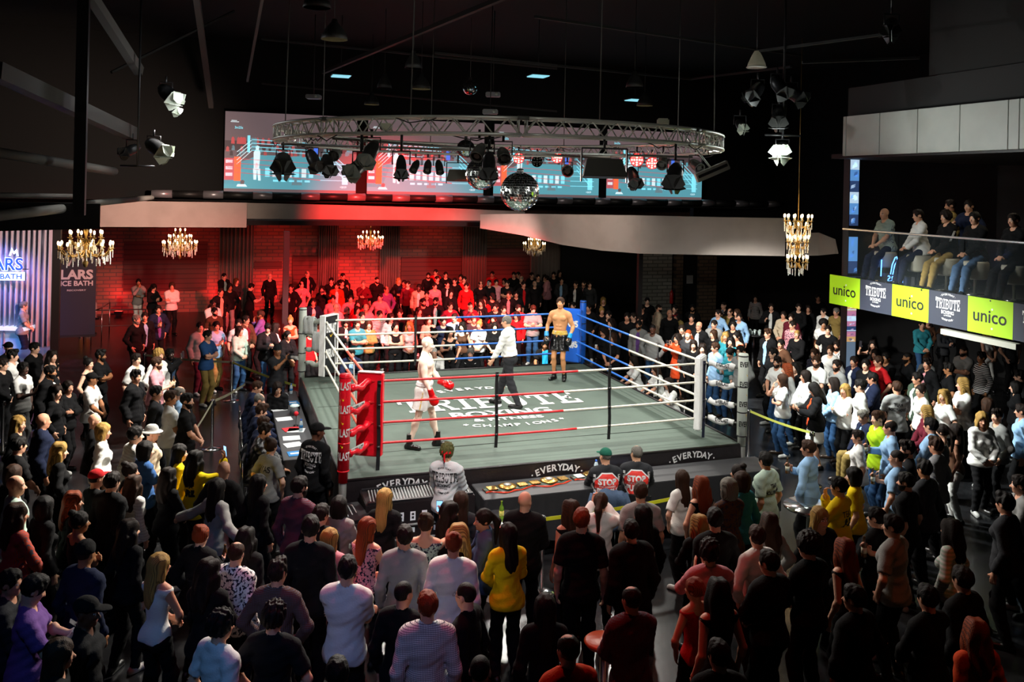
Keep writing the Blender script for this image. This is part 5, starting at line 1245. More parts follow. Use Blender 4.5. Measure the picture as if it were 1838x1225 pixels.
M_CAN = mat('black_lamp_housing', (.014, .014, .015), .35); M_CANL = mat('worn_lamp_housing', (.09, .09, .08), .4); M_FLAP = mat('barn_door_metal', (.025, .025, .024), .45)
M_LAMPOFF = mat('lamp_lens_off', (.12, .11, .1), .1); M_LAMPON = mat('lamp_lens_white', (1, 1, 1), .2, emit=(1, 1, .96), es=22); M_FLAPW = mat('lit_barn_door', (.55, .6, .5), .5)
M_REDLENS = mat('red_led_lens', (.8, .02, .02), .3, emit=(1, .02, .02), es=9); M_REDDOT = mat('red_led_core', (1, .5, .4), .3, emit=(1, .55, .35), es=16)
def aim(name, p, d, label, cat, group=None):
    o = empty(name, p); d = Vector(d).normalized(); o.rotation_euler = d.to_track_quat('-Y', 'Z').to_euler(); return tag(o, label, cat, group)   # local -Y looks along d
def ontruss(px, py, d):
    r_ = ray(px, py); a = r_.x**2+1; b = -2*(r_.x*RC.x+RC.y); c = RC.x**2+RC.y**2-TR**2; D = b*b-4*a*c
    if D <= 0: dn = -b/(2*a)
    else: dn = min(((-b-math.sqrt(D))/(2*a), (-b+math.sqrt(D))/(2*a)), key=lambda t: abs(t-d))
    return atd(px, py, dn), dn/d
RX = Matrix.Rotation(PI/2, 4, 'X')                        # lathe axis +Z -> -Y
def hanger(o, p, L=.32, w_=.26):
    if (Vector(p).xy-RC.xy).length < 4.6: L = max(L, TZ0-p[2])
    inv = o.matrix_world.inverted() if False else None
    M3 = o.rotation_euler.to_matrix().to_4x4().inverted()
    q6 = min(L*.6, .2); P = [(-w_/2, 0, 0), (-w_/2, 0, q6), (w_/2, 0, q6), (w_/2, 0, 0)]
    MB().tube([M3 @ Vector(q) for q in P], .012, 6).build('yoke', M_CAN, o)
    MB().tube([M3 @ Vector((0, 0, min(L*.6, .2))), M3 @ Vector((0, 0, L))], .02, 8).build('clamp', M_CAN, o)
def par_can(p, d, label, r=.12, L=.32, doors=True, hm=None, dm=None, lens=None, group='lamps with barn doors on the truss'):
    o = aim('stage_lamp', p, d, label, 'lamp', group)
    MB().lathe([(0, -.16), (r*.5, -.16), (r*.85, -.08), (r, 0), (r, L*.55), (r*1.05, L*.56), (r*1.05, L*.6), (r*.93, L*.6), (r*.9, L*.4), (0, L*.4)], 18, RX).build('housing', hm or M_CAN, o)
    MB().lathe([(0, L*.5), (r*.92, L*.5)], 18, RX).build('lens', lens or M_LAMPOFF, o)
    if doors:
        for k in range(4):
            M = Matrix.Translation((0, -L*.6, 0)) @ Matrix.Rotation(k*PI/2, 4, 'Y') @ Matrix.Translation((0, 0, r*1.02)) @ Matrix.Rotation(.55, 4, 'X')
            w0, w1, hh = r*.9, r*1.5, r*1.7
            MB().prism([(-w0, 0), (w0, 0), (w1, hh*.7), (w1*.6, hh), (-w1*.6, hh), (-w1, hh*.7)], .006, M @ Matrix.Rotation(PI, 4, 'Z')).build('barn_door', dm or M_FLAP, o)
    hanger(o, p); return o
def led_par(p, d, label, on=True, r=.135):
    o = aim('led_par_lamp', p, d, label, 'lamp', 'led wash lamps on the truss')
    MB().lathe([(0, -.2), (r*.7, -.2), (r*.95, -.12), (r, 0), (r, .06), (r*.94, .06), (r*.93, .02), (0, .02)], 20, RX).build('housing', M_CAN, o)
    MB().lathe([(0, .045), (r*.93, .045)], 20, RX).build('lens_plate', M_REDLENS if on else M_LAMPOFF, o)
    b = MB()
    for k in range(13):
        rr_, a = (0, 0) if k == 0 else ((r*.38, k*PI/2) if k < 5 else (r*.72, k*PI/4))
        b.sphere((rr_*math.cos(a), -.052, rr_*math.sin(a)), r*.105, 8, 0, (1, .5, 1))
    b.build('led_cluster', M_REDDOT if on else mat('led_off', (.3, .3, .3), .2), o); hanger(o, p, .3, .32); return o
led_par(ontruss(931, 284, 19.6)[0], (0.05, -1, -.12), 'glowing red lamp directly above the large mirror ball'); led_par(ontruss(1000, 283, 19.6)[0], (-.05, -1, -.12), 'glowing red lamp second from left on the truss')
led_par(ontruss(1143, 287, 19.0)[0], (-.1, -1, -.10), 'brightest red lamp on the right part of truss', True, .155); led_par(ontruss(1170, 293, 19.4)[0], (-.1, -1, -.1), 'smaller glowing red lamp right of the brightest one')
led_par(ontruss(964, 290, 18.9)[0], (.0, -1, -.15), 'unlit lamp between the two left red lamps', False)
zt = .0
PC = [(508, 288, 16.6, (.25, -.9, -.75), .17, 1, 'wide black lamp with barn doors at the left end of truss'), (560, 282, 18.2, (.5, -.2, -.9), .13, 1, 'black lamp beside the wide lamp, left truss'),
      (587, 290, 17.6, (.4, -.5, -.9), .12, 1, 'dark lamp with hanging flaps, third from left'), (603, 276, 18.9, (-.1, -.9, -.3), .13, 0, 'round worn lamp facing camera, left truss'),
      (667, 270, 15.2, (-.3, -.5, -.8), .13, 1, 'black lamp with pale flap, left of centre'), (648, 296, 15.0, (-.6, -.6, -.6), .13, 1, 'lamp with broad tilted flaps beside the pale flap'),
      (720, 296, 15.8, (.1, -.6, -.8), .10, 1, 'small lamp with pointed flaps below the truss'), (746, 297, 17.0, (-.2, -.7, -.6), .08, 0, 'first of three small dark lamps in a row'),
      (768, 297, 17.0, (0, -.7, -.7), .08, 0, 'middle of three small dark lamps in a row'), (788, 298, 17.0, (.2, -.6, -.8), .08, 0, 'last of three small dark lamps in a row'),
      (860, 272, 14.6, (-.25, -.75, -.6), .11, 0, 'open-fronted lamp left of the grid-faced lamp'), (903, 278, 15.2, (.15, -.85, -.5), .12, 0, 'pale lamp with grid face left of the red lamps'),
      (1018, 306, 17.6, (0, -1, -.15), .12, 0, 'dark lamp with curved highlight below the second red lamp'), (1135, 312, 16.6, (.2, -.5, -.8), .11, 1, 'lamp with flaps glowing red beneath the brightest lamp'),
      (1190, 290, 17.2, (-.3, -.8, -.5), .11, 0, 'brown lamp right of the red lamps'), (1212, 310, 15.6, (-.2, -.6, -.8), .15, 1, 'large dark lamp with hexagonal flaps at the right'),
      (1248, 296, 15.8, (.3, -.8, -.4), .10, 0, 'round dark lamp near the right end of truss'), (878, 292, 15.0, (.0, -.5, -.9), .12, 1, 'lamp with square flap beside the second mirror ball')]
for px, py, d, dr_, r, door, lb in PC:
    pp_, kk_ = ontruss(px, py, d); par_can(pp_, dr_, lb, r*kk_, .30*kk_, bool(door), M_CANL if (not door and r > .09) else M_CAN, mat('pale_flap', (.3, .32, .28), .5) if 'pale flap' in lb else None)
def flood_box(p, rz, tilt, W, label):
    o = empty('flood_light', p, rz); b = MB(); M = Matrix.Rotation(tilt, 4, 'X')
    b.add([(-W/2, -.16, -.15), (W/2, -.16, -.15), (W/2, .02, -.15), (-W/2, .02, -.15), (-W/2*.8, -.12, .13), (W/2*.8, -.12, .13), (W/2*.8, .05, .13), (-W/2*.8, .05, .13)], [(0, 1, 2, 3), (7, 6, 5, 4), (0, 4, 5, 1), (1, 5, 6, 2), (2, 6, 7, 3), (3, 7, 4, 0)], 0, False, M)
    b.build('reflector_box', mat('bronze_housing', (.05, .045, .035), .4), o, None, .01)
    for s in (-1, 1): MB().box((s*W*.52, -.05, .05), (.02, .05, .5)).build('bracket', M_CAN, o)
    MB().box((0, -.05, .30), (W*1.06, .05, .02)).build('top_bar', M_CAN, o)
    MB().tube([(0, -.05, .3), (0, -.05, TZ0-p[2])], .02, 8).build('clamp', M_CAN, o)
    tag(o, label, 'flood light'); return o
flood_box(ontruss(1083, 303, 13.4)[0], .1, -.2, .66, 'wide boxy flood light hanging beneath the right half of truss')
flood_box(ontruss(822, 315, 20.2)[0], -.05, -.1, .52, 'black rectangular flood light left of the mirror balls')
sb = MB().box((0, 0, 0), (.62, .12, .16)).build('strip_light', mat('pale_casing', (.42, .43, .38), .35), None, ontruss(1278, 308, 15.2)[0], .01); sb.rotation_euler = (0, -.42, .1); MB().box((0, -.062, .01), (.56, .01, .05)).build('tube_slot', M_CAN, sb); MB().tube([(0, 0, .08), (-.2, 0, .75)], .018).build('clamp', M_ALU, sb); tag(sb, 'tilted pale strip light at the right end of the truss', 'strip light')
for px, py, d, lb in ((693, 228, 12.9, 'cream junction box on the near left chord of truss'), (1190, 219, 15.2, 'small white box on top of the right chord')):
    q = MB().box((0, 0, 0), (.18, .12, .11)).build('junction_box', mat('cream_plastic', (.5, .5, .36), .5), None, ontruss(px, py, d)[0], .02); MB().box((0, 0, -.07), (.06, .06, .04)).build('clamp', M_CAN, q); tag(q, lb, 'junction box')

# mirror balls
M_MIRR = mat('mirror_tile', (.72, .78, .76), .10, metal=1., noise=(30, (.35, .40, .40), .45, .6))
def mirror_ball(p, r, top, label, n=36):
    o = empty('mirror_ball', p); b = MB(); rr = random.Random(int(r*100))
    for i in range(n//2):
        t0, t1 = PI*i/(n//2), PI*(i+1)/(n//2); tm = (t0+t1)/2; m_ = max(4, int(n*math.sin(tm)))
        for j in range(m_):
            a0, a1 = 2*PI*j/m_, 2*PI*(j+.94)/m_; jt = [rr.uniform(-.012, .012)*r for _ in range(4)]
            P = [Vector((math.sin(t)*math.cos(a), math.sin(t)*math.sin(a), math.cos(t)))*(r+q) for (t, a), q in zip(((t0+.004, a0), (t0+.004, a1), (t1-.006, a1), (t1-.006, a0)), jt)]
            b.add(P, [(0, 3, 2, 1)])
    b.build('mirror_tiles', M_MIRR, o); MB().sphere((0, 0, 0), r*.975, 24).build('core', mat('ball_core', (.05, .05, .05), .5), o)
    MB().lathe([(r*.18, r*.97), (r*.18, r+.05), (.03, r+.07), (0, r+.07)], 14).build('motor_cap', M_CAN, o); MB().tube([(0, 0, r), (0, 0, top-p[2])], .008, 6).build('suspension_cable', M_STEEL, o)
    tag(o, label, 'mirror ball', 'mirror balls'); return o
p = atd(933, 344, 16.0); mirror_ball(p, .37, 6.2, 'largest mirror ball hanging lowest at the centre of the truss', 48)
p = atd(865, 312, 17.0); mirror_ball(p, .33, 6.2, 'second mirror ball partly behind lamps left of the largest', 44)
p = atd(836, 267, 18.4); mirror_ball(p, .20, 6.4, 'small dark mirror ball behind the truss, left of centre', 30)
p = atd(844, 157, 24.0); mirror_ball(p, .22, 10.2, 'small mirror ball hanging by itself high above the truss', 30)

# dome pendants and little ceiling projectors
M_DOMEIN = mat('dome_inner_cream', (.5, .45, .25), .5, emit=(.8, .62, .28), es=.10); M_DOME = mat('dome_outer', (.03, .03, .03), .5)
for px, py, d, r, lit, lb in ((600, 71, 16.5, .26, 1, 'largest cream dome pendant above the left part of truss'), (756, 160, 22, .25, 1, 'cream dome pendant just left of the small mirror ball'), (667, 188, 27, .24, 1, 'orange-lit dome pendant over the leftmost screen gap'),
                              (1157, 190, 25, .24, 1, 'cream dome pendant right of centre above the truss'), (569, 14, 14.5, .24, 0, 'dark dome pendant at the top edge, left of centre'), (742, 123, 19, .20, 0, 'dim dome pendant above the centre rails'), (690, 158, 23, .2, 0, 'dim dome pendant left of the small mirror ball'), (1139, 157, 21, .22, 0, 'dim dome pendant right of centre')):
    q = MB().lathe([(r, 0), (r*.92, .1), (r*.6, .24), (r*.25, .34), (.05, .4), (0, .4)], 24).build('dome_pendant', M_DOME, None, atd(px, py, d)); MB().lathe([(r*.98, .0), (r*.9, .09), (r*.58, .23), (0, .33)], 24).build('inner_reflector', M_DOMEIN if lit else mat('dome_inner_dim', (.12, .11, .08), .5), q)
    MB().tube([(0, 0, .4), (0, 0, 10.2-atd(px, py, d).z)], .008, 6).build('cord', M_CAN, q)
    tag(q, lb, 'pendant lamp', 'dome pendant lamps')
q = MB().lathe([(.19, 0), (.17, .08), (.1, .24), (.05, .33), (0, .34)], 22).build('dome_pendant', mat('grey_dome', (.28, .26, .2), .5, emit=(.8, .75, .5), es=.06), None, atd(1358, 121, 17)); MB().lathe([(.2, -.01), (.205, .0), (.2, .01)], 22).build('rim', M_ALU, q); MB().tube([(0, 0, .34), (0, 0, 10.2-atd(1358, 121, 17).z)], .008, 6).build('cord', M_CAN, q); tag(q, 'grey dome pendant beside the right-hand lamp cluster', 'pendant lamp')
M_PANEL_ON = mat('skylight_cyan', (.2, .6, .7), .4, emit=(.3, .8, .95), es=.9)
for px, py, d, lb in ((612, 137, 24, 'cyan ceiling panel above the left screens'), (966, 137, 24, 'cyan ceiling panel above the truss centre'), (1140, 180, 27, 'pale blue ceiling panel right of centre')):
    p = atd(px, py, d); q = MB().box((0, 0, 0), (.5, .5, .03)).build('ceiling_light_panel', M_PANEL_ON, None, p); q.rotation_euler = (0, 0, RA); MB().box((0, 0, .03), (.56, .56, .04)).build('panel_frame', M_CAN, q); MB().tube([(0, 0, .04), (0, 0, 10.2-p.z)], .01, 6).build('hanger_rod', M_CAN, q); tag(q, lb, 'ceiling light', 'cyan ceiling panels')
for px, py, d, lb in ((563, 174, 24, 'small silver projector left above the truss'), (880, 201, 22, 'small silver projector behind the truss top chord'), (885, 170, 23, 'second small projector over the truss centre')):
    p = atd(px, py, d); q = MB().box((0, 0, 0), (.40, .34, .12)).build('projector', mat('silver_casing', (.25, .25, .26), .35), None, p, .02); MB().lathe([(0, .0), (.04, 0), (.045, .06), (0, .06)], 12, Matrix.Translation((.1, -.16, 0)) @ RX).build('lens', M_LENS if 'M_LENS' in globals() else M_ALU, q); MB().tube([(0, 0, .06), (0, 0, 10.2-p.z)], .014, 6).build('ceiling_pole', M_CAN, q); tag(q, lb, 'projector', 'ceiling projectors')

# hanging lamp clusters left and right
def cluster_pole(p, label, L):
    q = MB().tube([(0, 0, 0), (0, 0, L)], .022, 8).build('lamp_pole', M_CAN, None, p); MB().tube([(-.35, 0, .02), (.35, 0, .02)], .02, 8).build('crossbar', M_CAN, q); tag(q, label, 'lamp pole'); return q
cluster_pole(atd(247, 300, 17), 'dark hanging pole carrying the left lamps', 4.3); cluster_pole(atd(1405, 245, 16.5), 'dark hanging pole carrying the right lamps', 4.0)
G2 = 'floodlights on the side poles'
par_can(atd(298, 165, 17.0), (.7, -.1, -.6), 'left upper side lamp with pale lit barn doors', .15, .3, True, None, M_FLAPW, mat('lamp_lens_dim', (.5, .5, .6), .2, emit=(.8, .85, 1), es=1.2), G2)
par_can(atd(276, 262, 16.6), (.75, -.05, -.5), 'left lower side lamp with bent pale barn doors', .15, .3, True, None, M_FLAPW, None, G2)
par_can(atd(238, 268, 17.2), (-.5, -.6, -.4), 'small side lamp left of the lower lamp', .10, .25, True, None, M_FLAP, None, G2)
par_can(atd(307, 190, 17.0), (.6, .1, -.6), 'small lit lamp under the left upper side lamp', .08, .2, True, None, M_FLAPW, mat('lamp_lens_violet', (.5, .5, .6), .2, emit=(.75, .8, 1), es=5), G2)
fl = par_can(FL_R, (-.35, -.75, -.35), 'bright white floodlight shining at the right of the truss', .15, .3, True, None, M_FLAPW, M_LAMPON, G2)
par_can(atd(1328, 224, 18), (.1, -.8, -.5), 'small bluish lamp left of the bright floodlight', .09, .24, True, None, M_FLAPW, mat('lamp_lens_blue', (.5, .5, .9), .2, emit=(.5, .55, 1), es=5), G2)
for px, py, d, dd, lb in ((1395, 150, 16.5, (.5, -.3, -.8), 'dark lamp with bright edges at the top of right cluster'), (1420, 165, 16.8, (.8, -.2, -.6), 'dark slanted lamp in the right cluster'), (1360, 160, 16.8, (-.6, -.3, -.7), 'dark lamp at the left of the right cluster'), (1398, 205, 16.5, (-.2, -.6, -.8), 'big dark lamp above the bright floodlight'), (1600, 45, 15, (-.3, -.6, -.6), 'dark lamp with glinting flap in the upper right')):
    par_can(atd(px, py, d), dd, lb, .13, .3, True, None, mat('edge_lit_flap', (.03, .03, .028), .25), None, G2)
pl_ = MB().tube([(0, 0, 0), (0, 0, 10.2-atd(1600, 45, 15).z-.1)], .02, 8).build('lamp_pole', M_CAN, None, atd(1600, 45, 15)+Vector((0, 0, .3))); tag(pl_, 'dark pole holding the lamp in the upper right', 'lamp pole')

# four projection screens: flat pictures of the ring
SCR = [('bg', (.20, .14, .15), .62), ('bg_dark', (.11, .075, .08), .55), ('teal', (.10, .33, .40), .95), ('cyan', (.25, .80, .95), 1.0), ('orange', (.95, .16, .06), .95), ('redline', (.6, .12, .14), .8), ('redcrowd', (.50, .10, .10), .8), ('white', (.75, .95, 1.), .9), ('grey', (.16, .26, .30), .8), ('blue', (.08, .2, .9), .9)]
SM = [mat('screen_'+n, c, .6, emit=c, es=s) for n, c, s in SCR]
def screen(px0, px1, label, seed):
    a = uv_of(atv(px0, 340, 14.2))[0]; c = uv_of(atv(px1, 340, 14.2))[0]; W = c-a; Hh = 2.72; z0 = 5.02
    o = MB().box((0, .03, 0), (W, .04, Hh)).build('projection_screen', mat('screen_back', (.03, .03, .03), .8)); o.matrix_world = Matrix.Translation(RF((a+c)/2, 14.2, z0+Hh/2)) @ Matrix.Rotation(RA, 4, 'Z')
    rr = random.Random(seed); L = [Txt() for _ in range(4)]; t = L[0]
    t.rect(0, 0, 1, 1, 0); t1 = L[1]
    t1.poly([(0, .045), (1, .045), (1, .3), (.78, .47), (.25, .47), (0, .28)], 2); t1.rect(0, .52, 1, .64, 1)
    t1.poly([(.0, .1), (.12, .1), (.2, .42), (.0, .34)], 8)
    t2 = L[2]
    for k in range(46): 
        x = rr.uniform(.02, .98); y = rr.uniform(.5, .60); t2.poly([(x-.012, y-.05), (x+.012, y-.05), (x+.010, y), (x, y+.015), (x-.01, y)], rr.choice((1, 6, 6, 8) if x < .72 else (1, 8, 8, 2)))
    for k in range(14): x = rr.uniform(.05, .5); t2.poly([(x-.013, .6), (x+.013, .6), (x+.01, .67), (x, .69), (x-.01, .67)], 6)
    for k in range(7): x = .3+k*.055; t2.rect(x, .2, x+.035, .31, 7 if k % 2 else 3)
    for k in range(5): x = .36+k*.06; t2.rect(x, .14, x+.04, .165, 3)
    t2.poly([(.5, .1), (.58, .1), (.57, .2), (.51, .2)], 8)
    t3 = L[3]
    def ln(x0, y0, x1, y1, w_, c_): 
        d = Vector((x1-x0, (y1-y0)*.62)); n_ = Vector((-d.y, d.x)).normalized()*w_; t3.poly([(x0+n_.x, y0+n_.y/.62), (x0-n_.x, y0-n_.y/.62), (x1-n_.x, y1-n_.y/.62), (x1+n_.x, y1+n_.y/.62)], c_)
    for k in range(4):
        ln(.2, .66-.045*k, .62, .64-.045*k, .0025, 3); ln(.78, .55-.05*k, .9, .38-.06*k, .003, 3); ln(.09, .50-.05*k, .2, .66-.045*k, .0022, 7)
        ln(.02, .42-.055*k, .72, .38-.07*k, .0022, 5); ln(.72, .38-.07*k, .95, .38-.07*k, .0022, 3)
    t3.rect(.0, .15, .07, .42, 5); t3.rect(.07, .14, .12, .44, 4); t3.rect(.89, .12, .935, .37, 3); t3.rect(.19, .52, .235, .68, 8); t3.rect(.165, .5, .185, .71, 3)
    for y in (.20, .28, .36): t3.rect(.01, y, .06, y+.04, 7)
    t3.poly([(.215, .3), (.255, .3), (.262, .5), (.25, .54), (.255, .575), (.24, .59), (.225, .575), (.228, .54), (.212, .5)], 7); t3.poly([(.215, .16), (.235, .16), (.24, .3), (.21, .3)], 7); t3.poly([(.25, .15), (.268, .15), (.262, .3), (.24, .3)], 7); t3.rect(.226, .31, .244, .37, 5)
    t3.poly([(.09, .07), (.17, .07), (.155, .1), (.10, .1)], 7); t3.poly([(.12, .1), (.145, .1), (.15, .14), (.135, .155), (.118, .14)], 0)
    t3.rect(.665, .48, .70, .6, 9)
    t3.sans('3m25s', .10, .79, .03, .06, .01, 3); t3.rect(.04, .87, .10, .877, 7); t3.rect(.045, .885, .085, .892, 7); t3.sans('+20:59', .9, .075, .025, .05, .01, 7)
    for k, tt in enumerate(L): tt.build('projected_picture', SM, o, lambda x, y, k=k: ((x-.5)*W*.995, .008-k*.0025, (y-.5)*Hh*.995))
    MB().box((0, .0, -Hh/2-.012), (W, .05, .03)).build('bottom_bar', mat('screen_bar', (.35, .25, .26), .5), o)
    tag(o, label, 'projection screen', 'projection screens behind the truss')
screen(401, 639, 'leftmost projection screen, the widest and least hidden by the truss', 1); screen(658, 868, 'second projection screen from the left, mostly behind truss lamps', 2)
screen(885, 1075, 'third projection screen from the left, behind the mirror ball', 3); screen(1088, 1260, 'rightmost projection screen behind the red lamps', 4)

# chandeliers
M_BRASS = mat('aged_brass', (.45, .30, .10), .3, metal=.8); M_CANDLE = mat('candle_tube', (.75, .65, .45), .6); M_BULB = mat('candle_bulb', (1, .8, .5), .3, emit=(1, .66, .30), es=16); M_CRYST = mat('crystal', (.9, .86, .8), .15, spec=1.)
def chandelier(px, py, d, tiers, label, scale=1., crystal=True, pw=14, rodtop=4.0):
    p = atd(px, py, d); o = empty('chandelier', p); b = MB(); b.lathe([(0, -.35), (.03, -.33), (.05, -.26), (.02, -.2), (.06, -.1), (.03, 0), (.05, .12), (.02, .2), (.04, .32), (.015, .4), (0, .41)], 14, Matrix.Scale(scale, 4)).tube([(0, 0, .4*scale), (0, 0, rodtop-p.z)], .01, 6); b.build('central_stem', M_BRASS, o)
    drops = MB(); rr = random.Random(px)
    for R_, z, n in tiers:
        R_ *= scale; z *= scale
        for k in range(n):
            a = 2*PI*k/n+z; c, s = math.cos(a), math.sin(a)
            arm = MB().tube([(c*.03, s*.03, z-.02), (c*R_*.35, s*R_*.35, z-.10*scale), (c*R_*.75, s*R_*.75, z-.12*scale), (c*R_, s*R_, z)], .009*scale+.003, 6).lathe([(0, 0), (.035*scale, .01), (.04*scale, .02), (0, .02)], 8, Matrix.Translation((c*R_, s*R_, z))).build('arm', M_BRASS, o)
            MB().tube([(c*R_, s*R_, z+.02), (c*R_, s*R_, z+.02+.07*scale)], .011*scale+.002, 8).build('candle', M_CANDLE, arm)
            MB().sphere((c*R_, s*R_, z+.02+.095*scale), .017*scale+.004, 8, 0, (1, 1, 1.9)).build('bulb', M_BULB, arm)
            if crystal:
                for q in range(5): drops.sphere((c*R_, s*R_, z-.03-q*.028*scale), .009*scale+.003, 6, 0, (1, 1, 1.5))
        if crystal:
            for k in range(int(26*R_/.3)):
                a = rr.uniform(0, 2*PI); r_ = R_*rr.uniform(.5, .98); z2 = z-.08*scale-rr.uniform(0, .12)*scale
                for q in range(4): drops.sphere((math.cos(a)*r_, math.sin(a)*r_, z2-q*.03*scale), .011*scale+.002, 6, 0, (1, 1, 1.6))
    if crystal: q = drops.build('crystal_drops', M_CRYST, o); q['kind'] = 'stuff'
    point('chandelier_glow', p+Vector((0, 0, .02)), pw, (1, .68, .36), .25*scale)
    tag(o, label, 'chandelier'); return o
chandelier(154, 446, 15.9, ((.44, -.02, 14), (.27, .18, 8)), 'largest crystal chandelier at the far left, cut by the black bulkhead', 1.05, True, 14, 4.9)
chandelier(323, 442, 27.6, ((.42, .0, 14), (.28, .16, 8), (.12, .32, 4)), 'crystal chandelier before the left red brick panel', 1.25)
chandelier(665, 432, 31.0, ((.40, .0, 12), (.24, .16, 6)), 'chandelier in front of the red wall above the rear spectators', 1.15, True, 10)
chandelier(959, 443, 32.5, ((.36, .0, 10), (.2, .14, 6)), 'smaller chandelier at the right end of the red wall', 1.15, True, 10)
chandelier(1432, 430, 19.5, ((.27, .36, 12), (.18, .20, 6), (.21, -.06, 12), (.20, -.46, 8)), 'tall three-tier golden chandelier left of the balcony', 1.15, True, 20, 9.0)

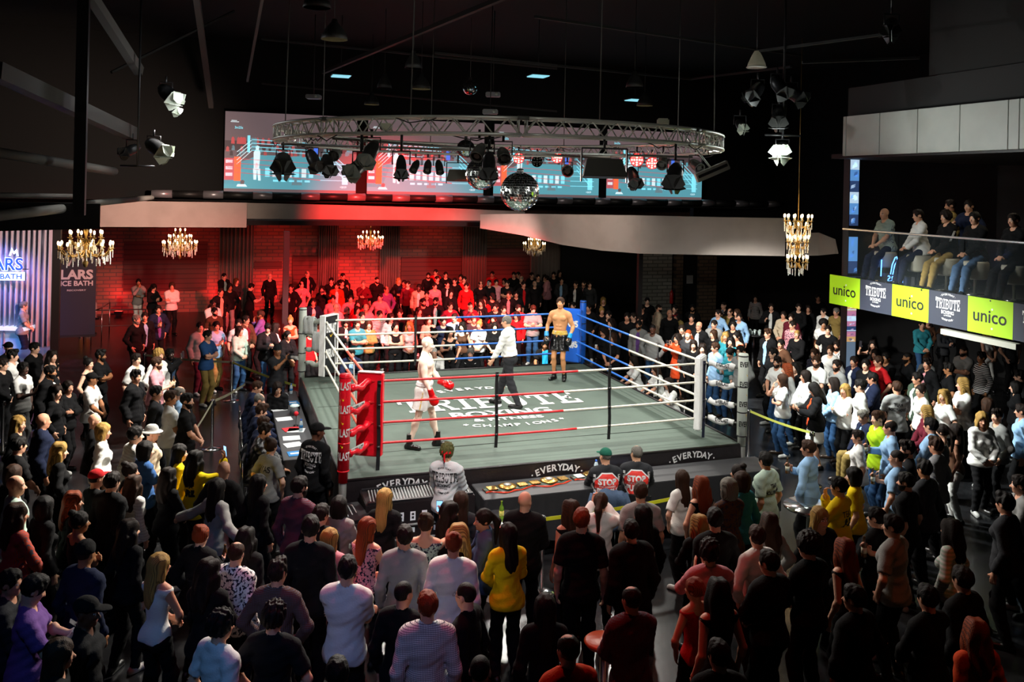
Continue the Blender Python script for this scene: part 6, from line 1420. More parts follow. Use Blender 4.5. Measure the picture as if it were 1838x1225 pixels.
# ================================================================ the crowd
# tile lines: @ x0 y0 scale (crop of the photograph the heads were read in); then
# x y  sex+skin  hair[+beard =glasses]  top[.pattern][/inner]  bottom  pose  extras
CROWD = """
@ 0 380 3.6025
895 435 mt sk lg pw chin #a1
990 470 fl Wk lk pk look
1112 460 ml cb lw pk cross #a2
1022 605 ml sk jn/u pk drink it=bottle #a3
935 650 ml sd jk/s pk side #a4
880 668 ml s+g lk pk side
528 430 ml sk jk/k pg lap z=1.0 F=R #a5
550 478 ml sk lk ph look it=phone #a6
150 582 ml sg tg pn side F=R #a7
2 505 ml sk lk pk drink it=bottle F=R
@ 180 360 3.828
850 500 ml sk jk/w pk side
935 535 fl Ll lc pk side
890 572 mt ck lk pg pockets #b1
828 602 ml sd jk/e pk side
775 680 md sk tw pk cross
785 735 ml s+k tB pk side B
1030 570 ml sk tk pk look F=R it=phone #b2
1165 500 ml b lk pk side
1383 556 ml r tp pk drink it=bottle #b3
1423 485 ml bg jk/p pk side
1000 790 ml sd jB/m pk side #b4
950 815 ml s=d tw pk side
1105 757 mt s+b lu pk chin F=L #b5
1205 845 fl Wd tw pk side F=R
1305 798 fl Uy ko pk cross #b6
1148 842 ml sk jk/c pj look it=phone #b7
1287 895 fl Pk jk/k pk clasp #b8
1215 990 mt Nc tc pj camera it=camera #b9
955 865 fl Ld lM pj clasp #b10
685 835 ml sd jg/e pm side #b11
795 830 ml sk ts ph drink it=bottle
735 892 ml sd tb ph cross #b12
@ 0 600 4.0825
90 115 ml qk tw pk side
250 60 ml sk lk pk side
60 58 ml Vk lk pk side
15 178 ml sd lk pk side
380 122 fl Wd kk pk side #c1
165 205 md sk tw pg drink it=bottle #c2
365 228 mt s+k jk/w pk side #c3
405 378 fl Wd lk pk side
495 342 fl Pd lk pk cross
645 175 fl Uk kk pk side
735 115 mt q+k tk pk cross #c4
670 282 mt Ck tw pk clasp #c5
995 140 ml sd tw pg side
990 264 ml qk jk/k pk side
1160 110 ml cy lw pk side
1240 105 md s+k jk/d pj onephone it=phone #c6
1145 167 ml s+b tp pk drink it=bottle B #c7
1140 378 ml sk lc pk side
1245 412 mt sb tw pg clasp #c8
1315 382 ml bg ls pk side
1365 432 ml s+k tk pc clasp #c9
130 602 fl Ly lk pk side #c10
310 577 ml b jn/w pk side B #c11
690 582 ml b lk pk side
750 657 fl By lw pk side #c12
985 677 ml sk lw.s pk side B
1110 667 ml Hg=g le pk side #c13
1060 792 fl Bk tb pk side #c14
430 800 fl Wy lk pk side
130 752 ml sk tk pk side
90 965 fl Bb lk pk side
110 1035 ml b lM pk side
700 992 ml Cr lk pk clap #c15
815 1012 ml sd jk/k pk side
950 948 fl Ud lk pk side
975 1042 fl Wb lw.s pk side
1230 987 fl Wd lk pk side
1310 812 fl Lk ly pk side
1430 862 fl Wk ly pk onephone it=phone #c16
530 1162 fl Wr lk pk side #c17
@ 0 880 3.55
100 95 fl Wb lo.c pk side #d1
275 47 fl Bk lk pk side
500 142 ft Uk kk pk cross #d2
540 327 mt Nk ln pk side B #d3
820 197 fl Wd lk pk side #d4
1010 412 fl Ly kw pk clasp #d5
1275 227 fl Ur jk/k pk drink it=bottle #d6
190 542 ml sk tu pk look it=phone F=R #d7
545 682 md Ck lk pk side F=R
370 957 fl Lb lk pk side F=R
1400 777 ml ck tw pk side F=AR #d8
60 507 ml sk lc pk side F=R
1330 450 fl Wd lk pk side
@ 380 640 4.0825
85 767 ml b jk/k pk side #e1
35 902 fl Lk lg pk wide #e2
430 602 fl Ub tg pk pockets #e3
340 872 fl Lk lk pk side
640 882 ml s+k lm.c pk side #e5
930 1032 fl Bk lg pk side #e6
1270 977 fl Ly tk pk side #e7
800 1085 ml sd lk pk side
@ 350 900 3.77
275 277 ml rb lw.f pk side B #f1
340 187 fl Wk jk/k pk side
560 402 ml qd lB.c pk side #f2
910 192 fl Ly lp pp side #f3
1165 117 fl Lr kp.f pk clasp #f4
1030 377 ml sk tw pk cross B h1.84 #f5
1420 167 ml sd lg pk side #f6
1410 542 ml zk lk pk side
535 692 ml cd tk pk side #f7
960 1067 mt sk lk pk side
780 102 ml sk lk pk side
@ 700 900 3.77
245 87 fl Ub kM.f pk onephone it=phone #g1
400 12 fl Wd lk pk side F=R
480 -58 fl Lb lc pk side #g2
640 57 fl Pd jd/k pk side F=L #g3
468 162 fl Wy lk pk side F=L
430 212 ml Ur lw pk side B #g4
800 157 fl Ld ly pk side #g5
915 -66 ml b jk/k pk side B #g6
1300 52 ml sr tk pk side B h1.86 #g7
1225 2 fl Wb kk pk side #g8
1430 -52 fl Pb lw pk phone it=phone #g9
525 547 ml z=d lk pk side F=L #g10
255 617 ml sr lw.c pk side B #g11
1050 642 fl Lk lk pk side
1210 907 ml rd lo pk side #g13
615 1047 ml zk lk pk side
@ 1080 820 3.024
215 141 ml sb tg pk side #h1
440 77 fl Lb tw pk side #h2
545 112 fl Wr kk pk side #h3
693 122 fl Bg lB.f pk side #h4
765 87 fl Bb lt pk side #h5
745 45 fl Ud lk pk side #h6
895 -25 ml sk tM pk side #h7
225 267 fl Lk lk pk side
620 282 ml sk lk pk side
165 347 ml sk jk/k pk side B
530 322 fl Wy lk pk side #h8
590 457 ml cd lp pk clap #h9
850 377 ml sb lw pk side #h10
915 312 fl Wb lg pk side
915 512 ml sd lk pk side B
1130 382 ml Ad lk pk side #h11
1185 277 fl Ly lk pk side F=C #h12
510 662 fl Pr kr pk side #h13
640 672 fl Wk kk pk side
165 707 ml rd lm.c pk side B #h14
640 1002 ml sd lk pk side
1380 700 ml sd lk pk side B
@ 1440 820 3.025
205 112 ml s=k ly pk chin #i1
285 62 fl Bk ty pk side #i2
570 87 ml s+k tk pk side B
670 22 mt qk lc pk side #i3
410 277 ml sk lk pk side
500 317 ml sd tg pk drink it=bottle B #i4
235 452 fl Wr kk pk side #i5
815 347 fl Wd lM.s pk side #i6
1110 202 ml qk lc pk side #i7
950 892 fl Wr lo pk side #i8
1190 100 ml sd lg pk side F=L
880 600 ml sd lk pk side
690 700 ml sk lk pk side
@ 1340 700 5.104
575 462 ml sb ls pk drink it=bottle #j2
1030 367 ml sd tw pk side h1.62 #j3
1095 177 ml sg jn/s ph lap z=.62
1210 192 ml sb tL pj side #j4
@ 1580 740 5.105
100 72 ml rd ls pj drink it=bottle
260 267 ml q+d tk pk side
160 345 ml z=d ts pk drink it=bottle
475 52 ml sk ls pk side
520 237 ml qb lg.c pk side #k1
575 112 fl Pd kg pk side
700 110 fl Ld kB pw side #k2
930 2 fl By lw pk clasp F=C #k3
1080 -25 ml qd lg pk drink F=L it=cup #k4
@ 1560 580 6.126
430 322 mt z+k lk pk side
640 345 fl Ul lg pk side
650 387 ml qd jk/p pk side
885 442 mt qk tk pk side F=L #l1
1040 602 ml Wy tw pk cross h1.88 #l2
830 737 fl Wy tw pk side
540 542 ml sk jv/w pk side #l3
310 642 ml sb tg pk side F=A #l4
575 682 fl U=d tw pk side
1045 252 ml z+d tg pk cross #l5
1245 322 mt qk lk.s pk side F=L #l6
1300 85 fl Ly kw pw side F=C #l7
1560 60 ml sd tc pk side F=C
580 -30 ml sd lt pj side F=C
645 -60 fl Wd lB pk side F=C
820 20 fl Wb lc pk look F=C it=phone
1665 522 ml q=k jk/w pk side F=L
1620 642 fl Bk lk pk side F=L
1305 832 fl Bb lk pk side F=A
1690 892 ml sd ls pk side F=L
640 912 fl Wy lm pk side
50 192 fl Wd kk pk onephone it=phone
80 292 fl Wd lr pk side
110 362 ml sb tr pk side
195 322 mt sk lk pk side
45 542 ml s=k jn/w pk side #l8
@ 1340 520 6.123
275 150 ml sd jk/w pk drink
410 237 ml sd le pk side
495 262 ml sd lm pk side
510 342 ml sd lp.f pk side
560 440 ml zy lk pk side #m1
240 432 ml qb jk/s pk side #m2
385 545 ml sk jB/k pk side
300 642 ml s=k lc pk side
345 740 ml q+d tw pj clasp #m3
450 817 fl Wr lg pj side
550 802 fl Wk lk pk side
400 932 fl Lb tw pj chin #m4
655 892 fl Ld jw/w pk clasp #m5
775 727 ml s+b tw pk clasp #m6
755 647 ml sb lk.f pk side
930 612 ml sb lw pk side
1000 770 ml s+d tg pk side
900 395 ml sd tk pk side
850 300 mt Ak tw pk side
850 202 ml sk lw pk side #m7
990 202 ml sg lh pk side
1005 562 ml s+d lw.f pk side
760 1030 fl Wk jk/o sw look #m8
965 972 fl Wd ls pj side
1090 1042 fl Ly lw pc cross #m9
1260 987 ml sk tw pk side B #m10
1190 732 ml sd jn/w pk side
1320 762 ml sk lk pk side
575 150 ml sd lk pk side
680 172 fl Wd lk pk side
790 52 ml sd lk pk side
100 60 fl Wd lk.s pk side
@ 1040 530 5.325
90 82 ml sk lk pk side
230 20 fl Ly lk pk side
215 117 fl Uy lk pk side
280 150 ml sk lk pk side
305 227 fl Wd lk pk side
235 300 fl Wd lk pk look it=cup
320 362 fl Lb tk pk clasp #n1
460 167 ml sk tk pk side
520 167 ml sd tk pk side
600 90 ml sk lk pk side
650 22 ml sk tk pk side #n2
585 197 ml sd tk pk side
570 242 mt s+k jg/u pk side #n3
755 87 ml z+d le pk side F=R #n4
705 277 md zk lg pj pockets h1.84 B #n5
865 137 ml b lk pk side
915 92 ml sd lk pk side
935 167 fl Cr jh/k pk side #n6
980 282 ml sd lc pj side
1045 327 ml zr lc pk side
940 372 fl Wd lo so phone it=phone #n7
1050 382 fl Wr lk pk side
1095 432 fl Ld lk pk side
1180 467 fl Wd lk pk side
1085 87 mt s+k lk pk side
1075 177 ml sk lk pk cross
1145 252 ml b=d jk/w pk side #n8
1330 137 ml sd ls pk pockets
1380 62 ml zd lk pk side
1440 127 ml rb lh pk onephone it=phone #n9
1510 132 ml sb lk pk side
1530 170 ml sd ls pk side
1290 237 ml sd jg/k pk side
1475 247 ml s=k lk pk side
1285 332 fl Lb lk pk side
1400 355 fl Wy lt pk side
1450 402 fl Wk lt pk side
1505 350 fl Uk ko pk side
1305 452 ml sb ls pj side B #n10
1450 502 fl Pk lt pj look it=cup
1545 482 ml s=d lg pk side
@ 500 460 6.804
150 342 ml sd jk/k pk drink it=bottle
645 262 ml sk jk/k pk side
785 207 ml sd lk pk side
775 287 ml sd lk pk side
710 322 ml sd jO/w pk side #o1
530 367 fl Wk lk pk phone it=phone
845 327 fl Ld lk pk side
1035 295 ml sg lm pk chin #o2
1200 252 ml z+d jk/k pk side h1.86
1315 367 ml r=b lu pk side #o3
1535 292 ml sd jn/k pk cross #o4
1465 267 fl By lk pk side
1580 302 ml sd lm pk side
1715 342 md sk je/w pk side #o5
875 472 ml sk tp pk drink it=bottle
665 477 ml sd tp pk side
420 512 ml sd jn/w pk drink
700 577 ml b=d lp pk side
1240 457 ml qk lp pk side B #o6
970 542 fl Wd lr pk side
960 612 fl Ld lr pk side
1065 582 ml b lp pk side
1020 677 ml sd lk pk side
1235 662 ml sd lr.s pk side #o7
1480 642 ml sd tk pk side
1715 627 fl Wd lk pk side
820 757 fl Bd jk/w pk look it=phone
960 772 ml sb tt pk cross B #o8
1100 787 fl B=b lh pk cross
1430 802 fl Pk kk pk cross
1600 802 fl Wy kw pk clasp
1370 702 fl Wd lw pk side
1610 722 fl Wb lk pk side
490 772 md sk tr pk side
375 875 fl Bk tr pk side
@ 740 460 5.569
160 165 ml s+d lk pk side
235 132 ml sd lr pk side
250 197 ml sd lk pk side
335 157 ml sd lk pk side
425 217 ml sd lk pk side
350 247 ml sk jk/w pk side
485 182 ml sd lk pk side
520 202 ml sd lr pk side
225 267 ml sd lp pk side #p1
540 265 ml sd lr pk side h1.86 #p2
385 337 fl Ld jk/k pk clasp
145 347 ml sd jm/p pk side
110 420 ml s+k tk pk cross
235 412 ml s+k jk/w pk side #p3
380 457 ml s=d lm pk side #p4
580 457 ml zd lm pk chin
685 250 ml r lk pk side
690 432 fl Wd lk pk clap
720 407 fl Ld lr pk side
770 237 ml sd lk pk onephone it=phone
785 48 mt sk lk pk side #p5
800 150 ml sd lr pk side
840 232 ml sd lp pk side
800 367 ml Ck lk pk look it=phone
920 222 fl Ld lr pk side
950 242 ml sk tk pk cross
965 347 ml sd jk/p pk side
1040 347 ml sk tk pk side
835 472 ml sk lk pk side
915 492 ml sd lk pk side
1060 482 ml sd lr pk side
1015 157 ml sd lk pk side
1060 157 ml sd lk pk side
1090 197 ml bg lk pk side
1112 252 ml sd jk/r pk side #p6
1195 162 ml sd lk pk side
1225 247 ml b lk pk side
1258 182 ml sd lc pk side
1325 187 fl Wd lk pk side
1350 195 ml sd jp/w pk side F=L #p7
1415 157 ml sd lk pk side
1475 142 fl Wd lk pk side
1495 212 ml sd jc/s pk side
1635 247 ml sd jk/w pk side
1715 242 ml sd jc/p pk pockets #p8
1775 252 ml sd lc pk side
165 602 fl Bb le pk clasp #p9
310 602 ml sd ln pk side
425 572 ml sd ls pk side
450 607 fl Wr lc pk look it=cup
215 722 fl Uk tk pk clasp F=R
375 712 fl Wk kk pk drink it=cup
500 662 fl Wd kB pk onephone it=phone
615 592 fl Ul lc pk side
670 647 fl Uy tw pk clasp #p10
815 592 fl Ud lk pk side
825 662 fl Ld tk pk clasp
955 602 ml sd lk pk side
1045 557 fl Wd lr pk side
1210 487 ml sb tg pj look B #p11
1610 457 ml sk lk pk side
"""
LAB = {
 'a1': 'person in grey sweater and white trousers, hand on chin, before the red wall',
 'a2': 'curly-haired person in white sweater with crossed arms before the red wall',
 'a3': 'person in dark blazer and lilac shirt holding a drink near left railing',
 'a4': 'person in dark suit with open blue shirt near the left railing',
 'a5': 'person in dark jacket perched on the raised platform before the dark banner',
 'a6': 'person in black hoodie looking down at a phone before the dark banner',
 'a7': 'person in grey short-sleeved shirt leaning by the blue-lit stage at far left',
 'b1': 'person in black shirt and pale grey jeans, hands at pockets, before pale curtain',
 'b2': 'person in black T-shirt seen side-on before the red brick panel',
 'b3': 'person in pink short-sleeved shirt holding a bottle beside the dark pillar',
 'b4': 'person in brown blazer over a maroon shirt behind the rope stanchions',
 'b5': 'person in purple shirt with hand at the chin, facing left behind the rope',
 'b6': 'person with tied-back blonde hair in orange top beside the far left post',
 'b7': 'person in black puffer jacket looking at a phone behind the stanchion rope',
 'b8': 'dark-haired person in black jacket behind the kneeling camera operator',
 'b9': 'photographer in dark beanie and T-shirt aiming a camera beside the far left post',
 'b10': 'person with long dark hair, pale sweater and jeans at the chrome stanchion',
 'b11': 'smiling person in pale grey jacket and maroon trousers behind the rope',
 'b12': 'person in blue T-shirt and khaki trousers with folded arms behind the rope',
 'c1': 'person with long wavy brown hair and black top at the far left edge',
 'c2': 'person in white T-shirt and grey trousers holding a bottle at far left',
 'c3': 'bearded person in black suit jacket over white shirt in the left crowd',
 'c4': 'bearded person in black T-shirt with crossed arms left of the barrier',
 'c5': 'person in black cap and white T-shirt with clasped hands, left crowd',
 'c6': 'person in black leather jacket filming with raised phone at left barrier',
 'c7': 'bearded person in pale pink T-shirt holding a brown bottle, left crowd',
 'c8': 'person in plain white T-shirt with hands at the left barrier rail',
 'c9': 'bearded person in black T-shirt beside the nearest chrome stanchion',
 'c10': 'person with straight blonde hair near the left edge of the crowd',
 'c11': 'bald person in dark navy jacket in the left crowd',
 'c12': 'person with blonde bob and white blouse in the left crowd',
 'c13': 'person in pale grey bucket hat and glasses in the left crowd',
 'c14': 'person with black bob in a blue T-shirt below the bucket hat',
 'c15': 'person in bright red baseball cap in the left crowd',
 'c16': 'long-haired person in yellow lettered team shirt holding a phone, left crowd',
 'c17': 'person with long ginger-blonde hair and dark top in lower left crowd',
 'd1': 'person with brown hair in orange checked shirt at the left edge',
 'd2': 'person with black hair pinned up and bare shoulders in lower left crowd',
 'd3': 'person in black beanie and dark long-sleeved top, lower left',
 'd4': 'person with long wavy brown hair seen from behind, lower left',
 'd5': 'person with long straight blonde hair and white tank top, lower left',
 'd6': 'person with pinned-up ginger hair, black jacket and bottle, lower left',
 'd7': 'person in purple T-shirt looking at a glowing blue phone, bottom left',
 'd8': 'curly-haired person in white T-shirt at the bottom edge, left of centre',
 'e1': 'bald person in black leather jacket beside the nearest chrome stanchion',
 'e2': 'long dark-haired person in grey denim jacket with arms spread, left of centre',
 'e3': 'person with brown hair bun and grey lettered T-shirt beside the judges',
 'e5': 'person in maroon checked shirt below the coach in black',
 'e6': 'person with black bob and grey top near the black equipment case',
 'e7': 'person with very long straight blonde hair before the slatted equipment case',
 'f1': 'balding person in white floral shirt seen from behind',
 'f2': 'brown-haired person in dark checked shirt seen from behind, left of centre',
 'f3': 'person with long blonde hair in a pink dress seen from behind',
 'f4': 'person with long bright orange hair and patterned strap top',
 'f5': 'broad person in plain white T-shirt with folded arms, seen from behind',
 'f6': 'person in pale grey button shirt seen from behind, right of orange hair',
 'f7': 'person with curly brown hair in black T-shirt at the bottom edge',
 'g1': 'person with pinned-up brown hair in mottled green top raising a phone',
 'g2': 'person with blonde-brown hair in dark grey top below the cornerman',
 'g3': 'person with dark ponytail in denim jacket turned to the left',
 'g4': 'person with reddish hair bun in pale long-sleeved top, seen from behind',
 'g5': 'person with long reddish-brown hair in a bright yellow shirt, centre foreground',
 'g6': 'bald person in black jacket standing at the black ringside table',
 'g7': 'broad ginger-haired person in black T-shirt, centre foreground',
 'g8': 'person with curly brown hair and bare shoulders at the yellow barrier tape',
 'g9': 'person with light ponytail in white blouse filming with a raised phone',
 'g10': 'shaven person with glasses in black shirt looking left, bottom centre',
 'g11': 'reddish-haired person in pale checked shirt seen from behind, bottom centre',
 'g13': 'person with receding dark hair and red-orange top at the bottom edge',
 'h1': 'person with brown hair in pale grey T-shirt near the seated officials',
 'h2': 'person with very long light brown hair and white lace-hem top',
 'h3': 'person with long ginger hair and black top behind the ringside tables',
 'h4': 'person with grey-blonde bob in sheer brown dotted top',
 'h5': 'person with light brown bob in a teal top',
 'h6': 'dark-haired person with a bright yellow hair tie near ring corner',
 'h7': 'person in pale short-sleeved shirt lettered TEAM HOLLYWOOD near the right ring corner',
 'h8': 'person with wavy blonde hair in dark top, right foreground',
 'h9': 'curly dark-haired person in pale shirt clapping, right foreground',
 'h10': 'brown-haired person in white shirt looking left, right foreground',
 'h11': 'person with large dark afro hair silhouetted in right foreground',
 'h12': 'person with straight blonde hair facing the camera beside the yellow shirts',
 'h13': 'person with reddish ponytail and red strap top, bottom right of centre',
 'h14': 'person in dark red checked shirt at the bottom, right of centre',
 'i1': 'person with glasses in yellow shirt lettered TEAM ARI',
 'i2': 'person with dark bob in yellow T-shirt beside the lettered yellow shirt',
 'i3': 'person with slick dark hair and charcoal shirt in profile, right crowd',
 'i4': 'person in grey T-shirt holding a drink in dark right foreground',
 'i5': 'person with long reddish-blonde hair and bare shoulders, right foreground',
 'i6': 'person with brown hair and mint striped sleeves, right foreground',
 'i7': 'person in dark grey collared shirt seen from behind at the right edge',
 'i8': 'person with red-brown hair in orange top at the bottom right corner',
 'j2': 'person in light blue shirt holding a drink at the small round table',
 'j3': 'person in white T-shirt lettered TEAM HOLLYWOOD among the right crowd',
 'j4': 'person in lime green T-shirt and blue jeans, right crowd',
 'k1': 'person with brown hair in fine checked grey shirt, right crowd',
 'k2': 'person with long brown hair and white trousers at the right',
 'k3': 'person with blonde bob facing the camera beside the grey shirt, right',
 'k4': 'person in pale grey shirt holding a cup and facing left, right edge',
 'l1': 'person in black T-shirt with flat dark hair, tall in the right crowd',
 'l2': 'tall person with blonde wavy hair and white T-shirt, arms crossed',
 'l3': 'dark-haired person in green jacket over white shirt, right crowd',
 'l4': 'person with back turned in grey T-shirt lettered TEAM BOLLYWOOD',
 'l5': 'bearded person in grey T-shirt with crossed arms under the balcony',
 'l6': 'dark-haired person in black top with white stripes under the balcony',
 'l7': 'person in white strap outfit standing under the balcony banner',
 'l8': 'person with glasses in navy blazer over white shirt, right crowd',
 'm1': 'shaven fair-haired person in black under the balcony',
 'm2': 'person in dark blazer over pale blue shirt right of the white ring post',
 'm3': 'bearded person in white T-shirt and blue jeans right of the ring',
 'm4': 'person with long hair, white T-shirt and jeans shielding face, right of ring',
 'm5': 'dark-haired person in open white jacket with clasped hands, right of ring',
 'm6': 'brown-bearded person in white T-shirt looking down, right of ring',
 'm7': 'person in white long-sleeved sweater left of the picture-covered pillar',
 'm8': 'person in black jacket, orange top and cream skirt, right of ring',
 'm9': 'blonde person in white top with crossed arms and charcoal trousers, right',
 'm10': 'dark-haired person in plain white T-shirt before the navy blazer, right',
 'n1': 'person with long brown hair in black T-shirt behind the blue ropes',
 'n2': 'person in dark T-shirt standing alone before the pale brick pier',
 'n3': 'bearded person in grey jacket over purple shirt behind right ropes',
 'n4': 'shaven bearded person in cream sweater turned right, behind the ring',
 'n5': 'broad person in plain grey sweater, hands at pockets, behind right ropes',
 'n6': 'person in bright red cap and olive jacket behind the right ropes',
 'n7': 'person in bright orange dress raising a phone beside the white pad',
 'n8': 'bald person with glasses in dark waistcoat over white shirt',
 'n9': 'person in khaki top holding a phone high behind the right ropes',
 'n10': 'person in light blue shirt and jeans between white pad and white post',
 'o1': 'person in rust-coloured blazer over white shirt, rear crowd',
 'o2': 'grey-haired person in maroon shirt with hand at chin, rear crowd',
 'o3': 'person with glasses and purple shirt in the rear crowd',
 'o4': 'person in navy blazer with crossed arms in the rear crowd',
 'o5': 'person in cream blazer over white shirt, rear crowd',
 'o6': 'person with quiffed black hair in pink shirt, rear crowd',
 'o7': 'person in red and white striped shirt behind the far ropes',
 'o8': 'brown-haired person in teal blue T-shirt with folded arms behind far ropes',
 'p1': 'person in lilac-pink shirt in the middle of the rear crowd',
 'p2': 'tall person in bright red shirt standing in the rear crowd',
 'p3': 'bearded person in dark suit and white shirt, middle of rear crowd',
 'p4': 'person with glasses and maroon sweater behind the far ropes',
 'p5': 'person in dark top standing highest before the far brick wall',
 'p6': 'person in black suit over red shirt at the rear',
 'p7': 'person in pink blazer turned left at the back of the rear crowd',
 'p8': 'person in charcoal blazer over pink shirt behind the blue pad',
 'p9': 'person with brown bob in beige top behind the far ropes',
 'p10': 'blonde person in white T-shirt with dark chest lettering behind far ropes',
 'p11': 'photographer in grey T-shirt and jeans looking down behind the blue ropes',
}

CLR = dict(G='bcc0c2', k='0c0c0e', c='2a2b2e', g='8a8a88', w='dcdcd8', e='b5a48c', n='141c34', b='2c4f80', s='8fb4d8', r='b01218', m='5c1424',
           p='c98a92', o='c8441c', y='e8c80c', v='3c4a3c', L='a8d020', t='2a7c88', u='6e4a8c', h='8a7440', B='4a3020', d='4a6484', M='a8bcae', O='8a3414', j='2a4a70')
CNM = dict(G='pale grey', k='black', c='charcoal', g='grey', w='white', e='beige', n='navy', b='blue', s='pale blue', r='red', m='maroon', p='pink', o='orange',
           y='yellow', v='green', L='lime', t='teal', u='purple', h='khaki', B='brown', d='denim', M='pale green', O='rust', j='denim')
HCL = dict(k='0a0807', d='1a0f0a', b='3a2213', l='6a4426', y='b08a48', r='8c3a14', g='7c7870', w='c8c4bc')
HNM = dict(k='black', d='dark', b='brown', l='light brown', y='blonde', r='ginger', g='grey', w='white')
SKN = dict(l=('d9a184', 'c98f72', 'e0ae92'), t=('a8714c', 'b27a55', '9c6844'), d=('4a2a1c', '553222', '3e2418'))
def col4(h, j=0.): 
    c = hexc(h); return tuple(max(0, x*(1+j)) for x in c)+(1,)
PAT = {'s': (M_STRIPE, 'striped '), 'c': (M_CHECK, 'checked '), 'f': (M_FLORAL, 'patterned ')}
TPL = {}
def template(fem, arms, var=0, big=False, seat=None, far=False):
    if far and arms not in ('look', 'phone', 'onephone'): big = False
    k = (fem, arms, var, big, seat, far)
    if k not in TPL:
        yaw = (.22, -.25, 0.)[var % 3]; pitch = {'look': .45, 'phone': .1, 'table': .3, 'lap': .25, 'camera': .1}.get(arms, .06)
        a = arms
        if arms == 'camera':
            a = lambda q: ((q*.06, -.31, 1.50), (q*1, -.1, -1), (-q*.5, -.5, .6), (0, .8, .4), .8)
        p = Pose(fem=fem, arms=a, yaw=yaw, pitch=pitch, bulk=1.1 if big else 1., seat=seat, stance='step' if var % 2 else 'stand', twist=(.1, -.08, 0)[var % 3], lean=.12 if seat else .02)
        p.lod = .0142 if far else .0112; p.body = body_mesh(p, p.lod, 'person'); p.cl = {}; TPL[k] = p
    return TPL[k]
def cloth(p, kind, what, m):
    k = (kind, what, m.name)
    if k not in p.cl:
        base = [q for q in p.cl if q[:2] == k[:2]]
        if base: me = p.cl[base[0]].copy(); me.materials.clear()
        elif what == 'top': me = top_mesh(p, kind, p.lod*1.2, name={'t': 'shirt', 'l': 'sweater', 'k': 'tank_top', 'j': 'jacket'}[kind])
        elif what == 'bot': me = bottoms_mesh(p, kind, p.lod*1.35, name='skirt' if kind == 's' else 'trousers')
        else: me = shoe_mesh(p, int(kind), p.lod*1.15)
        me.materials.append(m); p.cl[k] = me
    return p.cl[k]
def headM(p): return Matrix.Translation(Vector(p.hc)) @ Matrix(p.hR.tolist()).to_4x4()
GLS = []
def make_person(p, loc, rz, scale, skin, hair, top, bot, j=0.):
    """hair e.g. sk+  qd=  b   Cr ; top e.g. tw lk.c jk/w ; bot e.g. pj sk"""
    o = bpy.data.objects.new('person', p.body); COL.objects.link(o)
    o.location = loc; o.rotation_euler = (0, 0, rz); o.scale = (scale,)*3; o.color = col4(skin, j)
    def child(name, me, c, mw=None):
        q = bpy.data.objects.new(name, me); COL.objects.link(q); q.parent = o; q.color = c
        if mw is not None: q.matrix_local = mw
        return q
    if top:
        st, cl = top[0], top[1]; pm = M_CLOTH; rest = top[2:]
        if rest.startswith('.'): pm = PAT[rest[1]][0]; rest = rest[2:]
        if st == 'j' and cl == 'k' and (hash(str(loc)) % 3 == 0): pm = M_CLOTH
        names = {'t': 'shirt', 'l': 'sweater', 'k': 'tank_top', 'j': 'jacket'}
        child(names[st], cloth(p, st, 'top', pm), col4(CLR[cl], j))
        if rest.startswith('/'): child('shirt', cloth(p, 't', 'top', M_CLOTH), col4(CLR[rest[1]], j))
    if bot:
        kind = 's' if bot[0] == 's' else 'p'
        child('skirt' if kind == 's' else 'trousers', cloth(p, kind, 'bot', M_CLOTH), col4(CLR[bot[1]], j))
    for i in (0, 1): child('shoe', cloth(p, str(i), 'shoe', M_LEATHER), col4(random.choice(['0a0a0a', '15120f', '2a1c12', 'b0b0ac', '0a0a0a'])))
    H = headM(p); hs = hair.rstrip('+=')
    for c in '+=': hs = hs.replace(c, '')
    st = hs[0]; hc = hs[1] if len(hs) > 1 else 'd'
    if st == 'b': 
        if hc == 'g' and len(hs) > 1: child('hair', get_hair('r'), col4(HCL['g']), H)
    else:
        c = col4((CLR if st in 'CVNH' else HCL)[hc] if not (st in 'CVNH' and hc in 'dk') else '0c0b0b', j)
        nm = {'C': 'cap', 'V': 'cap', 'N': 'beanie', 'H': 'bucket_hat'}.get(st, 'hair')
        child(nm, get_hair(st), c, H)
        if st in 'CVNH': child('hair', get_hair('z' if p.fem is False else 'B'), col4(HCL['d']), H)
    if '+' in hair: child('beard', get_hair('beard'), col4(HCL[hc if (st not in 'CVNH' and hc in HCL) else 'd'], .3), H)
    if '=' in hair:
        if not GLS: g = glasses_mesh(); g.materials.append(mat('spectacle_frame', (.01, .01, .01), .3)); GLS.append(g)
        child('glasses', GLS[0], (0, 0, 0, 1), H)
    return o

# ---- hand-held things -----------------------------------------------------
M_PHONE = mat('phone_shell', (.02, .02, .025), .25)
M_SCREEN = mat('phone_screen', (.02, .03, .05), .2, emit=(.25, .55, 1.0), es=1.6)
M_BOTTLE = mat('bottle_glass', (.10, .045, .012), .12, spec=.7)
M_LABEL = mat('bottle_label', (.6, .55, .4), .6)
M_CUP = mat('drinking_glass', (.75, .8, .82), .08, spec=.8)
M_CAM = mat('camera_body', (.015, .015, .017), .45); M_LENS = mat('lens_barrel', (.6, .6, .58), .4)
def phone_meshes():
    a = MB().box((0, 0, 0), (.075, .009, .152)).mesh('phone'); a.materials.append(M_PHONE)
    b = MB().box((0, .0052, 0), (.068, .001, .14)).mesh('phone_display'); b.materials.append(M_SCREEN); return a, b
PH = phone_meshes()
def bottle_meshes():
    a = MB().lathe([(.0, 0), (.03, .0), (.031, .01), (.031, .13), (.026, .155), (.013, .19), (.012, .225), (.014, .226), (.014, .236), (0, .236)], 12).mesh('bottle'); a.materials.append(M_BOTTLE)
    b = MB().lathe([(.0316, .045), (.0316, .11)], 12).mesh('bottle_label'); b.materials.append(M_LABEL); return a, b
BT = bottle_meshes()
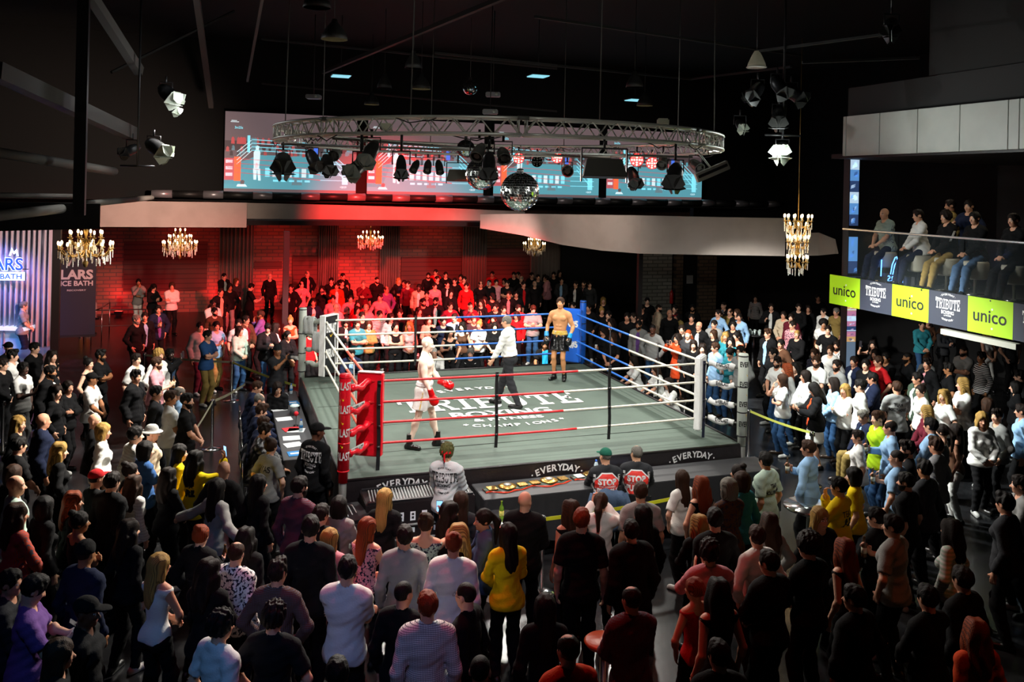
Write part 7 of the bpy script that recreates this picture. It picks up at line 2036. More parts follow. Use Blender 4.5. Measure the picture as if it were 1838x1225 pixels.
CU = MB().lathe([(0, 0), (.028, 0), (.036, .11), (.033, .11), (.026, .008), (0, .008)], 14).mesh('drinking_glass'); CU.materials.append(M_CUP)
def hold(kind, p, o, label, group):
    M = Matrix.Translation(o.location) @ Matrix.Rotation(o.rotation_euler.z, 4, 'Z') @ Matrix.Scale(o.scale.x, 4)
    i = 0; wr = p.wr[0]; hd = p.hd[0]
    if kind == 'phone':
        q = bpy.data.objects.new('phone', PH[0]); COL.objects.link(q)
        s = bpy.data.objects.new('phone_display', PH[1]); COL.objects.link(s); s.parent = q
        if p.armkind == 'phone': c = (p.wr[0]+p.wr[1])/2 + (p.hd[0]+p.hd[1])/2*.10 + np.array((0, -.015, 0)); R = Matrix.Rotation(PI/2, 4, 'Y')
        elif p.armkind == 'look': c = (p.wr[0]+p.wr[1])/2 + (p.hd[0]+p.hd[1])/2*.07 + np.array((0, -.01, .045)); R = Matrix.Rotation(-.85, 4, 'X')
        else: c = wr+hd*.09+np.array((.022, -.02, .03)); R = Matrix.Rotation(-.1, 4, 'X')
        q.matrix_world = M @ Matrix.Translation(Vector(c)) @ R; cat = 'phone'
    elif kind == 'bottle':
        q = bpy.data.objects.new('bottle', BT[0]); COL.objects.link(q)
        s = bpy.data.objects.new('bottle_label', BT[1]); COL.objects.link(s); s.parent = q
        c = wr+hd*.07+np.array((.035, -.012, -.10)); q.matrix_world = M @ Matrix.Translation(Vector(c)); cat = 'bottle'
    elif kind == 'cup':
        q = bpy.data.objects.new('drinking_glass', CU); COL.objects.link(q)
        c = (wr+hd*.07+np.array((.035, -.012, -.04))) if p.armkind == 'drink' else (p.wr[0]+p.wr[1])/2+np.array((0, -.06, .01))
        q.matrix_world = M @ Matrix.Translation(Vector(c)); cat = 'glass'
    else:
        q = MB().box((0, 0, 0), (.13, .06, .09)).box((0, .0, .055), (.05, .05, .03)).build('camera', M_CAM, None, None, .006)
        MB().lathe([(0, 0), (.036, 0), (.038, .03), (.034, .1), (.04, .11), (.042, .2), (.036, .2), (.033, .19), (0, .185)], 16, Matrix.Rotation(PI/2, 4, 'X') @ Matrix.Translation((0, 0, .03))).build('lens', M_LENS, q)
        c = (p.wr[0]+p.wr[1])/2+np.array((0, -.10, .07)); q.matrix_world = M @ Matrix.Translation(Vector(c)); cat = 'camera'
    tag(q, label, cat, group); return q

def heading(dx, dy): return math.atan2(dy, dx)+PI/2
def parse_crowd():
    out = []; ox = oy = 0; k = 1
    for ln in CROWD.strip().split('\n'):
        t = ln.split()
        if t[0] == '@': ox, oy, k = float(t[1]), float(t[2]), float(t[3]); continue
        e = dict(x=ox+float(t[0])/k, y=oy+float(t[1])/k, fem=t[2][0] == 'f', skin=t[2][1], hair=t[3], top=t[4], bot=t[5], pose=t[6], big=False, z=0., seat=None, id=None, it=None, F=None, h=None)
        for a in t[7:]:
            if a[0] == '#': e['id'] = a[1:]
            elif a == 'B': e['big'] = True
            elif a[:3] == 'it=': e['it'] = a[3:]
            elif a[:2] == 'F=': e['F'] = a[2:]
            elif a[:2] == 'z=': e['z'] = float(a[2:])
            elif a[0] == 'h': e['h'] = float(a[1:])
        out.append(e)
    return out
PEOPLE = parse_crowd(); NP_ = len(PEOPLE)
prs = random.Random(11)
for e in PEOPLE:
    e['H'] = e['h'] or ((1.665 if e['fem'] else 1.78)+prs.uniform(-.035, .035))
    if e['z'] > .5 and e['pose'] == 'lap' and e['z'] < .9: e['seat'] = .47
base = [e['H'] for e in PEOPLE]
def topz(e):                                              # height of the top of the hair
    extra = .10 if e['hair'][0] == 'A' else .012
    if e['pose'] == 'lap':
        return (.47+.09+.83+.02) if e['seat'] else e['z']+.47+.09+.83-.47+.12
    return e['z']+e['H']+extra
def place(e):
    q = atz(e['x'], e['y'], topz(e)); return np.array((q.x, q.y))
XY = np.array([place(e) for e in PEOPLE])
for it in range(60):                                      # neighbours' statures are nudged apart so nobody stands in another
    moved = False
    for i in range(NP_):
        dd = np.hypot(*(XY-XY[i]).T); dd[i] = 9
        for j in np.where(dd < .43)[0]:
            if j < i: continue
            a, b = (i, j) if XY[i][1] > XY[j][1] else (j, i)      # a is farther away: make it shorter (moves it back)
            for q, s in ((a, -.008), (b, .008)):
                if PEOPLE[q]['pose'] == 'lap': continue
                lo, hi = base[q]-.10, base[q]+.09
                PEOPLE[q]['H'] = min(hi, max(lo, PEOPLE[q]['H']+s)); XY[q] = place(PEOPLE[q])
            moved = True
    if not moved: break

# ---- labels: clothing and hair first, then the nearest neighbour, then the count from the left ----
POSEW = {'cross': 'arms crossed', 'phone': 'phone raised', 'onephone': 'phone raised', 'look': 'looking down', 'clap': 'clapping', 'chin': 'hand at chin', 'clasp': 'hands clasped', 'drink': 'drink in hand'}
def topname(e):
    t = e['top']; c = CNM[t[1]]; pt = ''
    if len(t) > 3 and t[2] == '.': pt = PAT[t[3]][1].strip()
    n = {'t': 'T-shirt', 'l': 'top', 'k': 'strap top', 'j': 'jacket'}[t[0]]
    if '/' in t: return '%s jacket over %s' % (c, CNM[t[-1]])
    return ' '.join(x for x in (pt, c, n) if x)
def hairname(e):
    h = ''.join(c for c in e['hair'] if c not in '+='); st = h[0]; c = h[1] if len(h) > 1 else 'd'
    gl = ' and glasses' if '=' in e['hair'] else ''
    if st == 'b': return 'bald head'+gl
    if st in 'CV': return ('black' if c in 'dk' else CNM[c])+' cap'+gl
    if st == 'N': return 'dark beanie'
    if st == 'H': return CNM[c]+' bucket hat'+gl
    n = {'L': 'long straight', 'W': 'long wavy', 'B': 'bobbed', 'P': 'ponytailed', 'U': 'pinned-up', 'A': 'afro', 'z': 'shaven', 'q': 'quiffed', 'c': 'curly', 'r': 'receding', 's': 'short'}[st]
    if '+' in e['hair']: return HNM[c]+' hair and beard'
    return n+' '+HNM[c]+' hair'+gl
def zone(i):
    u, v = uv_of(Vector((XY[i][0], XY[i][1], 0)))
    if PEOPLE[i]['y'] > 830 and 480 < PEOPLE[i]['x'] < 1440: return 'front', 'in the foreground crowd'
    if PEOPLE[i]['x'] < 530 and PEOPLE[i]['y'] > 560: return 'left', 'in the crowd left of ring'
    if v > 3.3 and PEOPLE[i]['x'] < 1050: return ('left rear', 'at the left rear') if PEOPLE[i]['x'] < 535 else ('rear', 'in the crowd behind ring')
    if PEOPLE[i]['x'] < 560: return 'left rear', 'at the left rear'
    if PEOPLE[i]['x'] < 1340: return 'right rear', 'beyond the right-hand ropes'
    return ('right', 'in the crowd right of ring') if PEOPLE[i]['y'] < 840 else ('right front', 'in the dark right foreground')
NUMW = ['', 'first', 'second', 'third', 'fourth', 'fifth', 'sixth', 'seventh', 'eighth', 'ninth', 'tenth', 'eleventh', 'twelfth', 'thirteenth', 'fourteenth', 'fifteenth', 'sixteenth', 'seventeenth', 'eighteenth', 'nineteenth', 'twentieth']
ZN = [zone(i) for i in range(NP_)]
L0 = []
for i, e in enumerate(PEOPLE): L0.append('person in %s with %s' % (topname(e), hairname(e)))
full = ['%s %s' % (L0[i], ZN[i][1]) for i in range(NP_)]
LABELS = []
for i, e in enumerate(PEOPLE):
    if e['id'] in LAB: LABELS.append(LAB[e['id']]); continue
    if full.count(full[i]) == 1: LABELS.append(full[i]); continue
    same = sorted([k for k in range(NP_) if full[k] == full[i] and PEOPLE[k]['id'] not in LAB], key=lambda k: PEOPLE[k]['x'])
    n = same.index(i)+1
    if len(same) == 1: LABELS.append(full[i]); continue
    LABELS.append('%s, %s such from left %s' % (L0[i], NUMW[n], ZN[i][1].replace('in the crowd ', '').replace('in the ', 'in ').replace('at the ', 'at ')))
LABELS = [l if len(l.split()) <= 16 else l.replace(' in the crowd ', ' ').replace('beyond the right-hand ropes', 'behind right ropes') for l in LABELS]
GRP = {'front': 'spectators in the foreground crowd', 'left': 'spectators left of the ring', 'left rear': 'spectators at the left rear', 'rear': 'spectators behind the ring',
       'right rear': 'spectators beyond the right-hand ropes', 'right': 'spectators right of the ring', 'right front': 'spectators in the right foreground'}
PERSON_OBJ = {}
for i, e in enumerate(PEOPLE):
    arms = e['pose']; seat = None
    if arms == 'side': arms = prs.choice(['side', 'side', 'pockets', 'side', 'clasp'])
    if arms == 'lap': seat = .47
    var = prs.choice((0, 1))
    p = template(e['fem'], arms, var, e['big'] and not e['fem'], seat, XY[i][1] > 15); p.armkind = arms
    x, y = XY[i]; z = e['z']
    if arms == 'lap': z = 0. if e['seat'] else e['z']-.35
    d = RC.xy - Vector((x, y)); rz = heading(d.x, d.y)+prs.uniform(-.22, .22)
    F = {'C': (0, -1), 'A': (.1, 1), 'L': (-1, .15), 'R': (1, .25), 'AR': (.5, 1)}.get(e['F'])
    if F: rz = heading(*F)+prs.uniform(-.15, .15)
    sc_ = e['H']/(1.66 if e['fem'] else 1.78) if seat is None else 1.
    o = make_person(p, (x, y, z), rz, sc_, prs.choice(SKN[e['skin']]), e['hair'], e['top'], e['bot'], prs.uniform(-.12, .12))
    tag(o, LABELS[i], 'person', GRP[ZN[i][0]])
    PERSON_OBJ[e['id'] or i] = (o, p)
    if e['it']:
        lb = LABELS[i].split(',')[0]; nm = {'phone': 'smartphone', 'bottle': 'brown glass bottle', 'cup': 'clear glass', 'camera': 'camera with pale long lens'}[e['it']]
        words = (nm+' held by '+LABELS[i]).split()
        if len(words) > 16: words = [w_ for w_ in words if w_ not in ('the', 'a', 'with', 'short', 'such', 'brown' if e['it'] == 'bottle' and words.index(w_) == 0 else '#')]
        words = words[:16]
        hold(e['it'], p, o, ' '.join(words), {'phone': 'phones in hands', 'bottle': 'bottles in hands', 'cup': 'glasses in hands', 'camera': 'cameras in hands'}[e['it']])

# ================================================================ named figures: fighters, referee, officials
def kid(name, me, par, c, m=None, mw=None):
    if m is not None: me.materials.append(m)
    q = bpy.data.objects.new(name, me); COL.objects.link(q); q.parent = par; q.color = c if len(c) == 4 else col4(c)
    if mw is not None: q.matrix_local = mw
    return q
def print_on(par, p, kindme, txt, mats, name, w_, zc, back=True, hh=None, xo=0., off=.004):
    """lay flat lettering onto the front or back of a garment by casting every corner onto it"""
    bv = BVHTree.FromPolygons([v.co[:] for v in kindme.vertices], [tuple(q.vertices) for q in kindme.polygons])
    s = 1 if back else -1; hh = hh or w_; pts = []
    for a, b in txt.v:
        x = (-1 if back else 1)*a*w_*-1 + xo
        if back: x = a*w_*-1+xo
        else: x = a*w_+xo
        o = Vector((x, s*.6, zc+b*hh)); h = bv.ray_cast(o, Vector((0, -s, 0)))
        pts.append((h[0] if h[0] is not None else Vector((x, s*.12, o.z)))+Vector((0, s*off, 0)))
    me = bpy.data.meshes.new(name); me.from_pydata([tuple(q) for q in pts], [], txt.f)
    for m in (mats if isinstance(mats, (list, tuple)) else [mats]): me.materials.append(m)
    me.polygons.foreach_set('material_index', txt.m); me.update(); return mobj(name, me, None, par)
def shirt_of(o):
    for q in o.children:
        if q.name.split('.')[0] in ('shirt', 'sweater', 'jacket', 'tank_top'): return q.data
M_PB = mat('print_black', (.01, .01, .01), .7); M_PW = mat('print_white', (.72, .72, .72), .7); M_PR = mat('print_red', (.75, .03, .02), .6)
def team(a, b, w2=1.0):
    t = Txt(); t.sans(a, 0, .08, .17, .52, .05); t.sans(b, 0, -.22, .17, w2, .05); return t
o, p = PERSON_OBJ['h7']; print_on(o, p, shirt_of(o), team('TEAM', 'HOLLYWOOD'), M_PB, 'back_print', .30, 1.30)
o, p = PERSON_OBJ['j3']; print_on(o, p, shirt_of(o), team('TEAM', 'HOLLYWOOD'), M_PB, 'back_print', .30, 1.30)
o, p = PERSON_OBJ['l4']; print_on(o, p, shirt_of(o), team('TEAM', 'BOLLYWOOD'), M_PB, 'back_print', .32, 1.32)
o, p = PERSON_OBJ['i1']; t = Txt(); t.sans('TEAM', 0, .1, .24, .8, .01); t.sans('ARI', 0, -.28, .3, .82, .07); print_on(o, p, shirt_of(o), t, M_PB, 'back_print', .30, 1.30)
o, p = PERSON_OBJ['c16']; t = Txt(); t.sans('TEAM', 0, .1, .24, .8, .01); t.sans('ARI', 0, -.28, .3, .82, .07); print_on(o, p, shirt_of(o), t, M_PB, 'back_print', .28, 1.18)
o, p = PERSON_OBJ['e3']; t = Txt(); t.sans('WAS', 0, -.1, .35, .9, .02); print_on(o, p, shirt_of(o), t, M_PB, 'back_print', .24, 1.24)
o, p = PERSON_OBJ['p10']; t = Txt(); t.sans('OMA', 0, -.1, .26, .8, .04); print_on(o, p, shirt_of(o), t, M_PB, 'chest_print', .18, 1.25, False)

def figure(name_label, px, py, ztop_floor, p, height, head_dir, skin, hair, top=None, bot='p', topc='w', botc='c', shoe='0a0a0a', zfloor=0., tm=None, bm_=None, group=None, seated=False, pos=None, tall=0.):
    """builds one person from a pose of its own"""
    sc_ = height/(1.66 if p.fem else 1.78) if not seated else 1.
    if pos is None: q = atz(px, py, ztop_floor); pos = (q.x, q.y, zfloor)
    me = body_mesh(p, .0085 if 'fighter' in name_label or 'referee' in name_label else .011, 'person'); o = bpy.data.objects.new('person', me); COL.objects.link(o)
    o.location = pos; o.scale = (sc_,)*3; o.rotation_euler = (0, 0, heading(*head_dir)); o.color = col4(skin)
    if top:
        hem = 1.0 if 'referee' in name_label else None
        nm = {'t': 'shirt', 'l': 'long_sleeved_shirt', 'k': 'tank_top', 'j': 'jacket'}[top]
        kid(nm, top_mesh(p, top, .012, hem, nm), o, CLR[topc], tm or M_CLOTH)
    if bot: kid({'p': 'trousers', 'b': 'boxing_shorts', 's': 'skirt', 'w': 'trousers'}[bot], bottoms_mesh(p, bot, .013, {'b': 'boxing_shorts'}.get(bot, 'trousers')), o, CLR[botc], bm_ or M_CLOTH)
    for i in (0, 1): kid('boot' if tall else 'shoe', shoe_mesh(p, i, .008, tall), o, shoe, M_LEATHER)
    H = headM(p)
    for st in hair:
        s0, c0 = st[0], st[1:]
        if s0 == 'b' and st != 'beard': continue
        if st.startswith('beard'): kid('beard', get_hair('beard'), o, HCL[st[5:] or 'd'], None, H); continue
        if s0 == '=': kid('glasses', GLS[0], o, '000000', None, H); continue
        kid({'C': 'cap', 'V': 'cap', 'N': 'beanie'}.get(s0, 'hair'), get_hair(s0), o, (HCL if s0 not in 'CVN' else CLR)[c0] if len(c0) == 1 else c0, None, H)
    tag(o, name_label, 'person', group); return o
def glove(p, i, par, c, cuff, r=1.0):
    wr, d = p.wr[i], p.hd[i]; c0 = wr+d*.085; side = np.array((-1 if i == 1 else 1, 0, 0)); sd = unit(np.cross(d, side)); R = np.stack([unit(np.cross(sd, d)), d, sd], 1)
    P = [ell(c0+d*.02, (.068*r, .088*r, .072*r), .02, R=R), ell(c0+d*.055+sd*.012, (.062*r, .05*r, .066*r), .02, R=R), cone(wr+d*.0, c0, .045*r, .056*r, .02),
         cone(c0-d*.02+side*.05+sd*.02, c0+d*.055+side*.052+sd*.025, .027, .023, .012)]
    me = field_mesh('boxing_glove', P, .007, 0.); g = kid('boxing_glove', me, par, c, M_SATIN)
    cu = field_mesh('glove_cuff', [cone(wr-d*.075, wr+d*.01, .044*r, .05*r, .01)], .007, 0., [(wr-d*.085, -d)]); kid('glove_cuff', cu, g, cuff, M_SATIN)
M_GOLDC = mat('gold_band', (.62, .40, .06), .3, noise=(30, (.5, .5, .45), .55, .6))
def band(p, par, m, z=1.02, name='waistband', h_=.05):
    me = field_mesh(name, [q for q in p.P if q.tag in ('hips', 'torso')], .009, .022, [(p.T((0, 0, z+h_)), p.R@np.array((0, 0, 1.))), (p.T((0, 0, z-.01)), -p.R@np.array((0, 0, 1.)))])
    me.materials.append(m); return mobj(name, me, None, par)

# pale shaven fighter in white shorts, red gloves
def f1arm(q):
    if q < 0: return (-.26, -.17, .93), (-.5, 1, 0), (.1, -.35, -1), (1, 0, 0), 1.3
    return (.12, -.27, 1.03), (1, .6, -.5), (-.1, -1, -.25), (-1, 0, 0), 1.3
def f1leg(q): return ((q*.13, -.20 if q > 0 else .20, .085), (q*.2, -1, 0), (q*.25, -1, 0))
p = Pose(arms=f1arm, yaw=.1, pitch=.12, bulk=1.03, musc=True, legs=f1leg, lean=.02)
q = atz(760, 803, CZ)
F1 = figure('bald bare-chested fighter in white shorts and red gloves standing at left of the ring', 0, 0, 0, p, 1.80, (1, -.12), 'ecd2be', [], None, 'b', 'w', 'w', '0a0a0a', CZ, None, M_SATIN, 'fighters', pos=(q.x, q.y, CZ), tall=.14)
for i in (0, 1): glove(p, i, F1, 'c0060c', 'b0060c')
band(p, F1, mat('white_band', (.7, .7, .7), .4))
for s in (-1, 1):
    a_, b_ = p.hip[0 if s < 0 else 1], p.kn[0 if s < 0 else 1]; b = MB()
    pts = [a_+(b_-a_)*f+np.array((s*(.125+.03*f), -.03, -.0)) for f in (0, .2, .4, .6)]
    for u_, v_ in zip(pts, pts[1:]): b.beam(u_, v_, .012, .045, 0, (1, 0, 0))
    b.build('side_stripe', M_GOLDC, F1)
# tanned fighter in the blue corner
p = Pose(arms=lambda q: ((q*.26, -.13, .97), (q*.6, 1, 0), (-q*.15, -.35, -1), (-q, 0, 0), 1.2), yaw=.12, pitch=-.08, bulk=1.0, musc=True)
q = atz(1003, 682, CZ)
F2 = figure('bare-chested bearded fighter in black shorts standing before the blue corner cushion', 0, 0, 0, p, 1.83, (-.35, -1), 'c48a5c', ['sb', 'beardb'], None, 'b', 'k', 'k', '0a0a0a', CZ, None, M_SATIN, 'fighters', pos=(q.x, q.y, CZ), tall=.14)
for i in (0, 1): glove(p, i, F2, '101012', '1890d8')
band(p, F2, M_GOLDC, 1.0, 'gold_waistband', .075)
# referee
def rleg(q): return ((q*.09, -.26 if q < 0 else .24, .085 if q < 0 else .10), (q*.2, -1, 0), (q*.2, -1, .0))
p = Pose(arms=lambda q: ((q*.27, -.26, .93), (q*.4, 1, 0), (-q*.1, -.7, -.7), (-q, 0, 0), .9) if q > 0 else ((-.22, -.12, .93), (-.4, 1, 0), (0, -.2, -1), (1, 0, 0), .5), yaw=-.05, pitch=.1, bulk=1.06, legs=rleg, lean=.10)
q = atz(912, 730, CZ)
RF_ = figure('referee in white long-sleeved shirt and dark trousers striding left in mid-ring', 0, 0, 0, p, 1.77, (-1, .35), 'd6a080', ['rg'], 'l', 'p', 'w', 'c', '0c0c0c', CZ, pos=(q.x, q.y, CZ))

# cornermen
p = Pose(arms='clasp', yaw=.0, pitch=.02); q = atz(803, 795, 1.80)
o = figure('cornerman in grey long-sleeved emblem shirt with red bandana, back turned', 0, 0, 0, p, 1.79, (.25, 1), 'c99878', [], 'l', 'p', 'G', 'k', pos=(q.x, q.y-.02, 0))
kid('hair', get_hair('c'), o, '5a5a30', None, headM(p)@Matrix.Scale(.94, 4))
bd = field_mesh('bandana', [ell((0, .012, .01), (.087, .106, .1), .01), cone((0, .115, -.02), (-.02, .125, -.07), .018, .012, .01)], .007, .002, [((0, 0, .028), (0, -.25, 1)), ((0, 0, -.012), (0, .1, -1))]); 
bd2 = field_mesh('bandana_tail', [cone((0, .118, .0), (-.01, .13, -.10), .014, .009, .01)], .006); 
kid('bandana', bd, o, 'c81420', M_CLOTH, headM(p)); kid('bandana_tail', bd2, o, 'c81420', M_CLOTH, headM(p))
print_on(o, p, [c for c in o.children if c.name.startswith('long')][0].data, tribute_logo(), M_PB, 'back_emblem', .36, 1.30)
p = Pose(arms='side', yaw=-.45, pitch=.12, bulk=1.1); q = atz(578, 755, 1.86)
o = figure('coach in black cap and black emblem sweater standing beside the red post', 0, 0, 0, p, 1.84, (.55, 1), '5a3626', ['Ck', 'zk'], 'l', 'p', 'k', 'k', pos=(q.x-.05, q.y-.12, 0))
print_on(o, p, [c for c in o.children if c.name.startswith('long')][0].data, tribute_logo(), M_PW, 'back_emblem', .38, 1.30)

# seated officials in lettered shirts
def octa(sc_=.5, n=6):
    t = Txt()
    for mi, R0 in ((1, .5), (0, .46)):
        P = [(math.cos(PI/8+k*PI/4), math.sin(PI/8+k*PI/4)) for k in range(8)]
        for k in range(8):
            a, b = P[k], P[(k+1) % 8]
            for r_ in range(n):
                r0, r1 = R0*r_/n, R0*(r_+1)/n
                for s_ in range(4):
                    f0, f1 = s_/4, (s_+1)/4; L = lambda f: (a[0]*(1-f)+b[0]*f, a[1]*(1-f)+b[1]*f)
                    A_, B_ = L(f0), L(f1); t.poly([(A_[0]*r0, A_[1]*r0), (A_[0]*r1, A_[1]*r1), (B_[0]*r1, B_[1]*r1), (B_[0]*r0, B_[1]*r0)], mi)
        if mi == 1: n1 = len(t.v)
    return t, n1
def official(px, py, hd, yaw, hair, label, skin, capc=None):
    p = Pose(arms='table', seat=.60, yaw=yaw, pitch=.1, bulk=1.1, lean=.12); q = atz(px, py, 1.56)
    o = figure(label, 0, 0, 0, p, 1.78, hd, skin, hair, 'l', 'p', 'c', 'k', pos=(q.x, q.y, 0), seated=True)
    sm_ = [c for c in o.children if c.name.startswith('long')][0].data; zc = p.T((0, 0, 1.27))[2]
    t1, n1 = octa(); big = Txt(); big.v = t1.v[:n1]; big.f = [f for f in t1.f if max(f) < n1]; big.m = [0]*len(big.f)
    print_on(o, p, sm_, big, M_PW, 'octagon_border', .42, zc, True, None, 0, .004)
    small = Txt(); small.v = t1.v[n1:]; small.f = [tuple(i-n1 for i in f) for f in t1.f if min(f) >= n1]; small.m = [0]*len(small.f)
    print_on(o, p, sm_, small, M_PR, 'octagon_print', .42, zc, True, None, 0, .008)
    t = Txt(); t.sans('STOP', 0, .08, .19, .66, .05); t.sans('THE COWARD', 0, -.02, .06, .6, .02); t.sans('PUNCH', 0, -.25, .19, .7, .05)
    print_on(o, p, sm_, t, M_PW, 'octagon_lettering', .42, zc, True, None, 0, .012)
    st = Txt()
    for s in (-1, 1):
        for k in range(10): y0 = .62-k*.13; st.poly([(s*.62, y0), (s*.74, y0), (s*.74, y0-.13), (s*.62, y0-.13)])
    print_on(o, p, sm_, st, M_PW, 'white_piping', .27, zc, True, None, 0, .004)
    ch = chair('chair', (q.x, q.y, 0), heading(*hd), 'black chair under the official in '+('green cap' if capc else 'lettered shirt with grey hair'), .60, 'chairs of the two ringside officials', .30)
    return o, q
o, q = official(1088, 802, (-.1, 1), .35, [('C1e5a48'), 'zg'], 'seated official in green cap with red STOP octagon on the back', 'cf9a7c', 1)
hat = [c for c in o.children if c.name.startswith('cap')]
o, q2 = official(1143, 797, (.1, 1), .55, ['rg'], 'seated grey-haired official with red STOP octagon, turned left', 'd0a080')
# denim jacket over the back of the nearer chair
b = MB(); vs = []
for i in range(13):
    for j in range(11):
        x = (i/12-.5)*(.46+.12*j/10); y = .27+.03*math.sin(i*1.4)+.03*(j/10)+(.02*math.sin(j)); vs.append((x, y if j > 0 else .20, .98-.55*j/10+.02*math.sin(i*1.1)-(0 if 2 < i < 10 else .04)))
b.add(vs, [(i*11+j, i*11+j+1, (i+1)*11+j+1, (i+1)*11+j) for i in range(12) for j in range(10)], 0, True)
dj = b.build('denim_jacket', mat('denim', (.05, .085, .15), .9, bump=(40, .4)), None, (q.x, q.y, 0)); dj.rotation_euler = (0, 0, heading(-.1, 1)); md = dj.modifiers.new('thickness', 'SOLIDIFY'); md.thickness = .02
for s in (-1, 1): MB().tube([(s*.23, .26, .95), (s*.30, .30, .75), (s*.28, .32, .5)], [.05, .045, .04], 10).build('sleeve', mat('denim', (0, 0, 0)), dj)
tag(dj, 'blue denim jacket hung over the chair of the official in green cap', 'jacket')

# judges and guests along the left table
e1 = (E1.x, E1.y)
JD = [(478, 682, e1, -.35, ['sb'], 'j', 'n', 'd29c80', 0, 'brown-haired official in navy and white jacket at far end of judges table', 0),
      (499, 679, (.2, -1), .4, ['Bd', '='], 'l', 'k', 'd09a7c', 1, 'person with glasses in dark top facing the camera at the judges table end', 0),
      (500, 703, e1, .0, ['rg'], 'l', 'n', 'd8a488', 0, 'balding grey-haired official in navy sweater at the judges table', 0),
      (503, 722, e1, .1, ['qb'], 'j', 'n', 'd8a488', 0, 'brown-haired official in navy jacket over white at the judges table', 1),
      (480, 745, (1, .05), .0, ['sb', '='], 'j', 'n', 'd8a488', 0, 'official with glasses and dark suit behind the judges table', 1),
      (502, 757, (1, .2), -.1, ['qd'], 'j', 'k', 'c89070', 0, 'dark-haired official in black leather jacket at near end of judges table', 0)]
for px, py, hd, yaw, hr, tk, tc, sk, fem, lb, inner in JD:
    p = Pose(fem=bool(fem), arms='table' if not fem else 'lap', seat=.47, yaw=yaw, pitch=.25, lean=.18); q = atz(px, py, 1.40); u_, v_ = uv_of(q); q = RF(min(u_, -4.42), v_, 0) if not fem else q
    o = figure(lb, 0, 0, 0, p, 1.78, hd, sk, hr, tk, 'p', tc, 'k', pos=(q.x, q.y, 0), seated=True, tm=M_LEATHER if 'leather' in lb else None, group=None)
    if inner or tk == 'j': kid('shirt', top_mesh(p, 't', .011, name='shirt'), o, CLR['w' if inner else 'k'], M_CLOTH)
    chair('chair', (q.x, q.y, 0), heading(*hd), 'black chair under the '+lb.replace(' at the judges table', '').replace(' behind the judges table', '').replace(' at far end of judges table', '').replace(' at near end of judges table', '').replace(' facing the camera at the judges table end', ''), .47, 'chairs along the judges table')
# people at the far and right sides, seen over the canvas
FS = [(780, 622, (0, -1), .15, ['zw', '='], 'l', 'w', 0, 'bald official with glasses, white shirt and lanyard beyond the far ropes'),
      (845, 623, (0, -1), -.1, ['sg'], 't', 'k', 0, 'smiling official in black shirt with white stripes beyond the far ropes'),
      (631, 624, (.2, -1), .3, ['sd', '='], 'j', 'n', 0, 'seated person with glasses and navy suit left beyond the far ropes'),
      (979, 609, (-.2, -1), .2, ['sk'], 't', 'k', 0, 'seated person in black T-shirt with blue cloth by blue corner'),
      (1142, 641, (-1, -.1), .2, ['Ld'], 't', 'w', 1, 'dark-haired person in white shirt seated beyond the right-hand ropes'),
      (1182, 655, (-1, -.2), .1, ['Lb'], 't', 'w', 1, 'long-haired person in white shirt leaning at the right ring edge'),
      (1206, 680, (-1, -.2), -.1, ['Wd'], 't', 'w', 1, 'person in white shirt crouched lowest at the right ring edge')]
for k, (px, py, hd, yaw, hr, tk, tc, fem, lb) in enumerate(FS):
    p = Pose(fem=bool(fem), arms='table', seat=.47, yaw=yaw, pitch=.15, lean=.15); q = atz(px, py, 1.40 if not fem else 1.33)
    o = figure(lb, 0, 0, 0, p, 1.78, hd, 'd29c80' if k != 3 else 'b07850', hr, tk, 'p', tc, 'k', pos=(q.x, q.y, 0), seated=True)
    if tk == 'j': kid('shirt', top_mesh(p, 't', .011, name='shirt'), o, CLR['s'], M_CLOTH)
    if k == 0:
        b = MB()
        for s in (-1, 1): b.tube([p.T((s*.07, -.06, 1.48)), p.T((s*.05, -.145, 1.38)), p.T((0, -.155, 1.22))], .006, 5)
        b.build('lanyard', M_BLK, o)
    if k == 1:
        t = Txt()
        for s in (-1, 1): t.poly([(s*.5, .5), (s*.7, .6), (s*.6, -.3), (s*.45, -.3)])
        print_on(o, p, [c for c in o.children if c.name.startswith('shirt')][0].data, t, M_PW, 'white_stripe', .2, p.T((0, 0, 1.3))[2], False)
    if k == 3:
        cl_ = MB(); vs = []
        for i in range(6):
            for j in range(8): vs.append((-.05+i*.03, -.16-.02*math.sin(i*1.5+j), 1.22-j*.065+.01*i))
        cl_.add(vs, [(i*8+j, i*8+j+1, (i+1)*8+j+1, (i+1)*8+j) for i in range(5) for j in range(7)], 0, True); cc = cl_.build('blue_cloth', mat('sky_blue_cloth', (.01, .42, .75), .8), None, (q.x, q.y, -.12)); cc.rotation_euler = (0, 0, heading(*hd)); tag(cc, 'bright blue cloth over the shoulder of the seated person by blue corner', 'cloth')
    chair('chair', (q.x, q.y, 0), heading(*hd), 'black chair under the '+lb.replace(' beyond the far ropes', '').replace(' beyond the right-hand ropes', ''), .47, 'chairs beyond the ring')
draped('officials_table', -1.2, 1.6, 4.05, 4.62, .78, M_TGREY, M_TCLOTH, 'black-draped table behind the far side of the ring')
draped('side_table', 3.46, 4.02, .6, 3.4, .80, M_TGREY, M_TCLOTH, 'low dark table along the right side of the ring')
q = MB().box((0, 0, .05), (.24, .18, .1)).build('cardboard_box', mat('cardboard', (.45, .30, .13), .8), None, RF(3.7, 1.7, .80)); q.rotation_euler = (0, 0, .7); MB().box((0, 0, .103), (.22, .05, .006)).build('packing_tape', M_PAPER, q); tag(q, 'small cardboard box on the table right of the ring', 'box')
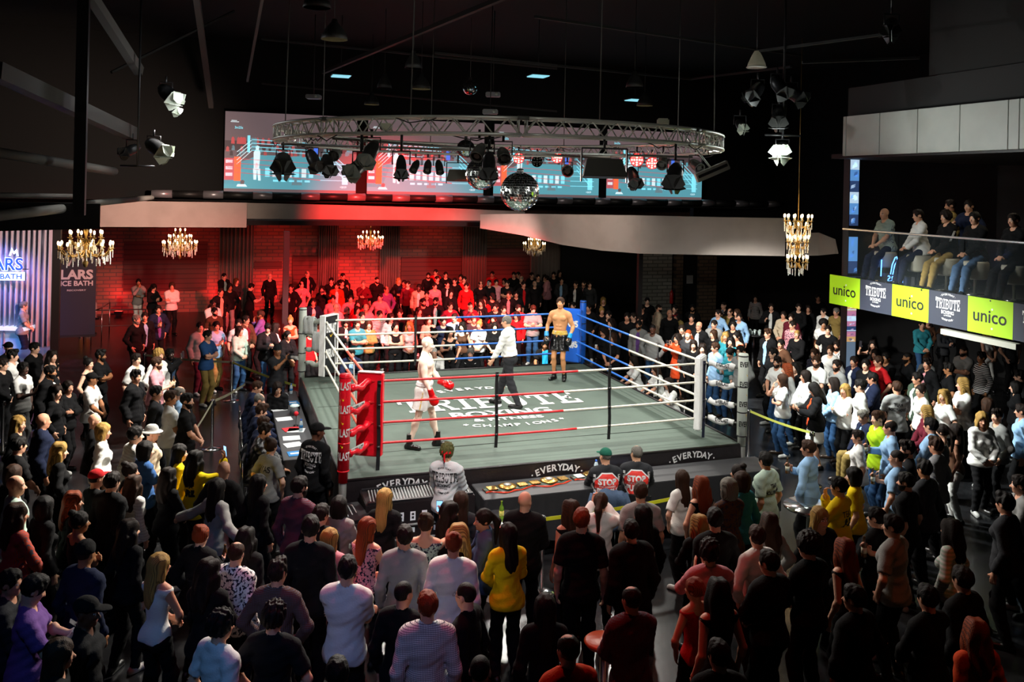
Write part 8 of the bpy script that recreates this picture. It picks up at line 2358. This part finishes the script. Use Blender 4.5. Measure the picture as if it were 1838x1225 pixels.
q = MB().box((0, 0, .006), (.34, .24, .012)).build('paper', M_PAPER, None, RF(3.66, 1.3, .80)); q.rotation_euler = (0, 0, .4); tag(q, 'white paper beside the cardboard box right of the ring', 'paper')

# balcony guests
BZ = 3.55
def stool(p, label):
    o = MB().lathe([(0, .30), (.20, .30), (.235, .34), (.24, .60), (.22, .64), (0, .65)], 24).build('tub_stool', mat('cream_leather', (.42, .40, .32), .4, bump=(12, .2)), None, p)
    MB().lathe([(0, 0), (.2, 0), (.2, .012), (.03, .03), (.028, .31), (0, .31)], 20).build('chrome_pedestal', M_CHROME, o); tag(o, label, 'stool', 'stools on the balcony'); return o
BP = [(1590, 378, 1, (-1, -.25), ['bg'], 't', 'M', 'n', 0, 'bald heavy person in pale checked short-sleeved shirt seated on the balcony', M_CHECK, 'lap', 1.16),
      (1651, 389, 1, (-1, .1), ['sd'], 'l', 'w', 'n', 0, 'brown-haired person in white shirt seated second on the balcony', None, 'lap', 1.),
      (1701, 392, 1, (-1, -.1), ['cd'], 'l', 'k', 'h', 0, 'curly-haired person in black tracksuit top with white stripes on the balcony', None, 'lap', 1.),
      (1752, 400, 1, (-1, -.3), ['sk'], 'l', 'k', 'd', 0, 'person in black top and jeans seated nearest on the balcony', None, 'lap', 1.),
      (1706, 356, 0, (-1, .2), ['sd'], 'l', 'h', 'k', 0, 'person in khaki sweater standing behind the seated balcony guests', None, 'side', 1.),
      (1740, 337, 0, (-1, -.5), ['sd', 'beardd'], 't', 'n', 'k', 0, 'bearded person in navy shirt standing on the balcony holding a bottle', None, 'drink', 1.05),
      (1822, 410, 1, (-1, -.2), ['sd'], 'l', 'k', 'k', 0, 'dim person in black at the right end of the balcony', None, 'lap', 1.)]
for px, py, seated, hd, hr, tk, tc, bc, fem, lb, tm, arms, bulk in BP:
    p = Pose(arms=arms, seat=.65 if seated else None, yaw=.1, pitch=.1, bulk=bulk, lean=.12 if seated else 0); top_ = BZ+(1.595 if seated else 1.80)
    q = atu(px, py, BU+(.62 if seated else 1.35)); pass
    o = figure(lb, 0, 0, 0, p, 1.78, hd, 'c89070' if 'khaki' in lb else 'cf9a7c', hr, tk, 'p', tc, bc, pos=(q.x, q.y, BZ), seated=bool(seated), tm=tm)
    p.armkind = arms
    if seated: stool((q.x, q.y, BZ), 'cream tub stool under the '+lb.split(' seated')[0].replace(' with white stripes on the balcony', '').replace(' at the right end of the balcony', ''))
    if arms == 'drink': o.rotation_euler = (0, 0, heading(*hd)); hold('bottle', p, o, 'brown glass bottle held by the bearded person standing on the balcony', 'bottles in hands')
    if 'tracksuit' in lb:
        for i in (0, 1):
            for k in (-1, 0, 1):
                b = MB(); a_, c_ = p.sh[i], p.el[i]; s = -1 if i == 0 else 1
                b.tube([a_+(c_-a_)*f+np.array((s*.066, k*.016, 0)) for f in (.1, .5, .9)], .004, 5); b.build('sleeve_stripe', M_PW, o)
spot('balcony_downlight', RF(9.0, -3.6, 6.15), RF(8.7, -3.3, 4.0), 28, (1, .85, .6), 110, .8, .1)
spot('balcony_downlight', RF(9.0, -1.8, 6.15), RF(8.7, -1.6, 4.0), 18, (1, .9, .7), 110, .8, .1)
